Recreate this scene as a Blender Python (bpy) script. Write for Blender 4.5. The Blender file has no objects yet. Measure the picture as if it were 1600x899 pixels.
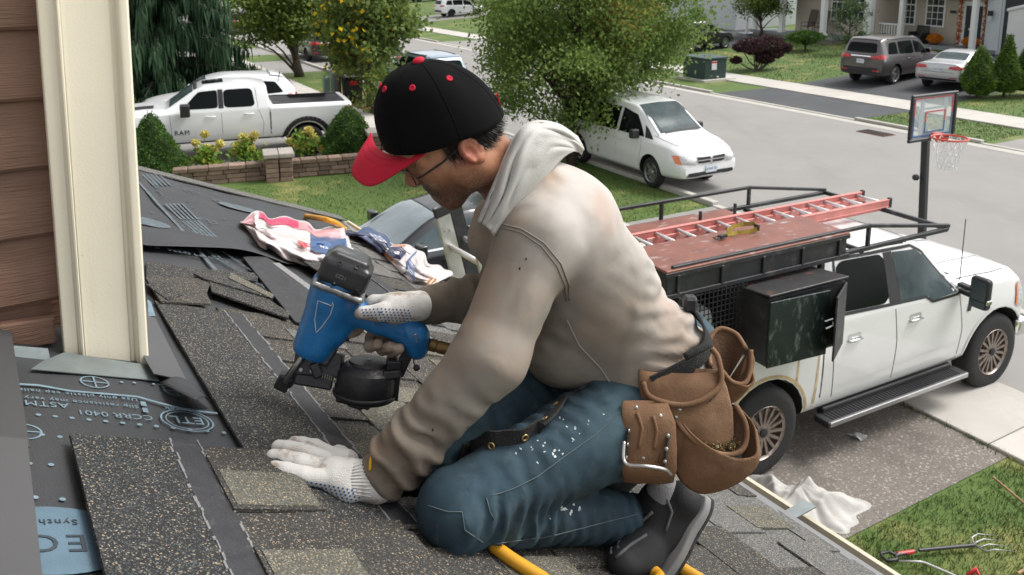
import bpy, bmesh, math, random
import numpy as np
from mathutils import Vector, Matrix, Euler
from mathutils.bvhtree import BVHTree
random.seed(7); rng = np.random.default_rng(7)
SC = bpy.context.scene; COL = SC.collection
R_ = math.radians
# ------------------------------------------------------------------ camera, world, sun, exposure
CAMH = 5.2; FPX = 1300.0; CX = 800.0; CY = 195.0; TH = math.atan(250/1304)
cam = bpy.data.cameras.new('camera'); camo = bpy.data.objects.new('camera', cam); COL.objects.link(camo)
cam.sensor_width = 36; cam.sensor_fit = 'HORIZONTAL'; cam.lens = 36*FPX/1600
cam.shift_y = -(449.5-CY)/1600; cam.clip_start = .05; cam.clip_end = 2000
camo.location = (0, 0, CAMH); camo.rotation_euler = (math.pi/2-TH, 0, 0)
cam.dof.use_dof = True; cam.dof.focus_distance = 1.85; cam.dof.aperture_fstop = 11
SC.camera = camo
W = bpy.data.worlds.new("World"); SC.world = W; W.use_nodes = True
wn = W.node_tree.nodes; wl = W.node_tree.links; bg = wn['Background']
SUN_EL, SUN_AZ = R_(52), R_(75)           # azimuth clockwise from +Y: from the right, slightly beyond
sky = wn.new('ShaderNodeTexSky'); sky.sky_type = 'NISHITA'; sky.sun_disc = False
sky.sun_elevation = SUN_EL; sky.sun_rotation = SUN_AZ; sky.air_density = 1; sky.dust_density = 3; sky.ozone_density = 1
hs = wn.new('ShaderNodeHueSaturation'); hs.inputs['Saturation'].default_value = .10
wl.new(sky.outputs[0], hs.inputs['Color']); wl.new(hs.outputs[0], bg.inputs[0]); bg.inputs[1].default_value = .125
sl = bpy.data.lights.new('sun', 'SUN'); sl.energy = 1.5; sl.angle = R_(24); sl.color = (1, .965, .91)
so = bpy.data.objects.new('sun', sl); COL.objects.link(so)
sdv = Vector((math.sin(SUN_AZ)*math.cos(SUN_EL), math.cos(SUN_AZ)*math.cos(SUN_EL), math.sin(SUN_EL)))
so.rotation_euler = sdv.to_track_quat('Z', 'Y').to_euler()
SC.view_settings.view_transform = 'Standard'; SC.view_settings.look = 'None'
SC.view_settings.exposure = .98; SC.view_settings.gamma = 1
# ------------------------------------------------------------------ frames: survey of the place from the lens
_c, _s = math.cos(TH), math.sin(TH)
def ray(px, py):
    a = (px-CX)/FPX; b = (py-CY)/FPX
    return Vector((a, _c-b*_s, -_s-b*_c))
O3 = Vector((0, 0, CAMH))
def P(px, py, D): return O3+ray(px, py)*D
def G(px, py, z=0.0):
    r = ray(px, py); return O3+r*((z-CAMH)/r.z)
YAW = R_(56.5)
PD = Vector((math.sin(YAW), math.cos(YAW), 0)); SD = Vector((-math.cos(YAW), math.sin(YAW), 0)); UP = Vector((0, 0, 1))
KN = P(740, 862, 1.62); TA = .4167; RA = math.atan(TA)
RN = Vector((PD.x*TA, PD.y*TA, 1)).normalized(); DD = (PD-UP*TA).normalized()
def R(px, py, h=0.0):
    r = ray(px, py); k = KN+RN*h; return O3+r*((k-O3).dot(RN)/r.dot(RN))
def U(u, v, h=0.0): return KN+PD*u+SD*v-UP*(u*TA)+RN*h
def uv(px, py):
    w = R(px, py)-KN; return w.dot(PD), w.dot(SD)
# ------------------------------------------------------------------ object helpers
def empty(name, loc=(0, 0, 0), rz=0, label=None, cat=None, group=None):
    o = bpy.data.objects.new(name, None); COL.objects.link(o); o.location = loc; o.rotation_euler = (0, 0, rz)
    o.empty_display_size = .1
    return tag(o, label, cat, group)
def tag(o, label=None, cat=None, group=None, kind=None):
    if label: o['label'] = label
    if cat: o['category'] = cat
    if group: o['group'] = group
    if kind: o['kind'] = kind
    return o
def wmat(o):
    m = Matrix.LocRotScale(o.location, o.rotation_euler, o.scale)
    if o.parent: m = wmat(o.parent) @ o.matrix_parent_inverse @ m
    return m
def mesh(name, vs, fs, m=None, parent=None, smooth=False, world=False, mi=None):
    me = bpy.data.meshes.new(name)
    if isinstance(vs, np.ndarray) and isinstance(fs, np.ndarray):
        n, k = fs.shape
        me.vertices.add(len(vs)); me.vertices.foreach_set('co', vs.astype(np.float32).ravel())
        me.loops.add(n*k); me.loops.foreach_set('vertex_index', fs.astype(np.int32).ravel())
        me.polygons.add(n); me.polygons.foreach_set('loop_start', np.arange(0, n*k, k, dtype=np.int32))
        me.update(calc_edges=True); me.validate()
    else:
        me.from_pydata([tuple(v) for v in vs], [], [tuple(f) for f in fs]); me.update()
    if m is not None:
        for q in (m if isinstance(m, (list, tuple)) else [m]): me.materials.append(q)
    if mi is not None: me.polygons.foreach_set('material_index', np.asarray(mi, dtype=np.int32))
    if smooth: me.polygons.foreach_set('use_smooth', [True]*len(me.polygons))
    o = bpy.data.objects.new(name, me); COL.objects.link(o)
    if parent is not None:
        o.parent = parent
        if world: o.matrix_parent_inverse = wmat(parent).inverted()
    return o
class MB:
    """collects shapes; build() links them as ONE mesh object"""
    def __init__(s): s.v = []; s.f = []; s.m = []; s.cm = 0
    def add(s, vs, fs):
        b = len(s.v); s.v += [Vector(v) for v in vs]
        s.f += [tuple(i+b for i in f) for f in fs]; s.m += [s.cm]*len(fs); return s
    def box(s, c, size, rot=None, taper=1.0):
        x, y, z = [q/2 for q in size]; c = Vector(c)
        vs = [Vector((a*x*(taper if d > 0 else 1), b*y*(taper if d > 0 else 1), d*z)) for d in (-1, 1) for b in (-1, 1) for a in (-1, 1)]
        if rot is not None:
            M = rot if isinstance(rot, Matrix) else Euler(rot).to_matrix()
            vs = [M @ v for v in vs]
        return s.add([c+v for v in vs], [(0, 2, 3, 1), (4, 5, 7, 6), (0, 1, 5, 4), (2, 6, 7, 3), (0, 4, 6, 2), (1, 3, 7, 5)])
    def bar(s, a, b, w, h, up=(0, 0, 1)):
        a = Vector(a); b = Vector(b); d = b-a; L = d.length; d.normalize(); up = Vector(up)
        x = d.cross(up)
        if x.length < 1e-4: x = d.cross(Vector((1, 0, 0)))
        x.normalize(); z = x.cross(d)
        return s.box((a+b)/2, (w, L, h), Matrix((x, d, z)).transposed())
    def tube(s, pts, r, n=8, cap=True):
        pts = [Vector(p) for p in pts]; k = len(pts)
        rs = r if isinstance(r, (list, tuple, np.ndarray)) else [r]*k
        b = len(s.v); x = None
        for i, p in enumerate(pts):
            t = (pts[min(i+1, k-1)]-pts[max(i-1, 0)]).normalized()
            if x is None:
                x = t.orthogonal().normalized()
            else:
                x = (x-t*x.dot(t)); x = x.normalized() if x.length > 1e-6 else t.orthogonal().normalized()
            y = t.cross(x)
            for j in range(n):
                a = 2*math.pi*j/n; s.v.append(p+(x*math.cos(a)+y*math.sin(a))*rs[i])
        nf = len(s.f)
        for i in range(k-1):
            for j in range(n):
                a = b+i*n+j; c = b+i*n+(j+1) % n; s.f.append((a, c, c+n, a+n))
        if cap: s.f.append(tuple(b+j for j in range(n))[::-1]); s.f.append(tuple(b+(k-1)*n+j for j in range(n)))
        s.m += [s.cm]*(len(s.f)-nf); return s
    def lathe(s, prof, c=(0, 0, 0), axis=(0, 0, 1), n=24, close=False):
        c = Vector(c); q = Vector((0, 0, 1)).rotation_difference(Vector(axis)); b = len(s.v); k = len(prof)
        for r, z in prof:
            for j in range(n):
                a = 2*math.pi*j/n; s.v.append(c+q @ Vector((r*math.cos(a), r*math.sin(a), z)))
        nf = len(s.f)
        for i in range(k-1):
            for j in range(n):
                a = b+i*n+j; d = b+i*n+(j+1) % n; s.f.append((a, d, d+n, a+n))
        s.f.append(tuple(b+j for j in range(n))[::-1]); s.f.append(tuple(b+(k-1)*n+j for j in range(n)))
        s.m += [s.cm]*(len(s.f)-nf); return s
    def ell(s, c, r, n=12, k=8, M=None):
        c = Vector(c); r = (r, r, r) if not hasattr(r, '__len__') else r; vs = [Vector((0, 0, -r[2]))]
        for i in range(1, k):
            t = math.pi*i/k-math.pi/2
            for j in range(n):
                a = 2*math.pi*j/n; vs.append(Vector((r[0]*math.cos(t)*math.cos(a), r[1]*math.cos(t)*math.sin(a), r[2]*math.sin(t))))
        vs.append(Vector((0, 0, r[2]))); fs = []
        for j in range(n):
            fs.append((0, 1+(j+1) % n, 1+j)); fs.append((len(vs)-1, 1+(k-2)*n+j, 1+(k-2)*n+(j+1) % n))
            for i in range(k-2):
                a = 1+i*n+j; d = 1+i*n+(j+1) % n; fs.append((a, d, d+n, a+n))
        if M is not None: vs = [M @ v for v in vs]
        return s.add([c+v for v in vs], fs)
    def prism(s, poly, ext):
        """closed solid: polygon (3D points) extruded by vector ext"""
        n = len(poly); poly = [Vector(p) for p in poly]; e = Vector(ext)
        nn = Vector((0, 0, 0))
        for i in range(n): nn += poly[i].cross(poly[(i+1) % n])
        if nn.dot(e) > 0: poly = poly[::-1]
        fs = [tuple(range(n)), tuple(range(2*n-1, n-1, -1))]+[(i, i+n, (i+1) % n+n, (i+1) % n) for i in range(n)]
        return s.add(poly+[p+e for p in poly], fs)
    def quad(s, a, b, c, d): return s.add([a, b, c, d], [(0, 1, 2, 3)])
    def grid(s, fn, nu, nv):
        vs = [fn(i/nu, j/nv) for i in range(nu+1) for j in range(nv+1)]
        return s.add(vs, [(i*(nv+1)+j, (i+1)*(nv+1)+j, (i+1)*(nv+1)+j+1, i*(nv+1)+j+1) for i in range(nu) for j in range(nv)])
    def build(s, name, m=None, parent=None, smooth=False, world=False, bevel=0, seg=1, auto=None, solid=0):
        o = mesh(name, s.v, s.f, m, parent, smooth, world, s.m if isinstance(m, (list, tuple)) else None)
        if solid:
            q = o.modifiers.new('solid', 'SOLIDIFY'); q.thickness = solid; q.offset = 0
        if bevel:
            q = o.modifiers.new('bevel', 'BEVEL'); q.width = bevel; q.segments = seg; q.limit_method = 'ANGLE'; q.angle_limit = R_(40); q.harden_normals = False
        if auto:
            for pl in o.data.polygons: pl.use_smooth = True
            o.data.set_sharp_from_angle(angle=R_(auto))
        return o
def copy_tree(o, parent=None):
    c = o.copy(); COL.objects.link(c)
    if parent is not None: c.parent = parent
    for ch in list(o.children): copy_tree(ch, c)
    return c
# ------------------------------------------------------------------ materials
_M = {}
def mat(name, col, rough=.6, metal=0, var=0.0, vs=6.0, bump=0.0, bs=60.0, col2=None, coat=0, spec=.5, rnd=0.0, emit=None, trans=0, c2amt=.5, sub=0, aniso=None, detail=5):
    if name in _M: return _M[name]
    m = bpy.data.materials.new(name); m.use_nodes = True; nt = m.node_tree; b = nt.nodes['Principled BSDF']; L = nt.links.new
    col = (col,)*3 if isinstance(col, (int, float)) else col
    b.inputs['Base Color'].default_value = (*col, 1); b.inputs['Roughness'].default_value = rough; b.inputs['Metallic'].default_value = metal
    b.inputs['Coat Weight'].default_value = coat; b.inputs['Coat Roughness'].default_value = .05; b.inputs['Specular IOR Level'].default_value = spec
    if trans: b.inputs['Transmission Weight'].default_value = trans
    if sub: b.inputs['Subsurface Weight'].default_value = sub; b.inputs['Subsurface Radius'].default_value = (.01, .004, .002); b.inputs['Subsurface Scale'].default_value = 1
    tc = nt.nodes.new('ShaderNodeTexCoord'); vec = tc.outputs['Object']
    if aniso:
        mp = nt.nodes.new('ShaderNodeMapping'); mp.inputs['Scale'].default_value = aniso; L(vec, mp.inputs[0]); vec = mp.outputs[0]
    out = None
    if var or col2 is not None:
        n = nt.nodes.new('ShaderNodeTexNoise'); n.inputs['Scale'].default_value = vs; n.inputs['Detail'].default_value = detail; n.inputs['Roughness'].default_value = .65; L(vec, n.inputs['Vector'])
        cr = nt.nodes.new('ShaderNodeValToRGB'); e = cr.color_ramp.elements
        lo = [max(0, c*(1-var)) for c in col]; hi = [min(1, c*(1+var)) for c in (col2 or col)]
        if col2 is not None: e[0].position = c2amt-.12; e[1].position = c2amt+.12
        else: e[0].position = .3; e[1].position = .7
        e[0].color = (*lo, 1); e[1].color = (*hi, 1); L(n.outputs[0], cr.inputs[0]); out = cr.outputs[0]
    if rnd:
        oi = nt.nodes.new('ShaderNodeObjectInfo'); mr = nt.nodes.new('ShaderNodeMapRange'); mr.inputs['To Min'].default_value = 1-rnd; mr.inputs['To Max'].default_value = 1+rnd
        L(oi.outputs['Random'], mr.inputs[0]); mx = nt.nodes.new('ShaderNodeMix'); mx.data_type = 'RGBA'; mx.blend_type = 'MULTIPLY'; mx.inputs[0].default_value = 1
        if out is not None: L(out, mx.inputs[6])
        else: mx.inputs[6].default_value = (*col, 1)
        L(mr.outputs[0], mx.inputs[7]); out = mx.outputs[2]
    if out is not None: L(out, b.inputs['Base Color'])
    if bump:
        n2 = nt.nodes.new('ShaderNodeTexNoise'); n2.inputs['Scale'].default_value = bs; n2.inputs['Detail'].default_value = 4; L(vec, n2.inputs['Vector'])
        bp = nt.nodes.new('ShaderNodeBump'); bp.inputs['Strength'].default_value = min(1, bump); bp.inputs['Distance'].default_value = .01; L(n2.outputs[0], bp.inputs['Height']); L(bp.outputs[0], b.inputs['Normal'])
    if emit: b.inputs['Emission Color'].default_value = (*col, 1); b.inputs['Emission Strength'].default_value = emit
    _M[name] = m; return m
def layer(m, col, vs=3, lo=.5, hi=.6, aniso=None, rough=None, detail=6, fac=1.0, voronoi=False, rand=0.0):
    """adds a noise-masked second colour (stain, rust, speckle) over whatever feeds the base colour"""
    nt = m.node_tree; b = nt.nodes['Principled BSDF']; L = nt.links.new; tc = nt.nodes.new('ShaderNodeTexCoord'); vec = tc.outputs['Object']
    if aniso:
        mp = nt.nodes.new('ShaderNodeMapping'); mp.inputs['Scale'].default_value = aniso; L(vec, mp.inputs[0]); vec = mp.outputs[0]
    if voronoi:
        n = nt.nodes.new('ShaderNodeTexVoronoi'); n.inputs['Scale'].default_value = vs; L(vec, n.inputs['Vector'])
        sp = nt.nodes.new('ShaderNodeSeparateColor'); L(n.outputs['Color'], sp.inputs[0]); o = sp.outputs[0]
    else:
        n = nt.nodes.new('ShaderNodeTexNoise'); n.inputs['Scale'].default_value = vs; n.inputs['Detail'].default_value = detail; n.inputs['Roughness'].default_value = .6; L(vec, n.inputs['Vector']); o = n.outputs[0]
    mr = nt.nodes.new('ShaderNodeMapRange'); mr.inputs['From Min'].default_value = lo; mr.inputs['From Max'].default_value = hi; mr.inputs['To Max'].default_value = fac; L(o, mr.inputs[0])
    mx = nt.nodes.new('ShaderNodeMix'); mx.data_type = 'RGBA'; L(mr.outputs[0], mx.inputs[0])
    inp = b.inputs['Base Color']
    if inp.is_linked: L(inp.links[0].from_socket, mx.inputs[6])
    else: mx.inputs[6].default_value = inp.default_value[:]
    mx.inputs[7].default_value = (*col, 1); L(mx.outputs[2], inp)
    return m
def text(s, size, mtl, M, parent=None, name='lettering', depth=.0004, spacing=1.0, align='LEFT', world=True):
    cu = bpy.data.curves.new(name, 'FONT'); cu.body = s; cu.size = size; cu.extrude = depth; cu.align_x = align; cu.space_character = spacing; cu.resolution_u = 3
    t = bpy.data.objects.new(name, cu); me = t.to_mesh(); me2 = me.copy(); t.to_mesh_clear(); bpy.data.objects.remove(t); bpy.data.curves.remove(cu)
    me2.transform(M); me2.name = name; me2.materials.clear(); me2.materials.append(mtl)
    o = bpy.data.objects.new(name, me2); COL.objects.link(o)
    if parent is not None:
        o.parent = parent
        if world: o.matrix_parent_inverse = wmat(parent).inverted()
    return o
def frame(o, x, y):
    x = Vector(x).normalized(); z = x.cross(Vector(y)).normalized(); y = z.cross(x)
    M = Matrix((x, y, z)).transposed().to_4x4(); M.translation = Vector(o); return M
def structure(name, vs, fs, m): return tag(mesh(name, vs, fs, m), kind='structure')
# ------------------------------------------------------------------ implicit surfaces (numpy surface nets)
def vnoise(X, Y, Z, f, seed=0, oct=3):
    r = np.random.default_rng(seed); o = 0; a = 1
    for i in range(oct):
        k = r.normal(size=(4, 3)); k /= np.linalg.norm(k, axis=1)[:, None]; ph = r.uniform(0, 6.28, 4)
        o = o+a*sum(np.sin(f*(k[j, 0]*X+k[j, 1]*Y+k[j, 2]*Z)+ph[j]) for j in range(4))*.25; f *= 1.9; a *= .55
    return o
class SDF:
    def __init__(s, lo, hi, h):
        s.lo = np.array(lo, float); s.h = h; n = [int(math.ceil((b-a)/h))+1 for a, b in zip(lo, hi)]
        ax = [(s.lo[i]+h*np.arange(n[i])).astype(np.float32) for i in range(3)]
        s.X, s.Y, s.Z = np.meshgrid(*ax, indexing='ij'); s.f = np.full(s.X.shape, 1e3, np.float32)
    def _u(s, d, k, op):
        f = s.f
        if op == 'sub': f2 = -f; hh = np.maximum(k-np.abs(f2-d), 0)/k; s.f = -(np.minimum(f2, d)-hh*hh*k*.25); return
        hh = np.maximum(k-np.abs(f-d), 0)/k; s.f = np.minimum(f, d)-hh*hh*k*.25
    def cone(s, a, b, r0, r1, k=.03, flat=None, wr=None, op='add', disp=None):
        """round cone; flat=(axis, factor): thickness along axis is factor times the radius; wr=(amp, count, t0, t1): ring folds"""
        a = np.array(a, float); b = np.array(b, float); d = b-a; L2 = float(d@d)+1e-12
        x = s.X-a[0]; y = s.Y-a[1]; z = s.Z-a[2]
        t = np.clip((x*d[0]+y*d[1]+z*d[2])/L2, 0, 1); x = x-t*d[0]; y = y-t*d[1]; z = z-t*d[2]
        if flat is not None:
            n = np.array(flat[0], float); n /= np.linalg.norm(n); q = (x*n[0]+y*n[1]+z*n[2])*(1/flat[1]-1); x = x+q*n[0]; y = y+q*n[1]; z = z+q*n[2]
        r = r0+(r1-r0)*t
        if wr is not None:
            nz = vnoise(s.X, s.Y, s.Z, 22, 5, 2)
            r = r+wr[0]*np.sin(6.283*wr[1]*t+nz*2.2)*np.clip((t-wr[2])*8, 0, 1)*np.clip((wr[3]-t)*8, 0, 1)
        dd = np.sqrt(x*x+y*y+z*z)-r
        if flat is not None and flat[1] < 1: dd = dd*(.5+.5*flat[1])
        if disp is not None: dd = dd+disp
        s._u(dd.astype(np.float32), k, op); return s
    def chain(s, pts, k=.03, **kw):
        for (a, ra), (b, rb) in zip(pts[:-1], pts[1:]): s.cone(a, b, ra, rb, k, **kw)
        return s
    def ell(s, c, r, k=.02, M=None, op='add'):
        x = s.X-c[0]; y = s.Y-c[1]; z = s.Z-c[2]
        if M is not None:
            M = np.array(M)[:3, :3]; x, y, z = (M[0, 0]*x+M[1, 0]*y+M[2, 0]*z, M[0, 1]*x+M[1, 1]*y+M[2, 1]*z, M[0, 2]*x+M[1, 2]*y+M[2, 2]*z)
        q = np.sqrt((x/r[0])**2+(y/r[1])**2+(z/r[2])**2); g = np.sqrt((x/r[0]**2)**2+(y/r[1]**2)**2+(z/r[2]**2)**2)+1e-6
        s._u((q*(q-1)/g).astype(np.float32), k, op); return s
    def box(s, c, hs, r=.01, k=.01, M=None, op='add'):
        x = s.X-c[0]; y = s.Y-c[1]; z = s.Z-c[2]
        if M is not None:
            M = np.array(M)[:3, :3]; x, y, z = (M[0, 0]*x+M[1, 0]*y+M[2, 0]*z, M[0, 1]*x+M[1, 1]*y+M[2, 1]*z, M[0, 2]*x+M[1, 2]*y+M[2, 2]*z)
        x = np.abs(x)-hs[0]+r; y = np.abs(y)-hs[1]+r; z = np.abs(z)-hs[2]+r
        d = np.sqrt(np.maximum(x, 0)**2+np.maximum(y, 0)**2+np.maximum(z, 0)**2)+np.minimum(np.maximum(x, np.maximum(y, z)), 0)-r
        s._u(d.astype(np.float32), k, op); return s
    def cut(s, pt, n):
        n = np.array(n, float); n /= np.linalg.norm(n)
        s.f = np.maximum(s.f, ((s.X-pt[0])*n[0]+(s.Y-pt[1])*n[1]+(s.Z-pt[2])*n[2]).astype(np.float32)); return s
    def nets(s):
        f = s.f; f[0] = f[-1] = 1; f[:, 0] = f[:, -1] = 1; f[:, :, 0] = f[:, :, -1] = 1
        ins = f < 0; c = np.zeros(tuple(q-1 for q in f.shape), np.int8)
        for i in (0, 1):
            for j in (0, 1):
                for k in (0, 1): c += ins[i:i+c.shape[0], j:j+c.shape[1], k:k+c.shape[2]]
        I, J, K = np.nonzero((c > 0) & (c < 8)); idx = np.full(c.shape, -1, np.int64); idx[I, J, K] = np.arange(len(I))
        acc = np.zeros((len(I), 3)); cnt = np.zeros(len(I))
        cr = [(i, j, k) for i in (0, 1) for j in (0, 1) for k in (0, 1)]
        for a in range(8):
            for b in range(a+1, 8):
                A, B = cr[a], cr[b]
                if sum(abs(p-q) for p, q in zip(A, B)) != 1: continue
                fa = f[I+A[0], J+A[1], K+A[2]]; fb = f[I+B[0], J+B[1], K+B[2]]; m = (fa < 0) != (fb < 0)
                t = np.where(m, fa/np.where(m, fa-fb, 1), 0)
                for q in range(3): acc[:, q] += np.where(m, A[q]+t*(B[q]-A[q]), 0)
                cnt += m
        V = s.lo+(np.stack([I, J, K], 1)+acc/cnt[:, None])*s.h; F = []
        for ax in range(3):
            sl = [slice(None)]*3; sh = [slice(None)]*3; sl[ax] = slice(0, -1); sh[ax] = slice(1, None)
            a = ins[tuple(sl)]; b = ins[tuple(sh)]
            for flip in (False, True):
                m = (a & ~b) if not flip else (~a & b); e = np.stack(np.nonzero(m), 1)
                o1, o2 = [(1, 2), (2, 0), (0, 1)][ax]
                e = e[(e[:, o1] > 0) & (e[:, o2] > 0)]
                def q(d1, d2):
                    g = e.copy(); g[:, o1] += d1; g[:, o2] += d2; return idx[g[:, 0], g[:, 1], g[:, 2]]
                Q = np.stack([q(-1, -1), q(0, -1), q(0, 0), q(-1, 0)], 1); F.append(Q[:, ::-1] if flip else Q)
        return V, np.concatenate(F)
    def build(s, name, m, parent=None, world=True, smooth_it=1, M=None, cutf=None):
        V, F = s.nets()
        if M is not None:
            A = np.array(M); V = V@A[:3, :3].T+A[:3, 3]
        o = mesh(name, V, F, m, parent, True, world)
        if smooth_it:
            q = o.modifiers.new('smooth', 'SMOOTH'); q.factor = .5; q.iterations = smooth_it
        return o
# ================================================================== SETTING: ground, street, paths
TD = Vector((-.5, .866, 0)); ND = Vector((.866, .5, 0))
def slope(n): return 0 if n < 29.4 else min(1.1, .055*(n-29.4))
def ST(n, t, z=0.0): return ND*n+TD*t+UP*z
def GT(px, py):
    z = 0
    for _ in range(6):
        g = G(px, py, z); z = slope(g.dot(ND))
    return G(px, py, z)
M_grass = mat('grass', (.10, .168, .030), .9, var=.25, vs=.7, bump=.6, bs=30, col2=(.23, .20, .07), c2amt=.64)
layer(M_grass, (.05, .085, .02), 9, .52, .75, fac=.5)
M_asph = mat('asphalt_street', (.248, .238, .226), .88, var=.07, vs=.5, bump=.35, bs=160); layer(M_asph, (.32, .315, .31), 260, .55, .7, fac=.5); layer(M_asph, (.17, .165, .16), .45, .55, .75, fac=.55, aniso=(1, .35, 1))
M_drive = mat('asphalt_worn', (.165, .145, .125), .9, var=.12, vs=.7, bump=.8, bs=60); layer(M_drive, (.40, .37, .34), 34, .56, .64, fac=.8, detail=3); layer(M_drive, (.07, .06, .055), 48, .60, .66, fac=.6, detail=2); layer(M_drive, (.06, .055, .05), .9, .54, .70, fac=.75)
M_black = mat('asphalt_sealed', (.052, .055, .06), .8, var=.15, vs=.6, bump=.3, bs=150); layer(M_black, (.12, .115, .11), .9, .55, .75, fac=.35)
M_conc = mat('concrete', (.46, .435, .40), .85, var=.08, vs=1.2, bump=.25, bs=90, rnd=.05); layer(M_conc, (.30, .28, .25), 2.2, .55, .78, fac=.5)
M_curb = mat('curb_concrete', (.42, .40, .365), .85, var=.1, vs=1.5, bump=.3, bs=80)
M_soil = mat('mulch', (.045, .03, .022), .95, var=.4, vs=12, bump=.8, bs=40)
L_ = 420
NE, FA = 12.75, 23.95       # near and far edge of the roadway
t0, t1 = -60, 260
# one lawn sheet to the horizon, rising gently beyond the far pavement; the roadway is cut into it by its kerbs
prof = [(-300, 0), (-60, 0), (0, 0), (8, 0), (29.4, 0), (33, .2), (40, .58), (49.4, 1.1), (90, 1.1), (600, 1.1)]
tv = [-400, -100, -40, 0, 40, 80, 160, 500]
vs = [ST(n, t, z) for n, z in prof for t in tv]; nt_ = len(tv)
structure('lawn', vs, [(i*nt_+j, (i+1)*nt_+j, (i+1)*nt_+j+1, i*nt_+j+1) for i in range(len(prof)-1) for j in range(nt_-1)], M_grass)
def strip(name, n0, n1, t0, t1, z, m, k=1):
    b = MB(); b.grid(lambda a, c: ST(n0+(n1-n0)*a, t0+(t1-t0)*c, z+slope(n0+(n1-n0)*a)), max(1, int((n1-n0)/2)), k)
    return tag(b.build(name, m), kind='structure')
strip('street', NE, FA, t0, t1, .008, M_asph)
def slab(name, n0, n1, t0, t1, z0, z1, m, parent=None):
    b = MB(); b.prism([ST(n0, t0, z0), ST(n1, t0, z0), ST(n1, t1, z0), ST(n0, t1, z0)], (0, 0, z1-z0)); return b.build(name, m, parent, bevel=.012)
# kerbs: dropped where a driveway crosses
def curb(n, segs, name):
    for a, b, h in segs: tag(slab(name, n-.09, n+.09, a, b, -.1, h, M_curb), kind='structure')
curb(NE-.09, [(t0, 4.0, .11), (4.0, 13.0, .035), (13.0, 21.6, .11), (21.6, 28.0, .035), (28, 60, .11), (60, t1, .11)], 'curb')
curb(FA+.16, [(t0, 9.0, .11), (9.0, 13.9, .03), (13.9, 18.3, .11), (18.3, 25.3, .03), (25.3, 45, .11), (45, 52, .03), (52, 70, .11), (70, 76, .03), (76, t1, .11)], 'curb')
b = MB(); b.grid(lambda a, c: ST(FA-.42+.44*a, t0+(t1-t0)*c, .014), 1, 1); tag(b.build('gutter_pan', M_curb), kind='structure')
# pavements in flags
def flags(name, n0, n1, ta, tb, step, z=.05, far=None):
    root = tag(empty(name, ST((n0+n1)/2, (ta+tb)/2, 0)), kind='structure')
    proto = None; k = int(round((tb-ta)/step))
    for i in range(k):
        a = ta+i*step
        if proto is None:
            me = MB(); me.prism([Vector((-(n1-n0)/2, -step/2+.008, 0)), Vector(((n1-n0)/2, -step/2+.008, 0)), Vector(((n1-n0)/2, step/2-.008, 0)), Vector((-(n1-n0)/2, step/2-.008, 0))], (0, 0, .12))
            o = me.build('concrete_slab', M_conc, bevel=.01); proto = o
        else: o = proto.copy(); COL.objects.link(o)
        p = ST((n0+n1)/2, a+step/2, z-.12+random.uniform(-.004, .004))
        o.location = p; o.rotation_euler = (0, 0, math.atan2(-TD.x, TD.y))
        o.parent = root; o.matrix_parent_inverse = wmat(root).inverted()
    return root
flags('near_pavement', 8.68, 10.15, -6.1, 82.9, 1.78)
flags('far_pavement', 27.35, 29.25, -13, 92, 1.75)
# driveways
strip('driveway', 0.3, 8.67, 4.36, 13.0, .010, M_drive); strip('driveway_apron', 10.16, NE-.17, 4.1, 13.0, .012, M_asph)
strip('far_driveway_apron', FA+.26, 27.34, 18.4, 25.2, .010, M_black)
strip('far_driveway_apron', FA+.26, 27.34, 9.0, 13.7, .011, M_asph)
strip('neighbour_driveway', -14, 8.67, 21.3, 28.2, .009, M_asph); strip('neighbour_driveway_apron', 10.16, NE-.17, 21.4, 28.0, .010, M_asph)
strip('far_driveway', 29.26, 47, 18.7, 25.4, .012, M_black)
strip('far_driveway', 29.26, 44, 36.5, 43, .012, M_black)
for a, c in ((45, 52), (70, 76)): strip('far_street_driveway', FA+.26, 27.34, a, c, .010, M_asph); strip('far_street_driveway', 29.26, 50, a, c, .012, M_asph)
for a, c in ((40.5, 46), (49.5, 54)): strip('near_street_driveway', 10.16, NE-.17, a, c, .010, M_asph); strip('near_street_driveway', -10, 8.67, a, c, .010, M_asph)
# grass and soil in the joint between driveway and pavement, oil stains are in the asphalt itself
b = MB()
for i in range(900):
    t = random.uniform(4.3, 12.9); n = 8.66+random.gauss(0, .035); h = random.uniform(.02, .075); p = ST(n, t, .01); a = random.uniform(0, 6.28); d = Vector((math.cos(a), math.sin(a), 0))*.006
    b.add([p-d, p+d, p+UP*h+Vector((random.gauss(0, .02), random.gauss(0, .02), 0))], [(0, 1, 2)])
M_blade = mat('grass_blade', (.095, .18, .030), .7, var=.35, vs=1.2, col2=(.22, .20, .06), c2amt=.64)
tag(b.build('joint_grass', M_blade), 'green weeds along the joint between asphalt driveway and concrete slabs', 'weeds', kind='stuff')
b = MB()
def blades(n0, n1, ta, tb, k, h0, h1, w, test=None):
    c = 0
    while c < k:
        n = random.uniform(n0, n1); t = random.uniform(ta, tb); c += 1
        cl = math.sin(n*2.1+1)*math.sin(t*1.7)+.6*math.sin(n*5.3+t*3.1)
        h = random.uniform(h0, h1)*(1+.35*cl); p = ST(n, t, slope(n)); a = random.uniform(0, 6.28); d = Vector((math.cos(a), math.sin(a), 0))*w
        q = p+UP*h+Vector((random.gauss(0, h*.5), random.gauss(0, h*.5), 0))
        b.add([p-d, p+d, q], [(0, 1, 2)])
blades(4.0, 8.6, 1.2, 4.33, 26000, .03, .075, .004)
blades(10.2, 12.55, 13.0, 21.4, 7000, .03, .06, .007)
blades(-1.5, 8.6, 13.1, 19.7, 20000, .03, .055, .008)
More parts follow.
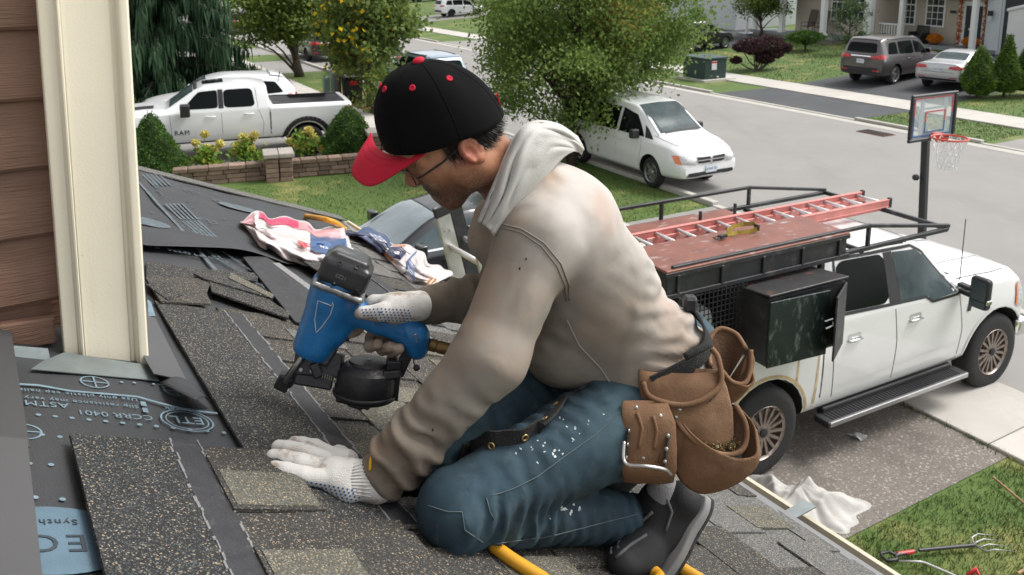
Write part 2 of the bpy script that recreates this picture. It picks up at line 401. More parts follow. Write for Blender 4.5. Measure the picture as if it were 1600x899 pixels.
blades(29.3, 42, 25.6, 36, 5000, .04, .08, .02); blades(24.3, 27.3, 14, 18.3, 2500, .03, .06, .014); blades(29.3, 40, 10, 18.5, 3500, .04, .08, .018)
tag(b.build('grass_tufts', M_blade), 'short green and straw coloured lawn grass blades', 'grass', kind='stuff')
# storm drain grate at the far kerb
r = empty('storm_drain', GT(1368, 209)+UP*.01, 0, 'rusty slotted storm drain grate at the far kerb', 'drain')
M_iron = mat('cast_iron', (.06, .05, .05), .7, .6, var=.3, vs=8); M_rust = mat('rust', (.22, .09, .045), .85, var=.4, vs=9, col2=(.09, .05, .04))
b = MB(); b.box((0, 0, .01), (1.0, .55, .02), (0, 0, R_(120))); b.build('grate_frame', M_rust, r)
b = MB()
for i in range(9): b.box(Vector((math.cos(R_(120)), math.sin(R_(120)), 0))*(-.42+i*.105)+UP*.028, (.05, .46, .02), (0, 0, R_(120)))
b.build('grate', M_iron, r)
# fallen leaves below the linden and on the verge
b = MB(); M_leaf_dry = mat('dry_leaf', (.34, .17, .05), .8, var=.4, vs=4)
for i in range(900):
    n = random.gauss(10.5, .9); t = random.gauss(31.5, 2.2); p = ST(n, t, .03); a = random.uniform(0, 6.28); d = Vector((math.cos(a), math.sin(a), .2))*.06; e = Vector((-math.sin(a), math.cos(a), .1))*.04
    b.add([p-d, p+e, p+d, p-e], [(0, 1, 2, 3)])
tag(b.build('fallen_leaves', M_leaf_dry), 'brown fallen leaves under the yellowing street tree', 'leaves', kind='stuff')
# ================================================================== THE HOUSE WE STAND ON
house = empty('house', KN+PD*-.6+SD*.8-UP*KN.z, 0, 'brown sided house with cream corner trim and half shingled garage roof', 'house')
def hb(b, name, m, parent=house, **k): return b.build(name, m, parent, world=(parent is house), **k)
M_sid = mat('brown_siding', (.20, .112, .074), .65, var=.12, vs=5, bump=.9, bs=70, aniso=None)
# wood-grain emboss along the plank: stretched bump
def grain(m, sc, st, rotz):
    nt = m.node_tree; L = nt.links.new; bnode = nt.nodes['Principled BSDF']; tc = nt.nodes.new('ShaderNodeTexCoord'); mp = nt.nodes.new('ShaderNodeMapping'); mp2 = nt.nodes.new('ShaderNodeMapping')
    mp.inputs['Rotation'].default_value = (0, 0, rotz); mp2.inputs['Scale'].default_value = sc; L(tc.outputs['Object'], mp.inputs[0]); L(mp.outputs[0], mp2.inputs[0])
    n = nt.nodes.new('ShaderNodeTexNoise'); n.inputs['Scale'].default_value = 1; n.inputs['Detail'].default_value = 6; L(mp2.outputs[0], n.inputs['Vector'])
    bp = nt.nodes.new('ShaderNodeBump'); bp.inputs['Strength'].default_value = st; bp.inputs['Distance'].default_value = .004; L(n.outputs[0], bp.inputs['Height']); L(bp.outputs[0], bnode.inputs['Normal'])
    return n.outputs[0]
grain(M_sid, (14, 14, 210), .9, -(math.pi/2-YAW))
M_cream = mat('cream_metal', (.78, .72, .57), .38, var=.03, vs=3, bump=.05, bs=200); layer(M_cream, (.40, .33, .22), 28, .70, .78, fac=.5); layer(M_cream, (.52, .46, .35), 3, .52, .75, fac=.35, aniso=(9, 9, .5)); layer(M_cream, (.30, .20, .12), 60, .74, .78, fac=.8, aniso=(1, 1, .6))
M_zinc = mat('galvanised_steel', (.22, .25, .25), .5, .6, var=.25, vs=7, bump=.1, bs=30); layer(M_zinc, (.20, .12, .07), 10, .66, .74, fac=.6)
M_greyp = mat('grey_painted_metal', (.050, .050, .051), .6, .0, var=.06, vs=3); layer(M_greyp, (.3, .15, .06), 30, .76, .79)
M_greyl = mat('grey_sheet_metal', (.068, .068, .070), .6, .0, var=.05, vs=3)
# wall with its planks
wall = hb(MB().box(U(-1.35, .95)+UP*.9, (1.46, .2, 4.2), (0, 0, math.pi/2-YAW)), 'wall', M_sid)
VW = .835
def WP(u, z, off): return KN+PD*u+SD*(VW-off)+UP*(z-KN.z)
zb = U(-.72, .8).z+.02
pl = None
prof_ = [(0, .0), (.001, .012), (.008, .018), (.03, .017), (.085, .011), (.095, .006), (.11, .004), (.15, .001), (.152, .0)]
for i in range(14):
    z0 = zb+.055+.1525*i
    b = MB(); ul, ur = -2.0, -.585
    v_ = [WP(u, z0+a, o) for u in (ul, ur) for a, o in prof_]; k = len(prof_)
    b.add(v_, [(j, j+k, j+k+1, j+1) for j in range(k-1)]+[(k-1, 2*k-1, k, 0), tuple(range(k-1, -1, -1)), tuple(range(k, 2*k))])
    o = hb(b, 'siding_plank', M_sid, wall, auto=30)
b = MB(); b.prism([WP(-1.4, zb+.0, .0), WP(-.618, zb-.045, .0), WP(-.618, zb+.018, .0), WP(-1.4, zb+.075, .0)], SD*-.028)
hb(b, 'bottom_board', M_sid, wall, bevel=.004)
# cream corner trim: an extruded profile, top and foot surveyed
def onv(px, py, v):
    r = ray(px, py); k = KN+SD*v; return O3+r*((k-O3).dot(SD)/r.dot(SD))
foot = [onv(100, 557, .775), onv(233, 578, .775)]; top = [onv(56, -10, .775), onv(199, -10, .775)]
ta = (top[0]-foot[0])/(top[0].z-foot[0].z); tb_ = (top[1]-foot[1])/(top[1].z-foot[1].z)
A0, B0 = foot[0]-ta*.012, foot[1]-tb_*.012; A1, B1 = foot[0]+ta*2.2, foot[1]+tb_*2.2
pf = [(0, -.02), (0, .004), (.03, .006), (.13, .006), (.17, .007), (.19, .018), (.215, .018), (.235, .008), (.3, .006), (.78, .006), (.80, .002), (.835, .000), (.85, .004), (.87, .016), (.90, .018), (.97, .016), (1, .010), (1.005, -.10), (.97, -.10), (.95, -.02)]
b = MB(); vs = []
for (a, c) in ((A0, B0), (A1, B1)):
    for f, o in pf: vs.append(a+(c-a)*f-SD*o)
k = len(pf); b.add(vs, [(j, (j+1) % k, (j+1) % k+k, j+k) for j in range(k)]+[tuple(range(k-1, -1, -1)), tuple(range(k, 2*k))])
hb(b, 'corner_trim', M_cream, auto=35, bevel=.002)
# upper house volume behind the trim (seen only from elsewhere)
hb(MB().box(KN+PD*-2.45+SD*2.9+UP*1.0, (3.9, 3.9, 4.0), (0, 0, math.pi/2-YAW)), 'upper_wall', M_sid)
# roof deck (with plywood thickness), walls below, gutter
M_deck = mat('plywood', (.35, .24, .14), .8, var=.2, vs=6)
EU, VN, VF = 1.180, -2.4, 3.72
deck = hb(MB().prism([U(-2.2, VN), U(EU, VN), U(EU, VF), U(-2.2, VF)], -RN*.03), 'roof', M_deck)
g_ = MB(); zz = .0
cen = KN+PD*-.6+SD*.66; cen.z = 1.65
hb(MB().box(cen, (3.4, 5.8, 3.2), (0, 0, math.pi/2-YAW)), 'garage_wall', M_sid)
hb(MB().prism([U(EU-.02, VN, -.035), U(EU-.02, VF, -.035), U(EU-.02, VF, -.035)-UP*.17, U(EU-.02, VN, -.035)-UP*.17], -PD*.02), 'fascia', M_cream)
hb(MB().prism([U(-2.2, VF+.002, -.032), U(EU, VF+.002, -.032), U(EU, VF+.002, -.19), U(-2.2, VF+.002, -.19)], SD*.02), 'rake_board', M_cream)
# gutter: K-style trough, open on top
M_gutin = mat('gutter_inside', (.10, .095, .085), .7, .1, var=.3, vs=9)
e0 = U(EU, VN, -.03)-UP*.005; L = VF-VN+.0
gp = [(-.005, .0), (-.003, -.10), (.05, -.115), (.075, -.07), (.10, -.035), (.102, .0), (.112, .004), (.114, -.012), (.106, -.034), (.082, -.074), (.055, -.119), (-.006, -.103)]
b = MB(); k = len(gp); vs = [e0+PD*a+UP*(c-.01)+SD*(L*q+.02*q) for q in (0, 1) for a, c in gp]
b.add(vs, [(j, (j+1) % k, (j+1) % k+k, j+k) for j in range(k)]+[tuple(range(k-1, -1, -1)), tuple(range(k, 2*k))])
gut = hb(b, 'gutter', M_cream, auto=25)
b = MB(); vs = [e0+PD*a+UP*(c-.006)+SD*(L*q) for q in (0.001, .999) for a, c in [(.0, .004), (.002, -.095), (.05, -.108), (.073, -.066), (.097, -.033)]]
b.add(vs, [(j, j+1, j+6, j+5) for j in range(4)]); hb(b, 'gutter_lining', M_gutin, gut)
hb(MB().prism([e0+PD*a+UP*(c-.01)+SD*(L+.02) for a, c in gp[:7]], SD*.003), 'gutter_end_cap', M_cream, gut)
b = MB(); p = U(EU, uv(1268, 806)[1]); b.box(p+PD*.055-UP*.006, (.115, .04, .004), (0, 0, math.pi/2-YAW)); b.box(p+PD*-.0-UP*.005, (.03, .03, .01), (0, 0, math.pi/2-YAW)); hb(b, 'gutter_hanger', M_zinc, gut)
# ---------------------------------------------------------------- underlayment
M_und = mat('black_underlayment', (.032, .034, .037), .62, var=.2, vs=3, bump=.35, bs=9)
def weave(m):
    nt = m.node_tree; L = nt.links.new; b_ = nt.nodes['Principled BSDF']; tc = nt.nodes.new('ShaderNodeTexCoord'); w = nt.nodes.new('ShaderNodeTexVoronoi'); w.inputs['Scale'].default_value = 330; L(tc.outputs['Object'], w.inputs['Vector'])
    bp = nt.nodes.new('ShaderNodeBump'); bp.inputs['Strength'].default_value = .35; bp.inputs['Distance'].default_value = .002; L(w.outputs['Distance'], bp.inputs['Height'])
    if b_.inputs['Normal'].is_linked: L(b_.inputs['Normal'].links[0].from_socket, bp.inputs['Normal'])
    L(bp.outputs[0], b_.inputs['Normal'])
weave(M_und)
def wob(u, v): return .0016*math.sin(u*9+1.3*math.sin(v*4))+.0014*math.sin(v*13+u*5)+.0012*math.sin(u*23-v*7)
b = MB(); b.grid(lambda a, c: U(-1.6+2.76*a, VN+(3.6-VN)*c, .006+wob(-1.6+2.76*a, VN+(3.6-VN)*c)), 70, 110)
und = hb(b, 'underlayment', M_und, smooth=True)
def upper(a, c):
    u = -1.6+2.74*a; v0 = 1.85+.2*max(0, min(1, (u+.25)/.5))+.35*max(0, min(1, (u-.3)/.4)); v = v0+(3.70-v0)*c
    lift = math.exp(-c*9)*(.035*math.exp(-((u+.05)/.28)**2)+.012*(1+math.sin(u*11))*.5) if u < .5 else 0
    return U(u, v, .011+wob(u, v)*1.4+lift)
b = MB(); b.grid(upper, 80, 60); up_ = hb(b, 'underlayment', M_und, smooth=True, solid=.0012)
# little tongue of underlayment folding out beside the flashing
def tongue(a, c):
    p0 = R(250, 598, .012).lerp(R(292, 596, .02), a); p1 = R(300, 640, .05).lerp(R(330, 632, .015), a)
    q = p0.lerp(p1, c); return q+RN*(.012*math.sin(a*3)+.02*c*(1-a))
b = MB(); b.grid(tongue, 8, 8); hb(b, 'underlayment_flap', M_und, und, smooth=True, solid=.0012)
M_print = mat('pale_blue_print', (.145, .21, .25), .7, var=.25, vs=30)
HP = .0105
def RF(px, py, h=HP):    # text frame on the roof: x up-slope, y toward the lens (upside down from here)
    return frame(R(px, py, h), -DD, -SD)
for s_, px, py, sz in (('CCRR 0401', 477, 636, .026), ('ASTM D226', 212, 616, .028), ('Slip resistance may vary depending', 438, 622, .0165), ('Use only plastic cap nails or', 446, 605, .0165), ('Intertek', 312, 636, .020), ('us', 260, 643, .014)):
    pass
def upr(s_, px, py, sz, sp=1.0, m=None, h=HP, par=None): return text(s_, sz, m or M_print, RF(px, py, h), par or und, world=False, spacing=sp)
upr('CCRR 0401', 238, 650, .030, 1.0); upr('ASTM D226', 107, 631, .031, 1.05)
upr('Slip resistance may vary depending', 216, 634, .019, 1.15); upr('Use only plastic cap nails or', 214, 623, .019, 1.15); upr('Intertek', 312, 640, .024); upr('us', 262, 643, .013)
M_print2 = mat('faint_print', (.085, .11, .125), .7, var=.3, vs=30)
def printed(b, name, par=None): return b.build(name, M_print2 if par is not None else M_print, par or und)
b = MB()
for px, py in ((224, 631), (227, 641)): b.quad(R(px-5, py-4, HP), R(px+3, py-3, HP), R(px+6, py+4, HP), R(px-3, py+3, HP))
printed(b, 'printed_bullet')
def ring(b, c, r0, r1, h=HP, n=28, ax=1.0, ay=1.0):
    x = -DD; y = -SD; vs = [c+x*(math.cos(2*math.pi*i/n)*r*ax)+y*(math.sin(2*math.pi*i/n)*r*ay) for r in (r0, r1) for i in range(n)]
    b.add(vs, [(i, (i+1) % n, (i+1) % n+n, i+n) for i in range(n)])
b = MB(); c = R(293, 657, HP); ring(b, c, .0475, .051, ax=1.1); ring(b, c, .039, .0415, ax=1.1); printed(b, 'printed_mark')
text('ETL', .046, M_print, frame(R(293, 657, HP)+DD*.036+SD*.016, -DD, -SD), und, world=False)
def crossmark(px, py, r=.03, par=None, h=HP):
    b = MB(); c = R(px, py, h); ring(b, c, r*.88, r)
    for d in (DD, SD): b.bar(c-d*r*.9, c+d*r*.9, r*.12, .0006, RN)
    printed(b, 'printed_mark', par)
for q in ((338, 711), (38, 674), (148, 597), (276, 611)): crossmark(*q)
for q in ((440, 400), (300, 357), (345, 315), (325, 345), (362, 372), (387, 398), (300, 300)): crossmark(q[0], q[1], .045, up_, .0165)
b = MB()
pts = [(25, 600), (60, 602), (110, 611), (170, 616), (215, 620), (250, 630), (290, 640), (340, 646)]
for p, q in zip(pts[:-1], pts[1:]): b.bar(R(*p, HP), R(*q, HP), .008, .0006, RN)
printed(b, 'printed_line')
b = MB()
ud = [uv(*q) for q in ((338, 711), (93, 680))]
for row, (pa, pb) in enumerate([((66, 679), (372, 718)), ((60, 648), (350, 676)), ((46, 724), (80, 726)), ((55, 777), (98, 780))]):
    n = (12, 12, 2, 2)[row]
    for i in range(n):
        f = i/max(1, n-1); px = pa[0]+(pb[0]-pa[0])*f; py = pa[1]+(pb[1]-pa[1])*f; ring(b, R(px, py, HP), .0, .0052, n=8)
for px, py in ((240, 600), (210, 598), (190, 597), (255, 605)): ring(b, R(px, py, HP), 0, .004, n=8)
printed(b, 'printed_dots')
# pale blue disc with the maker's word, cut off by the shingle
M_disc = mat('pale_blue_disc', (.088, .145, .19), .75, var=.1, vs=20, bump=.2, bs=300)
b = MB(); n = 40; c = R(80, 842, HP); b.add([c+(-DD)*(.125*math.cos(6.2832*i/n))+(-SD)*(.088*math.sin(6.2832*i/n)) for i in range(n)], [tuple(range(n))])
disc = b.build('printed_disc', M_disc, und)
M_dk = mat('dark_print', (.03, .04, .05), .8)
text('ECO', .062, M_dk, frame(R(136, 836, HP+.001), -DD, -SD), und, world=False, spacing=1.25); text('Synthetic', .021, M_dk, frame(R(121, 812, HP+.001), -DD, -SD), und, world=False, spacing=1.2)
# printing on the far sheet: long pale rules along the eave direction, marks, lettering
b = MB(); HU = .0175
cpts = [(215, 282), (245, 312), (280, 352), (330, 402), (345, 412)]
pts = [(216, 284), (262, 335), (300, 376), (322, 405), (340, 425)]
for p, q in zip(pts[:-1], pts[1:]): b.bar(R(*p, HU), R(*q, HU), .016, .0006, RN)
printed(b, 'printed_line', up_)
b = MB()
for i in range(6):
    o = i*6.5
    for (a, c) in (((258+o, 318), (283+o, 343)), ((285+o*.9, 346-i*.5), ((318+o*.8), 372-i*.3)), ((222+o, 272), (240+o, 290))):
        if i < 5: b.bar(R(a[0], a[1], HU), R(c[0], c[1], HU), .012, .0006, RN)
o = printed(b, 'printed_rules', up_); o['kind'] = 'stuff'
for s_, a, c, sz in (('ASTM D226  CCRR 0401', (318, 390), (392, 438), .055), ('Slip resistance may vary', (328, 398), (395, 440), .03), ('Use only plastic cap nails', (345, 392), (405, 432), .03), ('WARNING  Intertek', (232, 282), (268, 326), .05)):
    p = R(*a, HU); q = R(*c, HU); text(s_, sz*.8, M_print2, frame(p, q-p, RN.cross(q-p)), up_, world=False)
for s_, px, py, sz in (('Installation instructions', 290, 384, .035), ('ASTM D226  CCRR 0401', 342, 404, .04)):
    text(s_, sz, M_print2, frame(R(px, py, HU+.004), -DD, -SD), up_, world=False)
def blob(px, py, a_, b_, par, h=HU):
    b = MB(); c = R(px, py, h); n = 24; ang = random.uniform(0, .5)
    b.add([c+(-DD)*(a_*math.cos(6.2832*i/n))+(-SD)*(b_*math.sin(6.2832*i/n)) for i in range(n)], [tuple(range(n))]); printed(b, 'printed_disc', par)
blob(375, 325, .12, .07, up_); blob(228, 346, .10, .07, up_)
b = MB()
for i in range(70):
    u, v = random.uniform(-.3, .9), random.uniform(2.2, 3.6); u = round(u/.12)*.12; v = round(v/.11)*.11; ring(b, U(u, v, HU), 0, .007, n=6)
printed(b, 'printed_dots', up_)
# ---------------------------------------------------------------- shingles
def shingle_mat(name, base, tan, teal, k=1.0, fac=1.0):
    m = mat(name, base, .93, var=.22, vs=9, rnd=.12)
    layer(m, tuple(c*1.7 for c in base), 640, .55, .6, voronoi=True, fac=.7)
    layer(m, teal, 520, .90-.09*k, .91-.09*k, voronoi=True, fac=.75*fac); layer(m, tan, 400, .965-.035*k, .97-.035*k, voronoi=True, fac=.85*fac)
    nt = m.node_tree; L = nt.links.new; tc = nt.nodes.new('ShaderNodeTexCoord'); v = nt.nodes.new('ShaderNodeTexVoronoi'); v.inputs['Scale'].default_value = 600; L(tc.outputs['Object'], v.inputs['Vector'])
    bp = nt.nodes.new('ShaderNodeBump'); bp.inputs['Strength'].default_value = .9; bp.inputs['Distance'].default_value = .0025; bp.invert = True; L(v.outputs['Distance'], bp.inputs['Height']); L(bp.outputs[0], nt.nodes['Principled BSDF'].inputs['Normal'])
    return m
M_sh0 = shingle_mat('shingle_charcoal', (.021, .021, .022), (.42, .34, .24), (.14, .16, .155), .75)
M_sh1 = shingle_mat('shingle_brown', (.037, .033, .030), (.44, .35, .23), (.15, .165, .155), .6)
M_sh2 = shingle_mat('shingle_tan', (.085, .078, .062), (.46, .37, .24), (.24, .26, .22), 1.3)
M_sh3 = shingle_mat('shingle_grey', (.082, .081, .078), (.40, .35, .28), (.26, .27, .255), 1.4)
M_band = mat('shingle_nail_band', (.030, .031, .034), .75, var=.25, vs=40, bump=.4, bs=200); layer(M_band, (.15, .15, .15), 30, .6, .75, fac=.3)
M_chalk = mat('white_sealant', (.19, .19, .19), .9, var=.3, vs=80)
M_edge = mat('shingle_edge', (.008, .008, .008), .95)
def sheet(name, poly, t, h, m, parent=deck, edge=0.0):
    """a thin slab on the roof: polygon in (u,v)"""
    b = MB(); b.prism([U(u, v, h) for u, v in poly], RN*t); return b.build(name, m, parent)
def chalkline(u, va, vb, h, parent=deck, w=.0048):
    b = MB(); v = va
    while v < vb:
        d = random.uniform(.008, .03); ww = w*random.uniform(.45, 1.2); o = random.gauss(0, .0012)
        if random.random() < .9: b.prism([U(u+o-ww/2, v, h), U(u+o+ww/2, v+.002, h), U(u+o+ww/2, v+d, h), U(u+o-ww/2, v+d-.002, h)], RN*.0012)
        v += d*.95
    o = b.build('sealant_line', M_chalk, parent); o['kind'] = 'stuff'
EX = .15
rows = []
protos = {}
def jag(u0, u1, v0, v1):
    """a tab outline with slightly ragged edges"""
    return [(u0, v0), (u0+.5*(u1-u0), v0+random.gauss(0, .0015)), (u1, v0+random.gauss(0, .002)), (u1+random.gauss(0, .001), (v0+v1)/2), (u1, v1+random.gauss(0, .002)), (u0+.5*(u1-u0), v1+random.gauss(0, .0015)), (u0, v1)]
tones = [M_sh1, M_sh2, M_sh3, M_sh0]
def course(u0, va, vb, h, tanw, first=None, end=1.118):
    """one exposed course: base layer, then the laminated tabs that stand proud of it"""
    ca = MB(); ca.prism([U(u0-.02, va, h-.003), U(min(end, u0+EX+.004), va, h), U(min(end, u0+EX+.004), vb, h), U(u0-.02, vb, h-.003)], RN*.005)
    ca.build('shingle_course', first or M_sh1, deck)
    v = vb
    while v > va+.05:
        w = random.choice((.11, .15, .19, .24)); g = random.choice((.07, .10, .13, .17))
        v1 = v-g*random.uniform(.4, 1); v0 = max(va, v1-w)
        if v0 >= v1-.02: break
        m = random.choices([M_sh1, M_sh2, M_sh3, M_sh0], tanw)[0]
        o = sheet('shingle', jag(u0-.004, min(end+.003, u0+EX+.006), v0, v1), .0055, h+.0045, m)
        v = v0
def fullshingle(ut, ub, va, vb, h, nail, m=None):
    sheet('shingle', [(ut, va), (nail-.02, va), (nail-.02, vb), (ut, vb)], .006, h, M_sh0)
    sheet('shingle_nail_band', [(nail-.022, va), (nail+.032, va), (nail+.032, vb-.001), (nail-.022, vb-.001)], .0066, h, M_band)
    chalkline(nail-.022, va, vb, h+.0064); chalkline(nail+.030, va, vb, h+.0064, w=.005)
hb(MB().prism([U(1.06, VN, .004), U(EU+.012, VN, .004), U(EU+.012, VF, .004), U(1.06, VF, .004)], RN*.002), 'drip_edge', mat('drip_edge_metal', (.20, .20, .205), .45, .2, var=.1, vs=5))
# row limits up the eave, from the ridge side down
for i, (u0, vb) in enumerate([(-.138, 1.30), (.012, 1.32), (.162, 1.36), (.312, 1.40), (.462, 1.45), (.612, 1.5), (.762, 2.95), (.912, 3.05), (1.042, 3.4)]):
    far = max(0, (u0-.3)*1.3)
    course(u0, -1.6, vb, .010+.002*(i % 2), [4, 2, 1+3*far, .6] if u0 < .5 else [2.2, 1.2, 5, .2], M_sh1 if u0 < .6 else M_sh3)
fullshingle(-.345, -.1, .06, 1.24, .014, -.127)                # B : long strip running away along the eave direction
course(-.288, -1.6, .066, .020, [5, 2, .5, .6])
fullshingle(-.652, -.43, -1.6, .325, .026, -.468)              # A : nearest strip
course(-.436, -1.6, .312, .0275, [5, 2, .5, 1])
sheet('shingle', jag(-.432, -.284, .085, .205), .0055, .0335, M_sh2); sheet('shingle', jag(-.432, -.284, -.20, -.05), .0055, .0335, M_sh2)
# granulated starter strip along the rake
sheet('shingle', [(-1.6, 3.60), (1.20, 3.60), (1.20, 3.735), (-1.6, 3.735)], .006, .016, M_sh3)
sheet('shingle_nail_band', [(.70, 1.5), (.757, 1.5), (.757, 2.42), (.70, 2.42)], .006, .016, M_band); chalkline(.70, 1.5, 2.42, .0215)
sheet('shingle', [(.55, 1.5), (.70, 1.5), (.70, 2.2), (.55, 2.2)], .005, .013, M_band)
# flashing at the wall foot
b = MB(); b.prism([R(48, 578, .012), R(248, 596, .010), R(232, 572, .014), R(100, 552, .018), R(66, 566, .014)], RN*.002); hb(b, 'wall_flashing', M_zinc)
b = MB(); b.prism([onv(14, 540, .74), onv(75, 545, .74), onv(82, 578, .72), onv(22, 576, .72)], SD*.002); hb(b, 'step_flashing', M_zinc)
b = MB(); b.prism([R(220, 470, .014), R(228, 470, .014), R(291, 596, .016), R(240, 585, .03), R(225, 560, .03)], RN*.002); hb(b, 'grey_flashing', M_greyl)
b = MB(); b.quad(R(230, 468, .02), R(236, 472, .02), R(243, 494, .02), R(232, 494, .02)); printed(b, 'printed_panel')
# grey painted edge metal along the left
b = MB(); b.prism([R(14, 500, .03), U(-1.3, .78, .03), U(-1.3, .30, .03), R(46, 700, .03)], RN*.002); hb(b, 'edge_metal', M_greyp)
b = MB(); b.prism([R(42, 688, .034), U(-1.3, .36, .034), U(-1.3, -.6, .034), R(72, 960, .034)], RN*.002); hb(b, 'edge_metal', M_greyl)
# ---------------------------------------------------------------- loose shingles lying on the roof
def loose(name, q, label, m, h=.022, group=None, bandq=None, cat='shingle'):
    c = R(sum(p[0] for p in q)/len(q), sum(p[1] for p in q)/len(q), h)
    r = empty(name, c, 0, label, cat, group)
    P3 = [R(p[0], p[1], h+(p[2] if len(p) > 2 else 0)) for p in q]
    b = MB(); b.prism(P3, RN*.006); b.build('shingle_sheet', m, r, world=True)
    if bandq:
        b = MB(); b.prism([R(p[0], p[1], h+.0062+(p[2] if len(p) > 2 else 0)) for p in bandq[1]], RN*.003); b.build(bandq[0], bandq[2], r, world=True)
    return r
loose('loose_shingle', [(302, 430), (335, 428), (428, 464), (425, 469), (318, 438)], 'short loose shingle end with tan granules lying uppermost of the pair by the flipped sheet', M_sh0, .030, 'loose shingle scraps', ('shingle_tab', [(358, 436), (360, 427), (428, 462), (424, 467)], M_sh2))
loose('loose_shingle', [(326, 440), (380, 446), (452, 492), (450, 500), (330, 458)], 'dark charcoal loose shingle lying under the short tan tipped one', M_sh0, .024, 'loose shingle scraps')
loose('loose_shingle', [(379, 404), (412, 402, .008), (545, 478), (540, 530), (460, 505)], 'black backed loose shingle turned over with worn white sealant stripe', M_band, .020, 'loose shingle scraps', ('sealant_stripe', [(425, 412, .006), (436, 412, .006), (505, 462), (498, 466)], M_chalk))
loose('loose_shingle', [(228, 410), (300, 422), (420, 430), (395, 440), (228, 436)], 'dark granulated shingle partly tucked under the lifted underlayment edge', M_sh0, .016, 'loose shingle scraps')
loose('loose_shingle', [(226, 436), (330, 438), (322, 462), (330, 478), (250, 474)], 'brown flecked shingle offcut beside the cream corner trim', M_sh1, .022, 'loose shingle scraps', ('shingle_tab', [(228, 446), (250, 440), (285, 462), (262, 470)], M_sh0))
for i in range(3):
    loose('loose_shingle', [(425+4*i, 378+3*i), (470, 384+3*i), (562, 428+2*i), (556, 440+2*i), (500, 420+4*i)], ('lowest', 'middle', 'uppermost')[i]+' shingle in the small dark stack under the white wrapper', M_sh0, .022+.010*i, 'stacked shingles under the wrapper')
# ================================================================== VEHICLES
def paint(name, col, metal=0, rough=.32, dirt=.0):
    m = mat(name, col, rough, metal, coat=.8, var=.015, vs=3)
    if dirt: layer(m, tuple(c*.62 for c in col), 2.3, .52, .8, fac=dirt, aniso=(1, 1, 2.2))
    return m
M_white = paint('white_paint', (.74, .745, .745), dirt=.22); M_white2 = paint('white_paint_clean', (.78, .79, .80), dirt=.1)
M_taupe = paint('taupe_metallic', (.105, .095, .095), .5); M_silver = paint('silver_metallic', (.52, .53, .54), .5); M_dkgrey = paint('dark_grey_metallic', (.018, .020, .024), .2)
M_blackp = paint('black_paint', (.012, .012, .014)); M_bluegrey = paint('pale_blue_metallic', (.33, .42, .50), .4); M_darkred = paint('dark_brown_paint', (.04, .03, .03))
M_rub = mat('tyre_rubber', (.02, .02, .021), .85, var=.2, vs=20, bump=.2, bs=50); M_trim = mat('black_plastic', (.018, .018, .02), .55, bump=.1, bs=150)
M_gap = mat('panel_gap', (.02, .02, .02), .9); M_chrome = mat('chrome', (.75, .75, .76), .12, 1.0); M_alloy = mat('alloy_rim', (.42, .42, .43), .3, .9, var=.1, vs=20); M_rimrust = mat('brake_dust_alloy', (.36, .31, .28), .4, .85, var=.25, vs=14); layer(M_rimrust, (.13, .06, .03), 16, .5, .72, fac=.7)
M_glass = mat('tinted_glass', (.006, .008, .008), .06, 0, spec=.10); M_glass2 = mat('pale_glass', (.060, .080, .086), .16, 0, coat=0, spec=.12, var=.5, vs=1.4)
M_glass3 = mat('sky_lit_glass', (.16, .20, .215), .05, 0, coat=1, spec=.8, var=.3, vs=1.1)
M_red = mat('red_lens', (.50, .012, .02), .15, coat=1); M_amber = mat('amber_lens', (.75, .17, .02), .15, coat=1); M_clear = mat('clear_lens', (.55, .56, .57), .12, .2, coat=1, var=.4, vs=30)
M_plate = mat('white_plate', (.62, .66, .70), .5); M_pblue = mat('plate_blue', (.03, .09, .32), .5); M_well = mat('wheel_well', (.012, .012, .012), .95)
def pchip(xs, ys, x):
    xs = np.asarray(xs, float); ys = np.asarray(ys, float); h = np.diff(xs); d = np.diff(ys)/h; m = np.zeros(len(xs))
    for i in range(1, len(xs)-1):
        if d[i-1]*d[i] > 0: w1 = 2*h[i]+h[i-1]; w2 = h[i]+2*h[i-1]; m[i] = (w1+w2)/(w1/d[i-1]+w2/d[i])
    m[0] = d[0]; m[-1] = d[-1]; i = np.clip(np.searchsorted(xs, x)-1, 0, len(xs)-2); t = (x-xs[i])/h[i]
    return ys[i]*(1+2*t)*(1-t)**2+h[i]*m[i]*t*(1-t)**2+ys[i+1]*t*t*(3-2*t)+h[i]*m[i+1]*t*t*(t-1)
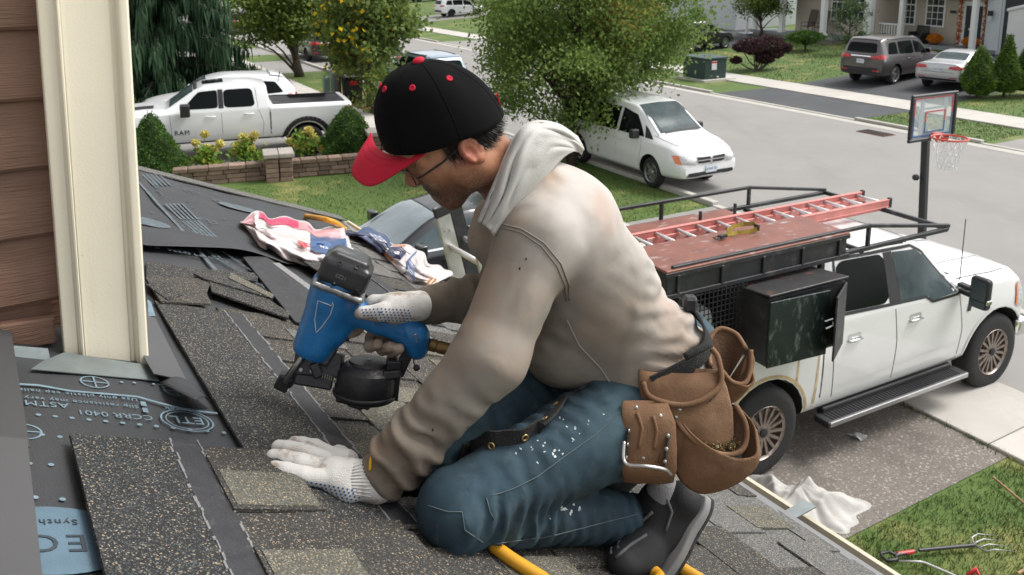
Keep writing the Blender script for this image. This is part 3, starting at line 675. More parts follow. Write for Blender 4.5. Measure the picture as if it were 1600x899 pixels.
class Car:
    def __init__(s, root, st, pm, arches, r, cut=None, n=72, linear=False, archw=.5):
        """st rows: x, z_sill, z_belt, z_top, half width body, at belt, at roof edge"""
        s.root = root; st = np.array(st, float); X = np.unique(np.concatenate([np.linspace(st[0, 0], st[-1, 0], n), st[:, 0]]))
        C = [np.interp(X, st[:, 0], st[:, k]) if linear else pchip(st[:, 0], st[:, k], X) for k in range(1, 7)]
        V = []; 
        for x, zs, zb, zt, wm, wt, wr in zip(X, *C):
            cr = .035*min(1, (zt-zb)/.3+.4)
            poly = [(0, zs), (wm*.80, zs), (wm*.955, zs+.05), (wm*.99, zs+.3*(zb-zs)), (wm, zs+.62*(zb-zs)), (wt+.3*(wm-wt), zb-.06), (wt, zb), (wr+.04*(wt-wr), zt-cr-.04*(zt-zb)), (wr-.06, zt-cr*.5), (wr*.5, zt-.006), (0, zt)]
            for _ in range(2):
                q = [poly[0]]
                for a, b in zip(poly[:-1], poly[1:]): q += [(a[0]*.75+b[0]*.25, a[1]*.75+b[1]*.25), (a[0]*.25+b[0]*.75, a[1]*.25+b[1]*.75)]
                poly = q+[poly[-1]]
            V.append([(x, y, z) for y, z in poly]+[(x, -y, z) for y, z in poly[-2:0:-1]])
        k = len(V[0]); vs = [p for row in V for p in row]; m = len(V)
        fs = [(i*k+j, i*k+(j+1) % k, (i+1)*k+(j+1) % k, (i+1)*k+j) for i in range(m-1) for j in range(k)]+[tuple(range(k-1, -1, -1)), tuple(range((m-1)*k, m*k))]
        o = mesh('body', vs, fs, [pm, M_well], None, True)
        def diff(cb):
            co = mesh('cutter', cb.v, cb.f, [pm, M_well]); co.data.polygons.foreach_set('material_index', [1]*len(co.data.polygons))
            md = o.modifiers.new('b', 'BOOLEAN'); md.operation = 'DIFFERENCE'; md.object = co; md.solver = 'EXACT'; md.material_mode = 'INDEX'
            bpy.context.view_layer.update(); dg = bpy.context.evaluated_depsgraph_get(); me = bpy.data.meshes.new_from_object(o.evaluated_get(dg)); o.modifiers.clear(); old = o.data; o.data = me; me.name = 'body'
            bpy.data.meshes.remove(old); bpy.data.objects.remove(co)
        for c in (cut or []): diff(MB().box(*c))
        cb = MB()
        for ax in arches:
            for sd in (-1, 1):
                w0, w1 = sorted((sd*.45, sd*1.4)); rr = r*1.17; n_ = 28
                base = [Vector((ax+rr*math.cos(6.2832*i/n_), w0, r*1.02+rr*math.sin(6.2832*i/n_)*1.02)) for i in range(n_)]
                cb.prism(base, (0, w1-w0, 0))
        diff(cb); me = o.data; o.parent = root
        for p in me.polygons: p.use_smooth = True
        me.set_sharp_from_angle(angle=R_(38)); s.body = o
        s.bvh = BVHTree.FromPolygons([v.co.copy() for v in me.vertices], [tuple(p.vertices) for p in me.polygons])
        s.r = r
    DIRS = {'L': ((0, 9, 0), (0, -1, 0), 0, 2), 'R': ((0, -9, 0), (0, 1, 0), 0, 2), 'F': ((9, 0, 0), (-1, 0, 0), 1, 2), 'B': ((-9, 0, 0), (1, 0, 0), 1, 2), 'T': ((0, 0, 9), (0, 0, -1), 0, 1)}
    def hit(s, side, a, b, eps):
        o, d, i, j = s.DIRS[side]; o = Vector(o); o[i] = a; o[j] = b; d = Vector(d)
        h = s.bvh.ray_cast(o, d)
        if h[0] is None:
            q = Vector(o); q[({0, 1, 2}-{i, j}).pop()] = 0; h = s.bvh.find_nearest(q)
        p, n = h[0], h[1]
        if n.dot(d) > 0: n = -n
        return p+n*eps
    def patch(s, name, side, quads, m, eps=.004, nu=8, nv=6, parent=None, rnd=0, thick=None, bulge=0):
        b = MB(); quads = [quads] if not isinstance(quads[0][0], (tuple, list)) else quads
        for q in quads:
            q = [Vector((p[0], p[1])) for p in q]
            def fn(a, c):
                if rnd:   # squircle mapping pulls the corners in
                    x, y = 2*a-1, 2*c-1; k = 1-rnd*.5*(abs(x)**6*abs(y)**6); a2, c2 = (x*(1-rnd*.10*(y**8)*(x**8))+1)/2, (y*(1-rnd*.16*(x**8)*(y**8))+1)/2
                else: a2, c2 = a, c
                p = (q[0]*(1-a2)+q[1]*a2)*(1-c2)+(q[3]*(1-a2)+q[2]*a2)*c2
                return s.hit(side, p.x, p.y, eps+bulge*(1-(2*a-1)**2)*(1-(2*c-1)**2))
            b.grid(fn, nu, nv)
        o = b.build(name, m, parent or s.root, smooth=True)
        if thick: md = o.modifiers.new('s', 'SOLIDIFY'); md.thickness = thick; md.offset = 0
        return o
    def line(s, name, side, pts, m=None, w=.008, eps=.0015, parent=None, nseg=6):
        b = MB()
        for p, q in zip(pts[:-1], pts[1:]):
            d = Vector((q[0]-p[0], q[1]-p[1])); n = Vector((-d.y, d.x)).normalized()*w/2
            b.grid(lambda a, c: s.hit(side, p[0]+d.x*a+n.x*(2*c-1), p[1]+d.y*a+n.y*(2*c-1), eps), nseg, 1)
        o = b.build(name, m or M_gap, parent or s.root, smooth=True); return o
    def wheels(s, xs, half, w=.22, rim=M_alloy, spokes=10, rr=.62, sides=(-1, 1), dbl=False, hub=None):
        proto = None
        for x in xs:
            for sd in sides:
                if proto is None:
                    r = s.r; b = MB(); pr = [(r*rr*.98, -w/2), (r*.80, -w/2-.008), (r*.93, -w/2+.004), (r*.985, -w/2+.03), (r, -w/2+.06), (r, w/2-.06), (r*.985, w/2-.03), (r*.93, w/2-.004), (r*.80, w/2+.008), (r*rr, w/2), (r*rr*.97, w/2-.03), (r*rr*.9, -w/2+.04)]
                    b.lathe(pr, axis=(0, 1, 0), n=40); o = b.build('wheel', M_rub, s.root, auto=40)
                    b = MB(); R1 = r*rr; b.lathe([(R1*.2, -.02), (R1*.95, -.02), (R1*.97, w*.46), (R1, w*.5+.004), (R1*1.01, w*.5), (R1*.93, w*.43), (R1*.9, w*.1), (R1*.3, w*.05)], axis=(0, 1, 0), n=36)
                    for k in range(spokes):
                        for dd in ((-.12, .12) if dbl else (0,)):
                            a = 2*math.pi*k/spokes; u = Vector((math.cos(a), 0, math.sin(a))); u2 = Vector((math.cos(a+dd), 0, math.sin(a+dd)))
                            b.bar(u*R1*.2+Vector((0, w*.38, 0)), u2*R1*.93+Vector((0, w*.42, 0)), R1*(.17 if not dbl else .10)*10/max(spokes, 8), .03, (0, 1, 0))
                    b.lathe([(R1*.30, w*.1), (R1*.32, w*.38), (R1*.26, w*.43), (R1*.12, w*.44), (.001, w*.45)], axis=(0, 1, 0), n=20)
                    rm = b.build('rim', rim, o, auto=40)
                    b = MB(); b.lathe([(R1*.86, w*.02), (R1*.86, w*.05), (.01, w*.05)], axis=(0, 1, 0), n=24); b.build('brake_disc', M_well, o)
                    if hub: b = MB(); b.lathe([(R1*.17, w*.40), (R1*.17, w*.5), (R1*.10, w*.53), (.001, w*.53)], axis=(0, 1, 0), n=16); b.build('hub_cap', hub, o, auto=40)
                    proto = o; src = o
                else:
                    o = copy_tree(proto, s.root)
                o.location = (x, sd*half, s.r); o.rotation_euler = (0, .25*x, 0 if sd > 0 else math.pi)
    def mirror(s, side, x, y, z, m, sc=1.0):
        sg = 1 if side == 'L' else -1
        b = MB(); b.box((x, sg*(y+.12*sc), z), (.13*sc, .20*sc, .17*sc)); b.bar((x+.02, sg*(y-.06), z-.06), (x, sg*(y+.06), z-.04), .06, .05)
        o = b.build('wing_mirror', m, s.root, bevel=.035*sc, seg=3, auto=50)
        b = MB(); b.box((x-.066*sc, sg*(y+.12*sc), z), (.004, .16*sc, .13*sc)); b.build('mirror_glass', M_glass, o)
        return o
    def handle(s, side, x, z, m, L=.2):
        a = s.hit(side, x-L/2, z, .03); c = s.hit(side, x+L/2, z, .03); b = MB(); b.tube([s.hit(side, x-L/2, z, .0), a, a.lerp(c, .5), c, s.hit(side, x+L/2, z, .0)], .014, 6); return b.build('door_handle', m, s.root, smooth=True)
def place(root, A, B, wb, half, side, scale=None):
    """A, B: ground contacts of the front and rear wheel on the side ('L'/'R') that is seen"""
    ax = (A-B); L = ax.length; ax.normalize(); sc = scale or L/wb; lat = Vector((-ax.y, ax.x, 0)).normalized()
    o = (A+B)/2+lat*half*sc*(-1 if side == 'L' else 1)
    root.location = o; root.rotation_euler = (0, 0, math.atan2(ax.y, ax.x)); root.scale = (sc, sc, sc); return sc
def placed(root, heading, contact, wx, half, side, sc=1.0):
    h = heading.normalized(); lat = Vector((-h.y, h.x, 0)); o = contact-h*wx*sc+lat*half*sc*(-1 if side == 'L' else 1)
    root.location = o; root.rotation_euler = (0, 0, math.atan2(h.y, h.x)); root.scale = (sc,)*3
# ---------------------------------------------------------------- the roofers' white crew-cab pickup
ford = empty('pickup_truck', (0, 0, 0), 0, 'white crew cab work pickup with black steel rack and tool boxes in the driveway below', 'pickup truck')
place(ford, G(1545, 607), G(1190, 745), 4.06, .98, 'R')
st = [(-3.3, .62, 1.50, 1.56, .93, .97, .90), (-3.25, .55, 1.50, 1.58, .97, .985, .92), (-2.0, .52, 1.50, 1.585, .99, .985, .92), (-1.20, .50, 1.52, 1.59, .99, .985, .92), (-1.185, .50, 1.56, 1.60, .985, .97, .90), (-1.16, .50, 1.57, 2.20, .985, .96, .76), (-.95, .50, 1.585, 2.285, .985, .96, .755), (-.3, .50, 1.58, 2.31, .985, .96, .755), (.35, .50, 1.56, 2.285, .985, .96, .745), (.62, .50, 1.555, 2.20, .985, .96, .74), (1.18, .50, 1.55, 1.70, .985, .955, .80), (1.30, .50, 1.545, 1.665, .985, .95, .82), (1.75, .55, 1.52, 1.65, 1.0, .95, .80), (2.35, .62, 1.48, 1.60, 1.0, .93, .78), (2.55, .64, 1.42, 1.55, .985, .91, .75), (2.62, .70, 1.30, 1.48, .95, .86, .68)]
c = Car(ford, st, M_white, (-2.03, 2.03), .515, cut=[((-2.24, 0, 1.35), (1.98, 1.66, .8))], n=60, linear=True)
c.wheels((-2.03, 2.03), .845, .27, M_rimrust, 16, .60, hub=M_trim)
for sd in ('R', 'L'):
    c.patch('rear_window', sd, [(-.98, 1.66), (-.10, 1.615), (-.07, 2.165), (-.86, 2.19)], M_glass, .005, rnd=.8, nu=14, nv=10)
    c.patch('door_pillar', sd, [(-.10, 1.60), (.11, 1.59), (.08, 2.165), (-.07, 2.17)], M_trim, .004)
    c.patch('front_window', sd, [[(.10, 1.585), (.62, 1.565), (.50, 2.12), (.09, 2.155)], [(.62, 1.50), (1.15, 1.52), (.70, 2.0), (.50, 2.12)]], M_glass2, .005)
    c.line('window_seal', sd, [(-1.02, 1.64), (-.12, 1.595), (.55, 1.565), (.68, 1.485), (1.18, 1.485), (.66, 2.06), (.45, 2.17), (0, 2.19), (-.88, 2.22), (-1.02, 1.64)], M_trim, .035, .005)
    c.line('door_seam', sd, [(-1.0, 1.58), (-1.03, 1.2), (-.98, .56), (.03, .56), (1.27, .60), (1.30, 1.0), (1.2, 1.5)], w=.012); c.line('door_seam', sd, [(.03, .56), (.05, 1.1), (-.01, 1.6)], w=.012)
    c.line('roof_seam', sd, [(-1.0, 1.62), (-.9, 2.235), (0, 2.235), (.48, 2.21), (1.2, 1.54)], w=.010); c.line('cab_seam', sd, [(-1.19, .56), (-1.19, 1.5)], w=.03)
    c.patch('body_crease', sd, [(-1.0, .78), (1.27, .83), (1.27, .845), (-1.0, .795)], M_white, .006, nu=20, nv=1)
    for x, z in ((-.70, 1.32), (.36, 1.34)):
        c.patch('handle_recess', sd, [(x-.11, z-.045), (x+.11, z-.045), (x+.11, z+.06), (x-.11, z+.06)], M_silver, .002, rnd=.6); c.handle(sd, x, z-.01, M_chrome, .2)
    c.patch('fender_vent', sd, [(1.36, 1.22), (1.43, 1.22), (1.50, 1.46), (1.44, 1.48)], M_trim, .008)
    sg = -1 if sd == 'R' else 1
    b = MB(); b.bar((1.22, sg*.93, 1.60), (1.23, sg*1.10, 1.58), .10, .05); b.bar((1.22, sg*.93, 1.52), (1.23, sg*1.10, 1.50), .08, .05); arm = b.build('mirror_arm', M_trim, ford, bevel=.012)
    b = MB(); b.box((1.26, sg*1.19, 1.56), (.12, .24, .40)); mh = b.build('towing_mirror', M_trim, ford, bevel=.045, seg=3, auto=50)
    b = MB(); b.box((1.196, sg*1.19, 1.60), (.006, .19, .24)); b.box((1.196, sg*1.19, 1.43), (.006, .19, .07)); b.build('mirror_glass', M_glass2, mh)
    b = MB(); b.box((1.26, sg*1.305, 1.47), (.10, .02, .06)); b.build('mirror_marker', M_chrome, mh, bevel=.008)
    # running board
    b = MB(); b.prism([Vector((-1.12, sg*.92, .40)), Vector((-1.12, sg*1.13, .40)), Vector((-1.20, sg*1.13, .40)), Vector((-1.20, sg*.92, .40))], (0, 0, .08)); b.box((.06, sg*1.01, .44), (2.5, .22, .07)); b.box((.06, sg*.90, .49), (2.3, .10, .10)); rb = b.build('running_board', M_trim, ford, bevel=.018, seg=2)
    b = MB(); b.box((.06, sg*1.125, .445), (2.46, .018, .06)); b.build('step_edge', M_alloy, rb, bevel=.006)
    b = MB()
    for i in range(46): b.box((-1.08+i*.05, sg*1.01, .478), (.022, .17, .008))
    q = b.build('step_tread', M_rub, rb); q['kind'] = 'stuff'
    c.patch('headlight', sd, [(2.40, 1.08), (2.60, 1.08), (2.57, 1.40), (2.44, 1.40)], M_clear, .012, bulge=.01); c.patch('side_marker', sd, [(2.36, 1.12), (2.42, 1.10), (2.45, 1.38), (2.41, 1.39)], M_amber, .014)
    # wheel-arch lip, yellowed and rusty at the rear
    for ax, mm in ((-2.03, mat('yellowed_lip', (.50, .38, .20), .6, var=.3, vs=8)), (2.03, M_white)):
        pts = [(ax+.635*math.cos(a), .525+.645*math.sin(a)) for a in np.linspace(-.02, math.pi+.02, 22)]
        c.line('arch_lip', sd, pts, mm, .035, .008, nseg=1)
c.patch('windshield', 'T', [(.62, -.66), (1.16, -.74), (1.16, .74), (.62, .66)], M_glass2, .004, nu=8, nv=12)
c.patch('cowl', 'T', [(1.17, -.76), (1.28, -.77), (1.28, .77), (1.17, .76)], M_trim, .006, nu=2, nv=12)
c.patch('grille', 'F', [(-.62, .95), (.62, .95), (.60, 1.40), (-.60, 1.40)], M_trim, .02, nu=12, nv=6)
for z in (1.05, 1.28): c.line('grille_bar', 'F', [(-.62, z), (.62, z)], M_chrome, .06, .035)
b = MB(); b.box((2.63, 0, .74), (.22, 1.98, .26)); b.build('front_bumper', M_chrome, ford, bevel=.06, seg=3, auto=50)
b = MB(); b.box((-3.38, 0, .66), (.20, 1.9, .18)); b.build('rear_bumper', M_chrome, ford, bevel=.04, seg=2, auto=50)
c.line('hood_seam', 'T', [(1.29, -.84), (2.0, -.83), (2.5, -.78), (2.56, -.5), (2.56, .5), (2.5, .78), (1.29, .84)], w=.012)
c.line('hood_crease', 'T', [(1.4, -.42), (2.5, -.36)], M_white, .05, .012); c.line('hood_crease', 'T', [(1.4, .42), (2.5, .36)], M_white, .05, .012)
b = MB(); p = c.hit('R', 1.36, 1.50, 0); b.tube([(1.34, -.86, 1.58), (1.33, -.86, 2.40)], .006, 5); b.build('radio_antenna', M_trim, ford)
for x in (-1.62, -1.30):   # rust weeping down the bed side
    c.patch('rust_streak', 'R', [(x-.02, .62), (x+.03, .62), (x+.05, 1.30), (x+.02, 1.30)], mat('rust_weep', (.52, .42, .26), .6, var=.3, vs=14), .002, nu=2, nv=12)
# rack and boxes: black steel
M_steel = mat('black_steel', (.026, .028, .031), .5, .25, var=.3, vs=5, bump=.15, bs=30); layer(M_steel, (.11, .115, .12), 6, .56, .68, fac=.5); layer(M_steel, (.16, .07, .04), 5, .66, .74, fac=.8)
M_boxtop = mat('rusty_red_steel', (.20, .072, .05), .5, .1, var=.2, vs=4, bump=.1, bs=20); layer(M_boxtop, (.40, .38, .38), 5, .58, .68, fac=.7, aniso=(.7, 2, 1)); layer(M_boxtop, (.09, .05, .045), 7, .6, .7, fac=.6)
M_green = mat('green_black_steel', (.012, .022, .021), .42, .3, var=.3, vs=4); layer(M_green, (.20, .24, .24), 9, .58, .70, fac=.6, aniso=(1.5, 1, .6)); layer(M_green, (.20, .08, .04), 4, .70, .76)
b = MB(); b.box((-2.18, -.63, 2.465), (2.5, .66, .24)); tb = b.build('tool_box', M_steel, ford, bevel=.006)
b = MB(); b.box((-2.18, -.625, 2.600), (2.54, .70, .03)); b.build('box_lid', M_boxtop, tb, bevel=.006)
b = MB(); b.box((-2.18, -.968, 2.565), (2.56, .022, .05)); b.box((-2.18, -.968, 2.345), (2.56, .03, .05))
for i in range(5): b.box((-3.3+i*.56, -.972, 2.455), (.035, .022, .2))
b.build('box_rim', M_steel, tb, bevel=.004)
b = MB(); b.box((-2.18, .62, 2.40), (2.3, .5, .03)); b.box((-2.18, 0, 2.33), (2.3, .05, .05)); b.build('far_tray', M_boxtop, ford, bevel=.004)
M_boxroof = mat('scuffed_steel', (.045, .045, .047), .45, .3, var=.3, vs=5); layer(M_boxroof, (.24, .10, .055), 3, .55, .66, fac=.9)
# side box with its doors ajar
M_boxin = mat('box_inside', (.02, .02, .02), .9)
b = MB(); b.box((-1.90, -1.09, 1.90), (1.08, .46, .72)); sb = b.build('side_box', M_steel, ford, bevel=.008)
b = MB(); b.box((-1.90, -1.325, 1.90), (1.02, .006, .64)); b.build('box_opening', M_boxin, sb)
hx = -2.42; a = R_(-7); b = MB(); b.box((-2.06, -1.37, 1.89), (.78, .02, .70), (0, 0, R_(-4))); d1 = b.build('box_door', M_green, sb, bevel=.005)
b = MB(); b.box((-1.545, -1.44, 1.89), (.50, .02, .69), (0, 0, R_(30))); d2 = b.build('box_door', M_steel, sb, bevel=.005)
b = MB(); b.tube([(-1.74, -1.42, 1.92), (-1.68, -1.46, 1.95), (-1.66, -1.46, 1.88), (-1.72, -1.42, 1.84)], .012, 6); b.build('door_latch', M_chrome, d1)
b = MB(); b.box((-1.90, -1.10, 2.275), (1.12, .5, .02), (R_(-6), 0, 0)); b.build('box_roof', M_boxroof, sb, bevel=.004)
# wire mesh side panel
b = MB()
for i in range(17): b.bar((-3.3+i*.055, -.99, 1.62), (-3.3+i*.055, -.99, 2.33), .008, .008)
for i in range(13): b.bar((-3.32, -.985, 1.62+i*.057), (-2.42, -.985, 1.62+i*.057), .008, .008)
b.build('mesh_panel', M_steel, ford)['kind'] = 'stuff'
# rack rails
def rail(pts, w=.05): b = MB(); [b.bar(p, q, w, w) for p, q in zip(pts[:-1], pts[1:])]; return b
for sg in (-1, 1):
    y = .93*sg
    rail([(-3.35, y, 2.36), (.86, y, 2.36)]).build('rack_rail', M_steel, ford, bevel=.006)
    rail([(-3.35, y, 2.62), (-.55, y, 2.62), (.90, y, 2.40)], .042).build('rack_top_rail', M_steel, ford, bevel=.006)
    for x in (-3.3, -2.0, -.55): rail([(x, y, 2.33), (x, y, 2.62)], .042).build('rack_post', M_steel, ford, bevel=.005)
    for x in (-3.2, -1.28): rail([(x, y, 1.5), (x, y, 2.36)], .06).build('rack_leg', M_steel, ford, bevel=.005)
rail([(.86, -.95, 2.37), (.86, .95, 2.37)]).build('rack_crossbar', M_steel, ford, bevel=.006)
for x in (-.62, -2.0, -3.3): rail([(x, -.93, 2.33), (x, .93, 2.33)]).build('rack_crossbar', M_steel, ford, bevel=.006)
for x, y in ((-1.15, .55), (-1.75, .5)): rail([(x, y, 2.36), (x, y, 2.58)], .028).build('rack_pin', M_steel, ford)
FW = lambda x, y, z: wmat(ford) @ Vector((x, y, z))
# red fibreglass extension ladder on the rack (rests on it: a thing of its own)
M_fib = mat('red_fibreglass', (.56, .20, .175), .55, var=.18, vs=4); layer(M_fib, (.62, .50, .48), 6, .6, .68, fac=.7, aniso=(1, 3, 1))
M_alu = mat('aluminium', (.62, .62, .62), .38, .85, var=.12, vs=12); layer(M_alu, (.32, .30, .28), 14, .62, .72, fac=.6)
M_aluw = mat('pale_aluminium', (.72, .72, .72), .45, .5, var=.06, vs=12)
lad = empty('extension_ladder', FW(-1, .2, 2.5), ford.rotation_euler.z, 'red fibreglass extension ladder with pale rungs lying on the truck rack', 'ladder'); lad.scale = ford.scale
b0 = Vector((-2.9, .05, 2.52)); yl, yr, z = .42, -.02, .0
Lx0, Lx1 = -3.0, .92
def lp(x, f, dz): return Vector((x+1, (.36*(1-f)-.06*f)-.0, 2.46+dz-2.5+.0))-Vector((0, .2, 0))
for f in (0, 1):
    b = MB(); b.bar(lp(Lx0, f, 0), lp(Lx1, f, 0), .035, .095); b.bar(lp(Lx0, f, .045), lp(Lx1, f, .045), .05, .012); b.bar(lp(Lx0, f, -.045), lp(Lx1, f, -.045), .05, .012); b.build('rail', M_fib, lad, bevel=.004)
    g = .11 if f == 0 else -.11
    b = MB(); p, q = lp(-2.7, f, .02), lp(Lx1+.02, f, .02); off = Vector((0, -.05 if f == 0 else .05, -.08)); b.bar(p+off, q+off, .035, .09); b.build('fly_rail', M_fib, lad, bevel=.004)
    b = MB()
    for i in range(9):
        p = lp(-2.75+i*.31, f, .0)+Vector((0, -.02 if f == 0 else -.02, -.0)); b.lathe([(.018, 0), (.018, .006), (.001, .006)], p, (0, -1, 0), 8)
    b = MB(); b.bar(lp(Lx1, f, 0), lp(Lx1+.05, f, 0), .05, .13); b.build('end_cap', M_trim, lad, bevel=.006)
for i in range(13):
    x = -2.85+i*.305; b = MB(); b.tube([lp(x, 0, .015), lp(x, 1, .015)], .02, 8); b.build('rung', M_aluw, lad, smooth=True)
for i in range(12):
    x = -2.72+i*.305; b = MB(); b.tube([lp(x, .12, -.06), lp(x, .88, -.06)], .018, 8); b.build('fly_rung', M_aluw, lad, smooth=True)
# ratchet strap lying on the box lid
st_ = empty('ratchet_strap', FW(-2.0, -.45, 2.62), ford.rotation_euler.z, 'yellow ratchet strap lying in a loop on the rusty box lid', 'strap')
M_strap = mat('yellow_strap', (.30, .22, .035), .8, var=.3, vs=20)
b = MB(); pts = [(-.34, -.05, .02), (-.22, -.02, .03), (-.06, .0, .012), (.08, -.03, .012), (.17, -.06, .04), (.19, .02, .07), (.10, .08, .06), (-.04, .09, .05), (-.14, .06, .03)]
for p, q in zip(pts[:-1], pts[1:]): b.bar(p, q, .006, .045, (0, .2, 1))
b.build('webbing', M_strap, st_)
b = MB(); b.box((-.30, -.045, .03), (.10, .05, .03), (0, 0, .2)); b.tube([(-.36, -.07, .03), (-.40, -.07, .02), (-.40, -.02, .02), (-.35, -.02, .03)], .007, 6); b.box((.17, -.04, .05), (.02, .06, .06)); b.build('ratchet', M_steel, st_)
# jerry can behind the mesh
jc = empty('fuel_can', FW(-2.85, -.70, 1.60), ford.rotation_euler.z, 'white and red plastic jug behind the truck mesh panel', 'jug')
b = MB(); b.box((0, 0, .28), (.36, .26, .24), taper=.75); b.tube([(0, 0, .38), (0, 0, .46)], .035, 10); b.build('jug_top', mat('white_plastic', (.65, .66, .68), .45), jc, bevel=.03, seg=3)
b = MB(); b.box((0, 0, .08), (.37, .27, .17)); b.build('jug_base', mat('red_plastic', (.60, .02, .02), .4), jc, bevel=.03, seg=3)
# ---------------------------------------------------------------- white minivan at the kerb (nose towards us)
van = empty('minivan', (0, 0, 0), 0, 'white minivan parked at the near kerb beneath the leafy tree', 'minivan')
placed(van, -TD, ST(12.50, 14.95), 1.54, .86, 'R', .96); van.scale = (.96, .96, 1.08)
st = [(-2.60, .50, .95, 1.15, .90, .88, .70), (-2.52, .40, 1.02, 1.55, .96, .93, .70), (-2.40, .34, 1.04, 1.70, .98, .95, .72), (-1.5, .28, 1.05, 1.76, 1.0, .965, .74), (-.3, .26, 1.04, 1.77, 1.0, .965, .74), (.55, .26, 1.03, 1.74, 1.0, .965, .71), (1.05, .26, 1.03, 1.52, 1.0, .96, .69), (1.62, .28, 1.02, 1.19, .995, .94, .75), (1.78, .30, 1.01, 1.14, .99, .93, .76), (2.15, .32, .97, 1.09, .97, .89, .72), (2.42, .34, .88, 1.01, .93, .84, .66), (2.56, .36, .80, .93, .88, .76, .60), (2.64, .42, .70, .80, .80, .68, .54)]
c = Car(van, st, M_white2, (-1.54, 1.54), .345, linear=False)
c.wheels((-1.54, 1.54), .83, .21, M_alloy, 5, .66, dbl=True)
c.patch('windshield', 'T', [(.62, -.62), (1.57, -.75), (1.57, .75), (.62, .62)], M_glass2, .004, nu=10, nv=14); c.line('wiper', 'T', [(1.54, -.6), (1.49, .1)], M_trim, .03, .012); c.line('wiper', 'T', [(1.54, .0), (1.47, .62)], M_trim, .03, .012); c.line('windshield_trim', 'T', [(1.585, -.76), (1.585, .76)], M_trim, .035, .006)
for sd in 'LR':
    c.patch('front_window', sd, [(.22, 1.09), (1.22, 1.09), (.76, 1.52), (.22, 1.62)], M_glass, .004); c.patch('quarter_window', sd, [(1.26, 1.08), (1.54, 1.07), (1.24, 1.26), (1.10, 1.33)], M_trim, .004)
    c.patch('sliding_window', sd, [(-.95, 1.09), (.12, 1.09), (.12, 1.62), (-.95, 1.62)], M_glass, .004); c.patch('rear_side_window', sd, [(-2.25, 1.10), (-1.05, 1.09), (-1.05, 1.62), (-2.15, 1.58)], M_glass, .004)
    c.line('door_seam', sd, [(1.10, .34), (1.18, .8), (1.16, 1.06)]); c.line('door_seam', sd, [(.16, .34), (.16, 1.64)]); c.line('door_seam', sd, [(-1.0, .34), (-1.0, 1.64)]); c.line('rocker', sd, [(-1.1, .31), (1.1, .31)], M_trim, .05, .004)
    c.patch('body_moulding', sd, [(-1.0, .60), (1.1, .58), (1.1, .63), (-1.0, .65)], M_white2, .012, nu=14, nv=2)
    c.handle(sd, .34, .92, M_white2); c.handle(sd, -.05, .92, M_white2); c.mirror(sd, 1.0, .92, 1.14, M_trim, 1.15)
    s = -1 if sd == 'R' else 1
    c.patch('headlight', 'F', [(s*.46, .66), (s*.86, .70), (s*.84, .86), (s*.46, .80)], M_clear, .01, bulge=.02); c.patch('turn_signal', 'F', [(s*.84, .68), (s*.92, .70), (s*.91, .85), (s*.84, .86)], M_amber, .012)
c.patch('grille', 'F', [[(-.42, .70), (-.03, .66), (-.03, .80), (-.44, .82)], [(.03, .66), (.42, .70), (.44, .82), (.03, .80)]], M_trim, .014)
for z in (.68, .755, .83): c.line('grille_bar', 'F', [(-.44, z), (.44, z)], M_chrome, .022, .026, nseg=12)
c.line('grille_bar', 'F', [(0, .64), (0, .84)], M_chrome, .05, .026)
c.patch('bumper_intake', 'F', [(-.74, .42), (.74, .42), (.70, .50), (-.70, .50)], M_trim, .012, nu=14, nv=3)
b = MB(); p = c.hit('F', 0, .55, .02); b.box(p, (.012, .34, .15)); lpz = b.build('licence_plate', M_plate, van)
text('BXWF 787', .075, M_pblue, frame(p+Vector((.008, -.155, -.028)), (0, 1, 0), (0, 0, 1)), lpz, world=False)
c.line('hood_seam', 'T', [(1.5, -.80), (2.2, -.74), (2.42, -.4), (2.42, .4), (2.2, .74), (1.5, .80)], w=.012)
# ---------------------------------------------------------------- neighbour's white crew-cab pickup, side on
ram = empty('pickup_truck', (0, 0, 0), 0, 'white crew cab pickup parked side on behind the low brick wall', 'pickup truck')
placed(ram, Vector((-math.sin(R_(69)), -math.cos(R_(69)), 0)), ST(6.35, 22.3), -1.9, .86, 'L', 1.07)
st = [(-3.05, .66, 1.30, 1.38, .93, .95, .88), (-3.0, .58, 1.32, 1.40, .97, .97, .90), (-1.9, .55, 1.33, 1.41, .99, .975, .90), (-1.02, .53, 1.34, 1.41, .99, .975, .90), (-1.0, .53, 1.36, 1.60, .985, .95, .82), (-.96, .53, 1.36, 1.88, .985, .95, .74), (-.7, .53, 1.36, 1.95, .985, .95, .74), (0, .53, 1.35, 1.98, .985, .95, .74), (.55, .53, 1.34, 1.94, .985, .95, .73), (.85, .53, 1.34, 1.80, .985, .945, .72), (1.42, .53, 1.33, 1.42, .985, .94, .78), (1.9, .56, 1.31, 1.42, 1.0, .93, .76), (2.5, .62, 1.26, 1.38, .98, .90, .72), (2.85, .66, 1.15, 1.30, .93, .84, .66), (2.92, .72, 1.0, 1.15, .86, .78, .6)]
c = Car(ram, st, M_white2, (-1.9, 1.9), .42, cut=[((-2.0, 0, 1.25), (1.82, 1.62, .8))], linear=True)
c.wheels((-1.9, 1.9), .86, .28, mat('black_rim', (.03, .03, .032), .3, .6), 8, .60, hub=M_chrome)
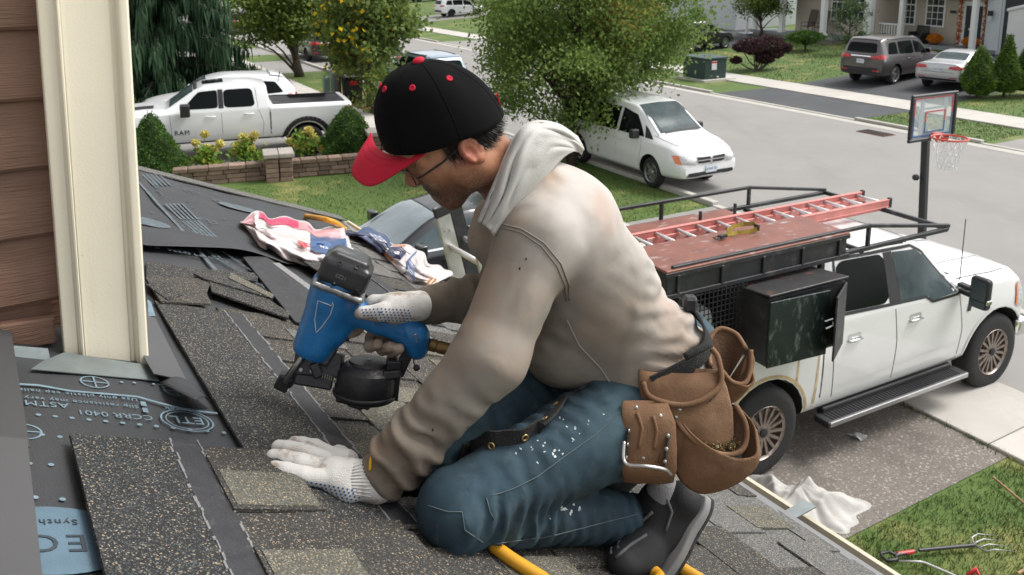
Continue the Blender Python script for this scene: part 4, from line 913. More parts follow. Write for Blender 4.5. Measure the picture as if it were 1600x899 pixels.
for sd in 'LR':
    c.patch('rear_window', sd, [(-.66, 1.40), (.08, 1.40), (.08, 1.83), (-.60, 1.84)], M_glass, .005, rnd=.8); c.patch('front_window', sd, [(.22, 1.40), (1.05, 1.40), (.66, 1.80), (.22, 1.83)], M_glass, .005, rnd=.5); c.patch('door_pillar', sd, [(.09, 1.39), (.21, 1.39), (.21, 1.84), (.09, 1.84)], M_trim, .004)
    c.line('door_seam', sd, [(.15, .60), (.15, 1.38)]); c.line('door_seam', sd, [(1.30, .60), (1.34, 1.3)]); c.line('door_seam', sd, [(-.80, .6), (-.84, 1.0), (-.72, 1.36), (-.68, 1.86)]); c.line('cab_seam', sd, [(-1.01, .55), (-1.01, 1.38)], w=.03)
    c.handle(sd, .40, 1.20, M_white2, .22); c.handle(sd, -.50, 1.22, M_white2, .22); c.line('body_crease', sd, [(-.9, .74), (1.3, .74)], M_white2, .02, .006)
    pts = [(-1.9+.59*math.cos(a), .43+.59*math.sin(a)) for a in np.linspace(-.35, math.pi+.3, 22)]; c.line('arch_flare', sd, pts, M_trim, .12, .03, nseg=1)
    pts = [(1.9+.59*math.cos(a), .43+.59*math.sin(a)) for a in np.linspace(-.3, math.pi+.35, 22)]; c.line('arch_flare', sd, pts, M_trim, .12, .03, nseg=1)
    c.patch('tail_light', sd, [(-3.04, .98), (-2.86, .98), (-2.86, 1.28), (-3.04, 1.28)], M_red, .012)
    c.line('bed_rail', sd, [(-2.95, 1.372), (-1.04, 1.385)], M_trim, .05, .006)
    m = c.mirror(sd, .98, .96, 1.42, M_trim, 1.7)
    c.patch('rocker', sd, [(-1.3, .555), (1.3, .555), (1.3, .60), (-1.3, .60)], M_trim, .004)
M_rl = mat('dark_lettering', (.02, .02, .022), .4)
q = c.hit('L', 1.28, .82, .006); text('RAM', .16, M_rl, frame(c.hit('L', 1.26, .80, .008), (-1, 0, 0), (0, 0, 1)), ram, world=False, spacing=1.15, depth=.006)
c.patch('windshield', 'T', [(.78, -.66), (1.34, -.74), (1.34, .74), (.78, .66)], M_glass2, .004, nu=8, nv=12)
c.patch('sunroof', 'T', [(.05, -.36), (.55, -.36), (.55, .36), (.05, .36)], M_glass, .004)
for y in (-.5, -.25, 0, .25, .5): b = MB(); b.ell(c.hit('T', .70, y, .01), (.07, .05, .03)); b.build('cab_light', M_trim, ram, smooth=True)
c.patch('hood_scoop', 'T', [(1.7, .1), (2.3, .1), (2.3, .5), (1.7, .5)], M_trim, .01)
b = MB(); b.box((-3.08, 0, .66), (.18, 1.86, .17)); b.build('rear_bumper', M_trim, ram, bevel=.04, seg=2)
b = MB(); b.tube([(-1.3, .2, 1.9), (-1.36, .2, 2.15)], .012, 5); b.build('antenna', M_trim, ram)
# ---------------------------------------------------------------- a car body shared by hatchbacks, suvs and sedans
def small(root, kind, pm, rim=M_alloy, plate=None, mirrors=True, spokes=5, lights=M_red, rear=True, glass=M_glass):
    K = {
     'suv': dict(st=[(-2.44, .48, .92, 1.06, .82, .80, .66), (-2.40, .38, 1.02, 1.30, .90, .88, .66), (-2.22, .34, 1.05, 1.66, .95, .92, .68), (-1.9, .32, 1.06, 1.74, .96, .93, .68), (-.6, .30, 1.05, 1.77, .965, .94, .70), (.2, .30, 1.03, 1.74, .965, .94, .68), (.55, .30, 1.02, 1.64, .965, .93, .67), (1.2, .31, 1.01, 1.18, .96, .92, .74), (1.5, .33, .99, 1.10, .96, .90, .74), (2.15, .36, .90, 1.02, .92, .82, .62), (2.42, .42, .75, .86, .80, .68, .5), (2.46, .5, .64, .70, .7, .6, .45)], wb=1.42, r=.36, half=.80),
     'sedan': dict(st=[(-2.42, .50, .86, .94, .80, .78, .60), (-2.36, .38, .96, 1.06, .88, .85, .66), (-1.9, .32, 1.0, 1.10, .92, .88, .68), (-1.55, .30, .98, 1.14, .93, .89, .66), (-.85, .28, .96, 1.40, .93, .89, .60), (-.2, .28, .94, 1.46, .93, .89, .60), (.35, .28, .93, 1.41, .93, .89, .59), (1.25, .29, .92, 1.02, .93, .88, .68), (1.6, .31, .89, .98, .92, .86, .68), (2.15, .34, .78, .88, .87, .78, .58), (2.40, .40, .64, .72, .75, .64, .48), (2.44, .48, .56, .60, .66, .58, .44)], wb=1.40, r=.335, half=.79),
     'hatch': dict(st=[(-2.1, .48, .92, 1.0, .80, .78, .62), (-2.04, .38, .98, 1.2, .87, .84, .62), (-1.7, .32, 1.0, 1.50, .91, .88, .64), (-1.3, .30, 1.0, 1.58, .92, .89, .65), (-.2, .28, .97, 1.60, .92, .89, .65), (.4, .28, .95, 1.50, .92, .89, .62), (1.15, .29, .93, 1.05, .92, .88, .68), (1.5, .31, .90, 1.0, .91, .86, .68), (1.95, .34, .80, .9, .86, .78, .58), (2.2, .42, .62, .70, .72, .62, .46)], wb=1.32, r=.33, half=.78)}[kind]
    wb = K['wb']; c = Car(root, K['st'], pm, (-wb, wb), K['r'])
    c.wheels((-wb, wb), K['half'], .22, rim, spokes, .66, dbl=spokes == 5)
    for sd in 'LR':
        s = -1 if sd == 'R' else 1
        if kind == 'suv':
            W_ = [[(-2.02, 1.14), (-1.32, 1.12), (-1.32, 1.58), (-1.80, 1.56)], [(-1.22, 1.12), (-.20, 1.11), (-.20, 1.60), (-1.22, 1.59)], [(-.10, 1.11), (.98, 1.09), (.52, 1.46), (-.10, 1.60)]]; seams = [(-1.0, -.15, .95)]; zt = 1.06
            c.line('roof_rail', sd, [(-1.8, 1.70), (.2, 1.70)], M_trim, .05, .03, nseg=10)
        elif kind == 'sedan':
            W_ = [[(-1.30, 1.02), (-.86, 1.01), (-.80, 1.28), (-1.05, 1.22)], [(-.78, 1.01), (.06, 1.0), (.06, 1.32), (-.62, 1.33)], [(.13, 1.0), (1.02, .98), (.42, 1.28), (.13, 1.32)]]
        else:
            W_ = [[(-1.72, 1.08), (-1.10, 1.05), (-1.05, 1.42), (-1.50, 1.38)], [(-.98, 1.05), (-.06, 1.03), (-.06, 1.45), (-.98, 1.44)], [(.04, 1.03), (.95, 1.0), (.42, 1.36), (.04, 1.44)]]
        for q in W_: c.patch('side_window', sd, q, glass, .004, rnd=.5)
        if kind != 'hatch': c.line('window_trim', sd, [W_[0][0], W_[-1][1]], M_chrome, .025, .006, nseg=12)
        z1 = W_[1][0][1]
        for x in (W_[1][0][0]-.04, W_[2][0][0]-.04, .98): c.line('door_seam', sd, [(x, .40), (x, z1-.03)], w=.01)
        c.handle(sd, -.60, z1-.16, pm); c.handle(sd, .30, z1-.16, pm)
        c.line('rocker', sd, [(-wb+.5, .37), (wb-.5, .37)], M_trim, .10, .004, nseg=10)
        if mirrors: c.mirror(sd, .78, K['half']+.06, z1+.06, pm)
        if kind == 'suv':
            c.patch('tail_light', 'B', [(s*.42, 1.00), (s*.88, .98), (s*.88, 1.16), (s*.42, 1.08)], lights, .012, bulge=.012); c.patch('tail_light_side', sd, [(-2.44, .98), (-2.16, 1.04), (-2.16, 1.12), (-2.42, 1.14)], lights, .01)
            c.patch('reflector', 'B', [(s*.55, .52), (s*.8, .54), (s*.8, .58), (s*.55, .56)], lights, .008)
        else:
            z = .88 if kind == 'sedan' else .95
            c.patch('tail_light', 'B', [(s*.40, z-.02), (s*.82, z-.05), (s*.83, z+.10), (s*.46, z+.08)], lights, .012, bulge=.012); c.patch('tail_light_side', sd, [(-2.40 if kind == 'sedan' else -2.08, z-.04), (-2.1 if kind == 'sedan' else -1.85, z+.05), (-2.1 if kind == 'sedan' else -1.85, z+.09), (-2.38 if kind == 'sedan' else -2.06, z+.10)], lights, .01)
            c.patch('reflector', 'B', [(s*.45, .50), (s*.72, .52), (s*.72, .55), (s*.45, .53)], lights, .008)
        c.patch('headlight', 'F', [(s*.42, .68 if kind != 'suv' else .78), (s*.76, .70 if kind != 'suv' else .80), (s*.76, .80 if kind != 'suv' else .92), (s*.44, .76 if kind != 'suv' else .88)], M_clear, .01)
    if kind == 'suv':
        c.patch('rear_window', 'B', [(-.66, 1.20), (.66, 1.20), (.58, 1.56), (-.58, 1.56)], glass, .006, rnd=.6); c.patch('lower_bumper', 'B', [(-.84, .46), (.84, .46), (.86, .66), (-.86, .66)], M_trim, .006, nu=12); c.patch('tailgate_bar', 'B', [(-.44, 1.05), (.44, 1.05), (.44, 1.09), (-.44, 1.09)], M_chrome, .012); zp = .88
        c.patch('roof_spoiler', 'T', [(-2.20, -.62), (-1.98, -.64), (-1.98, .64), (-2.20, .62)], pm, .03)
        c.patch('windshield', 'T', [(.50, -.60), (1.14, -.72), (1.14, .72), (.50, .60)], M_glass2, .004)
    elif kind == 'sedan':
        c.patch('rear_window', 'T', [(-1.50, -.60), (-.92, -.54), (-.92, .54), (-1.50, .60)], M_glass2 if pm is M_silver else glass, .004, rnd=.5); c.patch('windshield', 'T', [(.32, -.52), (1.16, -.68), (1.16, .68), (.32, .52)], M_glass3, .004, nu=12, nv=14); c.line('windshield_trim', 'T', [(1.17, -.69), (.31, -.53), (.31, .53), (1.17, .69)], M_trim, .03, .006); zp = .82
        c.patch('lower_bumper', 'B', [(-.7, .40), (.7, .40), (.72, .48), (-.72, .48)], M_trim, .006, nu=12)
        c.line('trunk_seam', 'B', [(-.62, .72), (.62, .72)], w=.012, nseg=12)
    else:
        c.patch('rear_window', 'B', [(-.60, 1.12), (.60, 1.12), (.52, 1.42), (-.52, 1.42)], glass, .006, rnd=.6); c.patch('windshield', 'T', [(.35, -.55), (1.08, -.68), (1.08, .68), (.35, .55)], M_glass2, .004); zp = .80
        c.patch('roof_spoiler', 'T', [(-1.72, -.58), (-1.38, -.62), (-1.38, .62), (-1.72, .58)], pm, .04, thick=.03)
    c.patch('grille', 'F', [(-.4, .58), (.4, .58), (.38, .72), (-.38, .72)], M_trim, .01)
    p = c.hit('B', 0, zp, .012); b = MB(); b.box(p, (.012, .32, .15)); pl = b.build('licence_plate', M_plate, root)
    if plate: text(plate, .07, M_pblue, frame(p+Vector((-.008, .14, -.025)), (0, -1, 0), (0, 0, 1)), pl, world=False)
    return c
suv = empty('suv', (0, 0, 0), 0, 'taupe suv parked in the black driveway before the porch with autumn decorations', 'suv')
small(suv, 'suv', M_taupe, plate='CFJX 412'); placed(suv, ND+TD*.10, GT(1394, 132), -1.42, .80, 'R', 1.10); suv.scale = (1.10, 1.08, 1.15)
sil = empty('sedan', (0, 0, 0), 0, 'silver sedan half hidden by the small cedars', 'sedan')
small(sil, 'sedan', M_silver, plate='BVKT 902'); placed(sil, ND+TD*.16, GT(1513, 141), -1.40, .79, 'R', 1.05)
blk = empty('hatchback', (0, 0, 0), 0, 'black hatchback parked by the pale grey house beyond the leafy tree', 'hatchback')
small(blk, 'hatch', M_blackp); placed(blk, ND+TD*.05, GT(1131, 76), 1.32, .78, 'R', 1.05)
dk = empty('sedan', (0, 0, 0), 0, 'dark grey sedan parked beside our garage below the gutter', 'sedan')
small(dk, 'sedan', M_dkgrey, glass=M_glass2); placed(dk, -ND, ST(6.9, 10.9), -1.40, .79, 'L', 1.03)
wh = empty('hatchback', (0, 0, 0), 0, 'white hatchback standing behind the white neighbour pickup', 'hatchback')
small(wh, 'hatch', M_white2); placed(wh, Vector((-math.sin(R_(69)), -math.cos(R_(69)), 0)), G(424, 203), -1.32, .78, 'L', 1.12)
ws = empty('suv', (0, 0, 0), 0, 'white suv far up the street at the top edge of the photo', 'suv')
small(ws, 'suv', M_white2, rim=M_trim); placed(ws, ND, GT(705, 27), -1.42, .80, 'R', 1.0)
bs_ = empty('suv', (0, 0, 0), 0, 'dark blue suv at the very top edge left of the far white suv', 'suv')
small(bs_, 'suv', paint('navy_paint', (.02, .04, .12)), rim=M_trim); placed(bs_, ND, GT(655, 4), -1.42, .80, 'R', 1.0)
pk = empty('suv', (0, 0, 0), 0, 'pale blue suv at the kerb half hidden behind the yellowing tree', 'suv')
small(pk, 'suv', M_bluegrey); placed(pk, TD, ST(13.1, 30.0), -1.42, .80, 'L', 1.0)
j = empty('suv', (0, 0, 0), 0, 'black suv at the kerb behind the trunk of the yellowing tree', 'suv')
small(j, 'suv', M_blackp, rim=M_trim); placed(j, TD, ST(13.15, 36.5), -1.42, .80, 'L', 1.0)
for (n, t, pm, lb, kd) in ((13.1, 45.0, M_darkred, 'dark brown suv at the kerb seen past the maple trunk', 'suv'), (13.1, 66, M_darkred, 'dark suv nearest in the row of far parked cars left of the maple', 'suv'), (13.1, 73, M_dkgrey, 'grey suv second in the row of far parked cars left of the maple', 'suv'), (13.1, 80, M_blackp, 'black suv farthest in the row of far parked cars left of the maple', 'suv')):
    o = empty('suv', (0, 0, 0), 0, lb, 'suv', 'cars parked along the near kerb'); small(o, kd, pm, rim=M_trim); placed(o, TD, ST(n, t), -1.42, .80, 'L', 1.0)
# ================================================================== TREES AND PLANTS
def leafmat(name, c1, c2, c3=None, k3=.0, trans=.35):
    m = bpy.data.materials.new(name); m.use_nodes = True; nt = m.node_tree; L = nt.links.new; b = nt.nodes['Principled BSDF']; out = nt.nodes['Material Output']
    at = nt.nodes.new('ShaderNodeAttribute'); at.attribute_name = 'tone'; cr = nt.nodes.new('ShaderNodeValToRGB'); e = cr.color_ramp.elements
    e[0].color = (*c1, 1); e[1].color = (*c2, 1); e[1].position = 1-k3 if c3 else 1
    if c3: e[1].position = max(.05, 1-k3-.03); q = cr.color_ramp.elements.new(1-k3); q.color = (*c3, 1)
    L(at.outputs['Fac'], cr.inputs[0]); L(cr.outputs[0], b.inputs['Base Color']); b.inputs['Roughness'].default_value = .6; b.inputs['Specular IOR Level'].default_value = .25
    tr = nt.nodes.new('ShaderNodeBsdfTranslucent'); L(cr.outputs[0], tr.inputs[0]); mx = nt.nodes.new('ShaderNodeMixShader'); mx.inputs[0].default_value = trans; L(b.outputs[0], mx.inputs[1]); L(tr.outputs[0], mx.inputs[2]); L(mx.outputs[0], out.inputs[0])
    return m
def leaves(name, pts, size, m, parent, tone=None, droop=0.0, aspect=.6, outw=None, world=True):
    pts = np.asarray(pts, float); n = len(pts)
    a = rng.normal(size=(n, 3)); a[:, 2] -= droop; 
    if outw is not None: a = a*.7+outw*1.0
    a /= np.linalg.norm(a, axis=1)[:, None]
    b = rng.normal(size=(n, 3)); b -= (b*a).sum(1)[:, None]*a; b /= np.linalg.norm(b, axis=1)[:, None]
    c = np.cross(a, b)
    s = size*rng.uniform(.65, 1.35, n)[:, None]; w = s*aspect*.5
    V = np.stack([pts, pts+a*s*.5+b*w+c*s*.10, pts+a*s, pts+a*s*.5-b*w+c*s*.10], 1).reshape(-1, 3)
    F = np.arange(4*n).reshape(n, 4)
    o = mesh(name, V, F, m, parent, False, world)
    t = rng.uniform(0, 1, n) if tone is None else np.clip(tone, 0, 1)
    at = o.data.attributes.new('tone', 'FLOAT', 'FACE'); at.data.foreach_set('value', t.astype(np.float32))
    return o
M_bark = mat('bark', (.075, .058, .045), .95, var=.35, vs=9, bump=.9, bs=25); M_bark2 = mat('grey_bark', (.11, .095, .08), .95, var=.3, vs=9, bump=.8, bs=25)
def limbs(b, base, top, r0, ends, sag=.0):
    """tapered trunk from base to top with limbs running out to the given points"""
    base = Vector(base); top = Vector(top); n = 7; tr = []
    for i in range(n+1):
        f = i/n; p = base.lerp(top, f)+Vector((random.gauss(0, .03), random.gauss(0, .03), 0))*(1 if 0 < i else 0); tr.append(p)
    b.tube(tr, [r0*(1.25 if i == 0 else 1-.75*i/n) for i in range(n+1)], 9)
    for e in ends:
        e = Vector(e); hgt = max(.12, min(.9, (e.z-base.z)/(top.z-base.z+1e-3)-.28)); s = tr[int(hgt*n)]; mid = s.lerp(e, .5)+Vector((0, 0, .12*(e-s).length)); q1 = s.lerp(mid, .5)+Vector((0, 0, .05)); q2 = mid.lerp(e, .5)+Vector((0, 0, .03))
        r = r0*.38; b.tube([s, q1, mid, q2, e], [r, r*.8, r*.6, r*.4, r*.14], 6)
def tree(name, base, c, rad, trunk_r, ncl, nlf, lsz, m, bark, label, rc=.55, group=None, shell=.55, seed=1, trunk_top=None, yellow=None, low=0, cat='tree', parts=('trunk', 'crown'), aspect=.6):
    g = np.random.default_rng(seed); base = Vector(base); c = Vector(c); root = empty(name, base, 0, label, cat, group)
    P_ = []; 
    while len(P_) < ncl:
        v = g.normal(size=3); v /= np.linalg.norm(v); r = (g.uniform(shell**3, 1))**(1/3); q = v*r
        q *= .86+.2*math.sin(4*v[0]+seed)+.12*math.sin(7*v[1]-3*v[2]+seed)
        if q[2] < -.75: continue
        P_.append(c+Vector((q[0]*rad[0], q[1]*rad[1], q[2]*rad[2])))
    b = MB(); limbs(b, base, trunk_top or (c+UP*rad[2]*.45), trunk_r, [P_[i] for i in range(0, ncl, max(1, ncl//34))]); b.build(parts[0], bark, root, world=True, smooth=True)
    pts = []; tn = []; per = nlf//ncl
    for q in P_:
        k = int(per*g.uniform(.6, 1.4)); s = rc*g.uniform(.7, 1.25); d = g.normal(size=(k, 3))*np.array([s, s, s*.62])*.55; pts.append(np.array(q)+d)
        t = g.uniform(.15, .85)
        tn.append(np.clip(t*.55+g.uniform(0, .45, k), 0, .93))
    pts = np.concatenate(pts); tn = np.concatenate(tn)
    if yellow is not None: tn = np.where(yellow(pts, g), g.uniform(.95, 1, len(tn)), tn)
    leaves(parts[1], pts, lsz, m, root, tn, droop=.5, aspect=aspect); return root
M_l1 = leafmat('leaf_green', (.075, .135, .030), (.24, .33, .085), (.38, .27, .06), .012, trans=.48)
M_l2 = leafmat('leaf_maple', (0.065, 0.113, 0.020), (0.181, 0.239, 0.051), (0.319, 0.275, 0.043), .012)
M_l3 = leafmat('leaf_linden', (.07, .125, .025), (.26, .33, .10), (.85, .60, .03), .06, trans=.45)
M_l4 = leafmat('leaf_yellow_green', (0.145, 0.232, 0.029), (0.377, 0.464, 0.072), (0.725, 0.435, 0.029), .08)
bx = Vector(G(893, 258))
def brownpatch(p, g): return (np.linalg.norm((p-np.array(bx+Vector((1.2, .2, 4.1))))/np.array([1.1, 1.5, 1.2]), axis=1) < 1) & (g.uniform(0, 1, len(p)) < .45)
tree('leafy_tree', bx, bx+Vector((.12, .6, 3.55)), (3.15, 3.0, 2.95), .13, 310, 60000, .105, M_l1, M_bark, 'big round leafy green tree hanging over the white minivan', rc=.60, shell=.35, seed=3, yellow=brownpatch)
mp = Vector(G(468, 120)); tree('maple_tree', mp, mp+Vector((-.7, 0, 3.45)), (2.35, 2.3, 2.35), .20, 150, 24000, .15, M_l2, M_bark, 'dense dark green maple with a clear trunk on the grass verge', rc=.6, shell=.3, seed=5, aspect=.85)
ln = Vector(G(577, 168)); 
def yl(p, g):
    f = ((p-np.array(ln))[:, 0] < .25)*.11+.012; return g.uniform(0, 1, len(p)) < f
tree('linden_tree', ln, ln+Vector((-.08, 0, 3.35)), (2.1, 2.0, 2.75), .09, 130, 17000, .17, M_l3, M_bark2, 'street tree with yellow leaves scattered among the green behind the white pickup', rc=.55, shell=.3, seed=8, yellow=yl, aspect=.85)
fr = GT(1188, 58); tree('ornamental_tree', fr+UP*.0, fr+Vector((0, 0, 2.5)), (1.85, 1.7, 1.55), .10, 70, 9000, .14, M_l2, M_bark, 'small round headed tree beside the porch of the beige house', rc=.5, shell=.4, seed=12)
for k, (px, py, sc, lb, mm) in enumerate(((338, 42, 1.0, 'slim street tree with yellow green leaves left of the far parked cars', M_l4), (350, 28, 1.15, 'yellow leaved street tree farthest up the left verge', M_l4), (740, 24, .8, 'thin young tree in front of the far white suv', M_l2), (775, 14, 1.0, 'green tree beside the far white suv above the cap', M_l1), (620, 6, 1.3, 'far street tree at the top edge above the linden', M_l2), (420, -2, 1.5, 'far green tree at the end of the street', M_l2))):
    q = GT(px, py); tree('street_tree', q, q+Vector((0, 0, 4.2*sc)), (1.9*sc, 1.9*sc, 2.0*sc), .09*sc, 45, 3200, .28, mm, M_bark2, lb, rc=.7, group='street trees far up the road', seed=20+k)
# small shoots at the foot of the linden
sh = Vector(G(585, 178)); root = empty('sapling', sh, 0, 'leafy suckers round the foot of the yellowing street tree', 'bush')
b = MB(); pts = []
for i in range(26):
    e = sh+Vector((random.gauss(.1, .35), random.gauss(0, .3), random.uniform(.5, 1.6))); b.tube([sh+Vector((random.gauss(0, .1), random.gauss(0, .1), 0)), e], [.012, .004], 4); pts += [e+Vector((random.gauss(0, .15), random.gauss(0, .15), random.gauss(-.1, .2))) for _ in range(45)]
b.build('stems', M_bark2, root, world=True)['kind'] = 'stuff'; leaves('foliage', pts, .13, M_l2, root, droop=.4)
# weeping conifer behind the neighbour's pickup
M_con = leafmat('conifer_needles', (.014, .036, .018), (.062, .125, .062), (.12, .20, .10), .12, trans=.2)
wc = Vector(G(262, 172)); root = empty('weeping_conifer', wc, 0, 'dark weeping conifer with hanging sprays behind the white pickup', 'tree')
b = MB(); b.tube([wc, wc+UP*3.5, wc+UP*9], [.22, .16, .05], 9); g = np.random.default_rng(4); V = []; F = []; T = []
def spray(p, L, w, tone):
    """a hanging tassel of needles: many thin vertical slips"""
    k = 11
    for _ in range(k):
        o = g.normal(size=3)*np.array([w, w, .06]); l = L*g.uniform(.45, 1.05); ww = g.uniform(.02, .05); a = g.uniform(0, 6.28); d = np.array([math.cos(a), math.sin(a), 0])*ww; sw = g.normal(size=3)*.05; base_ = np.array(p)+o; n0 = len(V)
        V.extend([base_-d*.5, base_+d*.5, base_+d+sw+np.array([0, 0, -l*.55]), base_+sw*1.5+np.array([0, 0, -l]), base_-d+sw+np.array([0, 0, -l*.5])]); F.append((n0, n0+1, n0+2, n0+4)); F.append((n0+4, n0+2, n0+3, n0+3)); T.extend([tone+g.uniform(-.15, .15)]*2)
FF = []
for i in range(120):
    z = g.uniform(.5, 8.2); a = g.uniform(0, 6.2832); reach = (3.2*(1-z/10.5)+.4)*g.uniform(.75, 1.15); d = Vector((math.cos(a), math.sin(a), 0)); s = wc+UP*z; e = wc+d*reach+UP*(z-.15-.1*reach); m_ = s.lerp(e, .5)+UP*.35
    b.tube([s, m_, e], [.05, .03, .01], 5); nn = int(8+reach*6); tb = g.uniform(.1, .9)
    for j in range(nn):
        f = (j+1)/nn; p = s.lerp(m_, f*2) if f < .5 else m_.lerp(e, f*2-1); spray(p, g.uniform(.5, 1.25)*(.5+.6*f), .10, tb*(.35+.65*f))
tris = [f if f[2] != f[3] else f[:3] for f in F]
b.build('trunk', M_bark, root, world=True, smooth=True)
o = mesh('crown', V, tris, M_con, root, False, True); o.data.attributes.new('tone', 'FLOAT', 'FACE').data.foreach_set('value', np.clip(np.array(T), 0, 1).astype(np.float32))
# clipped evergreens: bumpy cones of tiny shoots over a dark core
M_spr = leafmat('spruce_shoots', (0.026, 0.072, 0.014), (0.109, 0.217, 0.036), (0.174, 0.290, 0.058), .15, trans=.12); M_core = mat('shrub_core', (0.020, 0.038, 0.012), .95, var=.4, vs=9, bump=.6, bs=20)
M_ced = leafmat('cedar_shoots', (0.051, 0.109, 0.017), (0.160, 0.261, 0.043), (0.232, 0.334, 0.058), .15, trans=.15); M_smk = leafmat('purple_leaves', (0.032, 0.016, 0.019), (0.094, 0.046, 0.052), (0.131, 0.058, 0.065), .15, trans=.1)
def clipped(name, base, prof, n, sz, m, label, group=None, lump=.09, cat='shrub', seed=0, core=M_core, up=.6, stem=True):
    g = np.random.default_rng(seed); base = Vector(base); H = prof[-1][1]; root = empty(name, base, 0, label, cat, group)
    hs = np.array([p[1] for p in prof]); rs = np.array([p[0] for p in prof])
    b = MB(); k = 22; nr = 16; vs = []; ph = g.uniform(0, 6.28, 6)
    def rad(a, h):
        r = np.interp(h, hs, rs); return r*(1+lump*(np.sin(3*a+ph[0]+h*5)+.7*np.sin(5*a+ph[1]-h*9)+.6*np.sin(9*a+ph[2]+h*17)+.5*np.sin(13*a+ph[3]-h*23)))
    b.grid(lambda u, v: base+Vector((math.cos(6.2832*v), math.sin(6.2832*v), 0))*float(rad(6.2832*v, H*u))*.90+UP*(H*u*.97+prof[0][1]*(1-u)), nr, k); b.build('core', core, root, world=True, smooth=True)
    h = H*np.sqrt(g.uniform(0, 1, n)) if rs[0] < rs.max()*.3 else H*(1-np.sqrt(g.uniform(0, 1, n))*.999)
    h = prof[0][1]+(H-prof[0][1])*np.clip(h/H, 0, 1); a = g.uniform(0, 6.2832, n); r = rad(a, h)*g.uniform(.86, 1.03, n)
    pts = np.stack([base.x+np.cos(a)*r, base.y+np.sin(a)*r, base.z+h], 1); ow = np.stack([np.cos(a), np.sin(a), np.full(n, up)], 1)
    tn = .45+.30*np.sin(7*a+h*13+ph[4])*np.sin(h*21+3*a+ph[5])+g.uniform(-.3, .35, n)
    leaves('foliage', pts, sz, m, root, tn, outw=ow, aspect=.45)
    if stem: b = MB(); b.tube([base, base+UP*(prof[0][1]+.25)], [.06, .05], 7); b.build('trunk', M_bark, root, world=True)
    return root
clipped('cone_shrub', G(243, 283)+UP*.0, [(.52, 0), (.62, .25), (.60, .55), (.42, 1.05), (.18, 1.5), (.03, 1.75)], 13000, .055, M_spr, 'clipped dark green cone shrub beside the cream trim, left of the hydrangeas', 'clipped cone shrubs', seed=1)
clipped('cone_shrub', G(546, 249)+UP*.1, [(.58, 0), (.68, .2), (.60, .5), (.42, .9), (.2, 1.22), (.03, 1.4)], 13000, .055, M_spr, 'clipped bright green cone shrub at the tail of the white pickup', 'clipped cone shrubs', seed=2)
clipped('cone_shrub', G(1526, 158)*1.0, [(.25, .25), (.50, .45), (.58, .8), (.46, 1.25), (.26, 1.75), (.05, 2.15)], 8000, .08, M_ced, 'small cedar nearest the basketball hoop, before the silver sedan', 'small cedars by the far driveway', seed=3)
clipped('cone_shrub', GT(1568, 152), [(.25, .2), (.48, .4), (.55, .75), (.42, 1.2), (.2, 1.75), (.04, 2.5)], 8000, .08, M_ced, 'pointed small cedar between the other two beyond the hoop', 'small cedars by the far driveway', seed=4)
clipped('cone_shrub', GT(1604, 150), [(.25, .2), (.50, .4), (.58, .75), (.45, 1.2), (.2, 1.8), (.04, 2.2)], 8000, .08, M_ced, 'small cedar cut by the right edge of the photo', 'small cedars by the far driveway', seed=5)
# low juniper and open pine before the porch
jq = GT(1258, 80); clipped('juniper', jq, [(.2, .35), (.75, .55), (.95, .75), (.7, .95), (.2, 1.1)], 5000, .10, M_spr, 'low spreading dark juniper below the porch floor', seed=6, lump=.14)
M_pine = leafmat('pine_needles', (0.029, 0.065, 0.029), (0.109, 0.174, 0.072), (0.232, 0.261, 0.116), .1, trans=.2)
pq = GT(1325, 84); root = empty('open_pine', pq, 0, 'loose grey green pine between the beige house and the taupe suv', 'tree'); b = MB(); pts = []; b.tube([pq, pq+UP*2.6], [.06, .02], 6)
for i in range(46):
    z = random.uniform(.3, 2.5); a = random.uniform(0, 6.28); L = (1.15-.25*abs(z-1.2))*random.uniform(.6, 1.2); e = pq+UP*(z+L*.55)+Vector((math.cos(a), math.sin(a), 0))*L; s = pq+UP*z; b.tube([s, e], [.02, .005], 4)
    for j in range(60): f = random.uniform(.25, 1.05); pts.append(s.lerp(e, f)+Vector((random.gauss(0, .07), random.gauss(0, .07), random.gauss(0, .07))))
b.build('trunk', M_bark, root, world=True); leaves('foliage', pts, .22, M_pine, root, droop=-.8, aspect=.16)
# cloud-pruned purple shrub on bare stems
sq = GT(1183, 111); root = empty('purple_shrub', sq, 0, 'purple leaved shrub pruned into rounded clouds on bare stems', 'shrub'); b = MB(); pts = []; ow = []; px_ = 1300/(sq-O3).length
for (x, y, rx, ry) in ((1172, 70, 26, 14), (1200, 68, 26, 15), (1226, 76, 15, 9), (1158, 74, 14, 9), (1150, 94, 9, 6), (1195, 92, 16, 9), (1210, 84, 14, 9), (1186, 80, 22, 9)):
    D = (sq-O3).dot(ray(CX, CY)); c_ = P(x, y, D)+Vector((0, random.uniform(-.35, .35), 0)); RX, RZ = .80*rx/px_, .64*ry/px_
    b.tube([sq+Vector((random.gauss(0, .08), random.gauss(0, .08), 0)), sq.lerp(c_, .5)+Vector((0, 0, -.1)), c_], [.045, .035, .02], 6)
    n = int(2600*rx/26); v = np.random.default_rng(int(x)).normal(size=(n, 3)); v /= np.linalg.norm(v, axis=1)[:, None]; rr = rng.uniform(.75, 1.05, n)[:, None]*(1+.1*np.sin(6*v[:, :1]+x)*np.sin(7*v[:, 1:2]))
    pts.append(np.array(c_)+v*rr*np.array([RX, RX*.9, RZ])); ow.append(v)
b.build('stems', M_bark2, root, world=True, smooth=True); leaves('foliage', np.concatenate(pts), .10, M_smk, root, outw=np.concatenate(ow), aspect=.6)
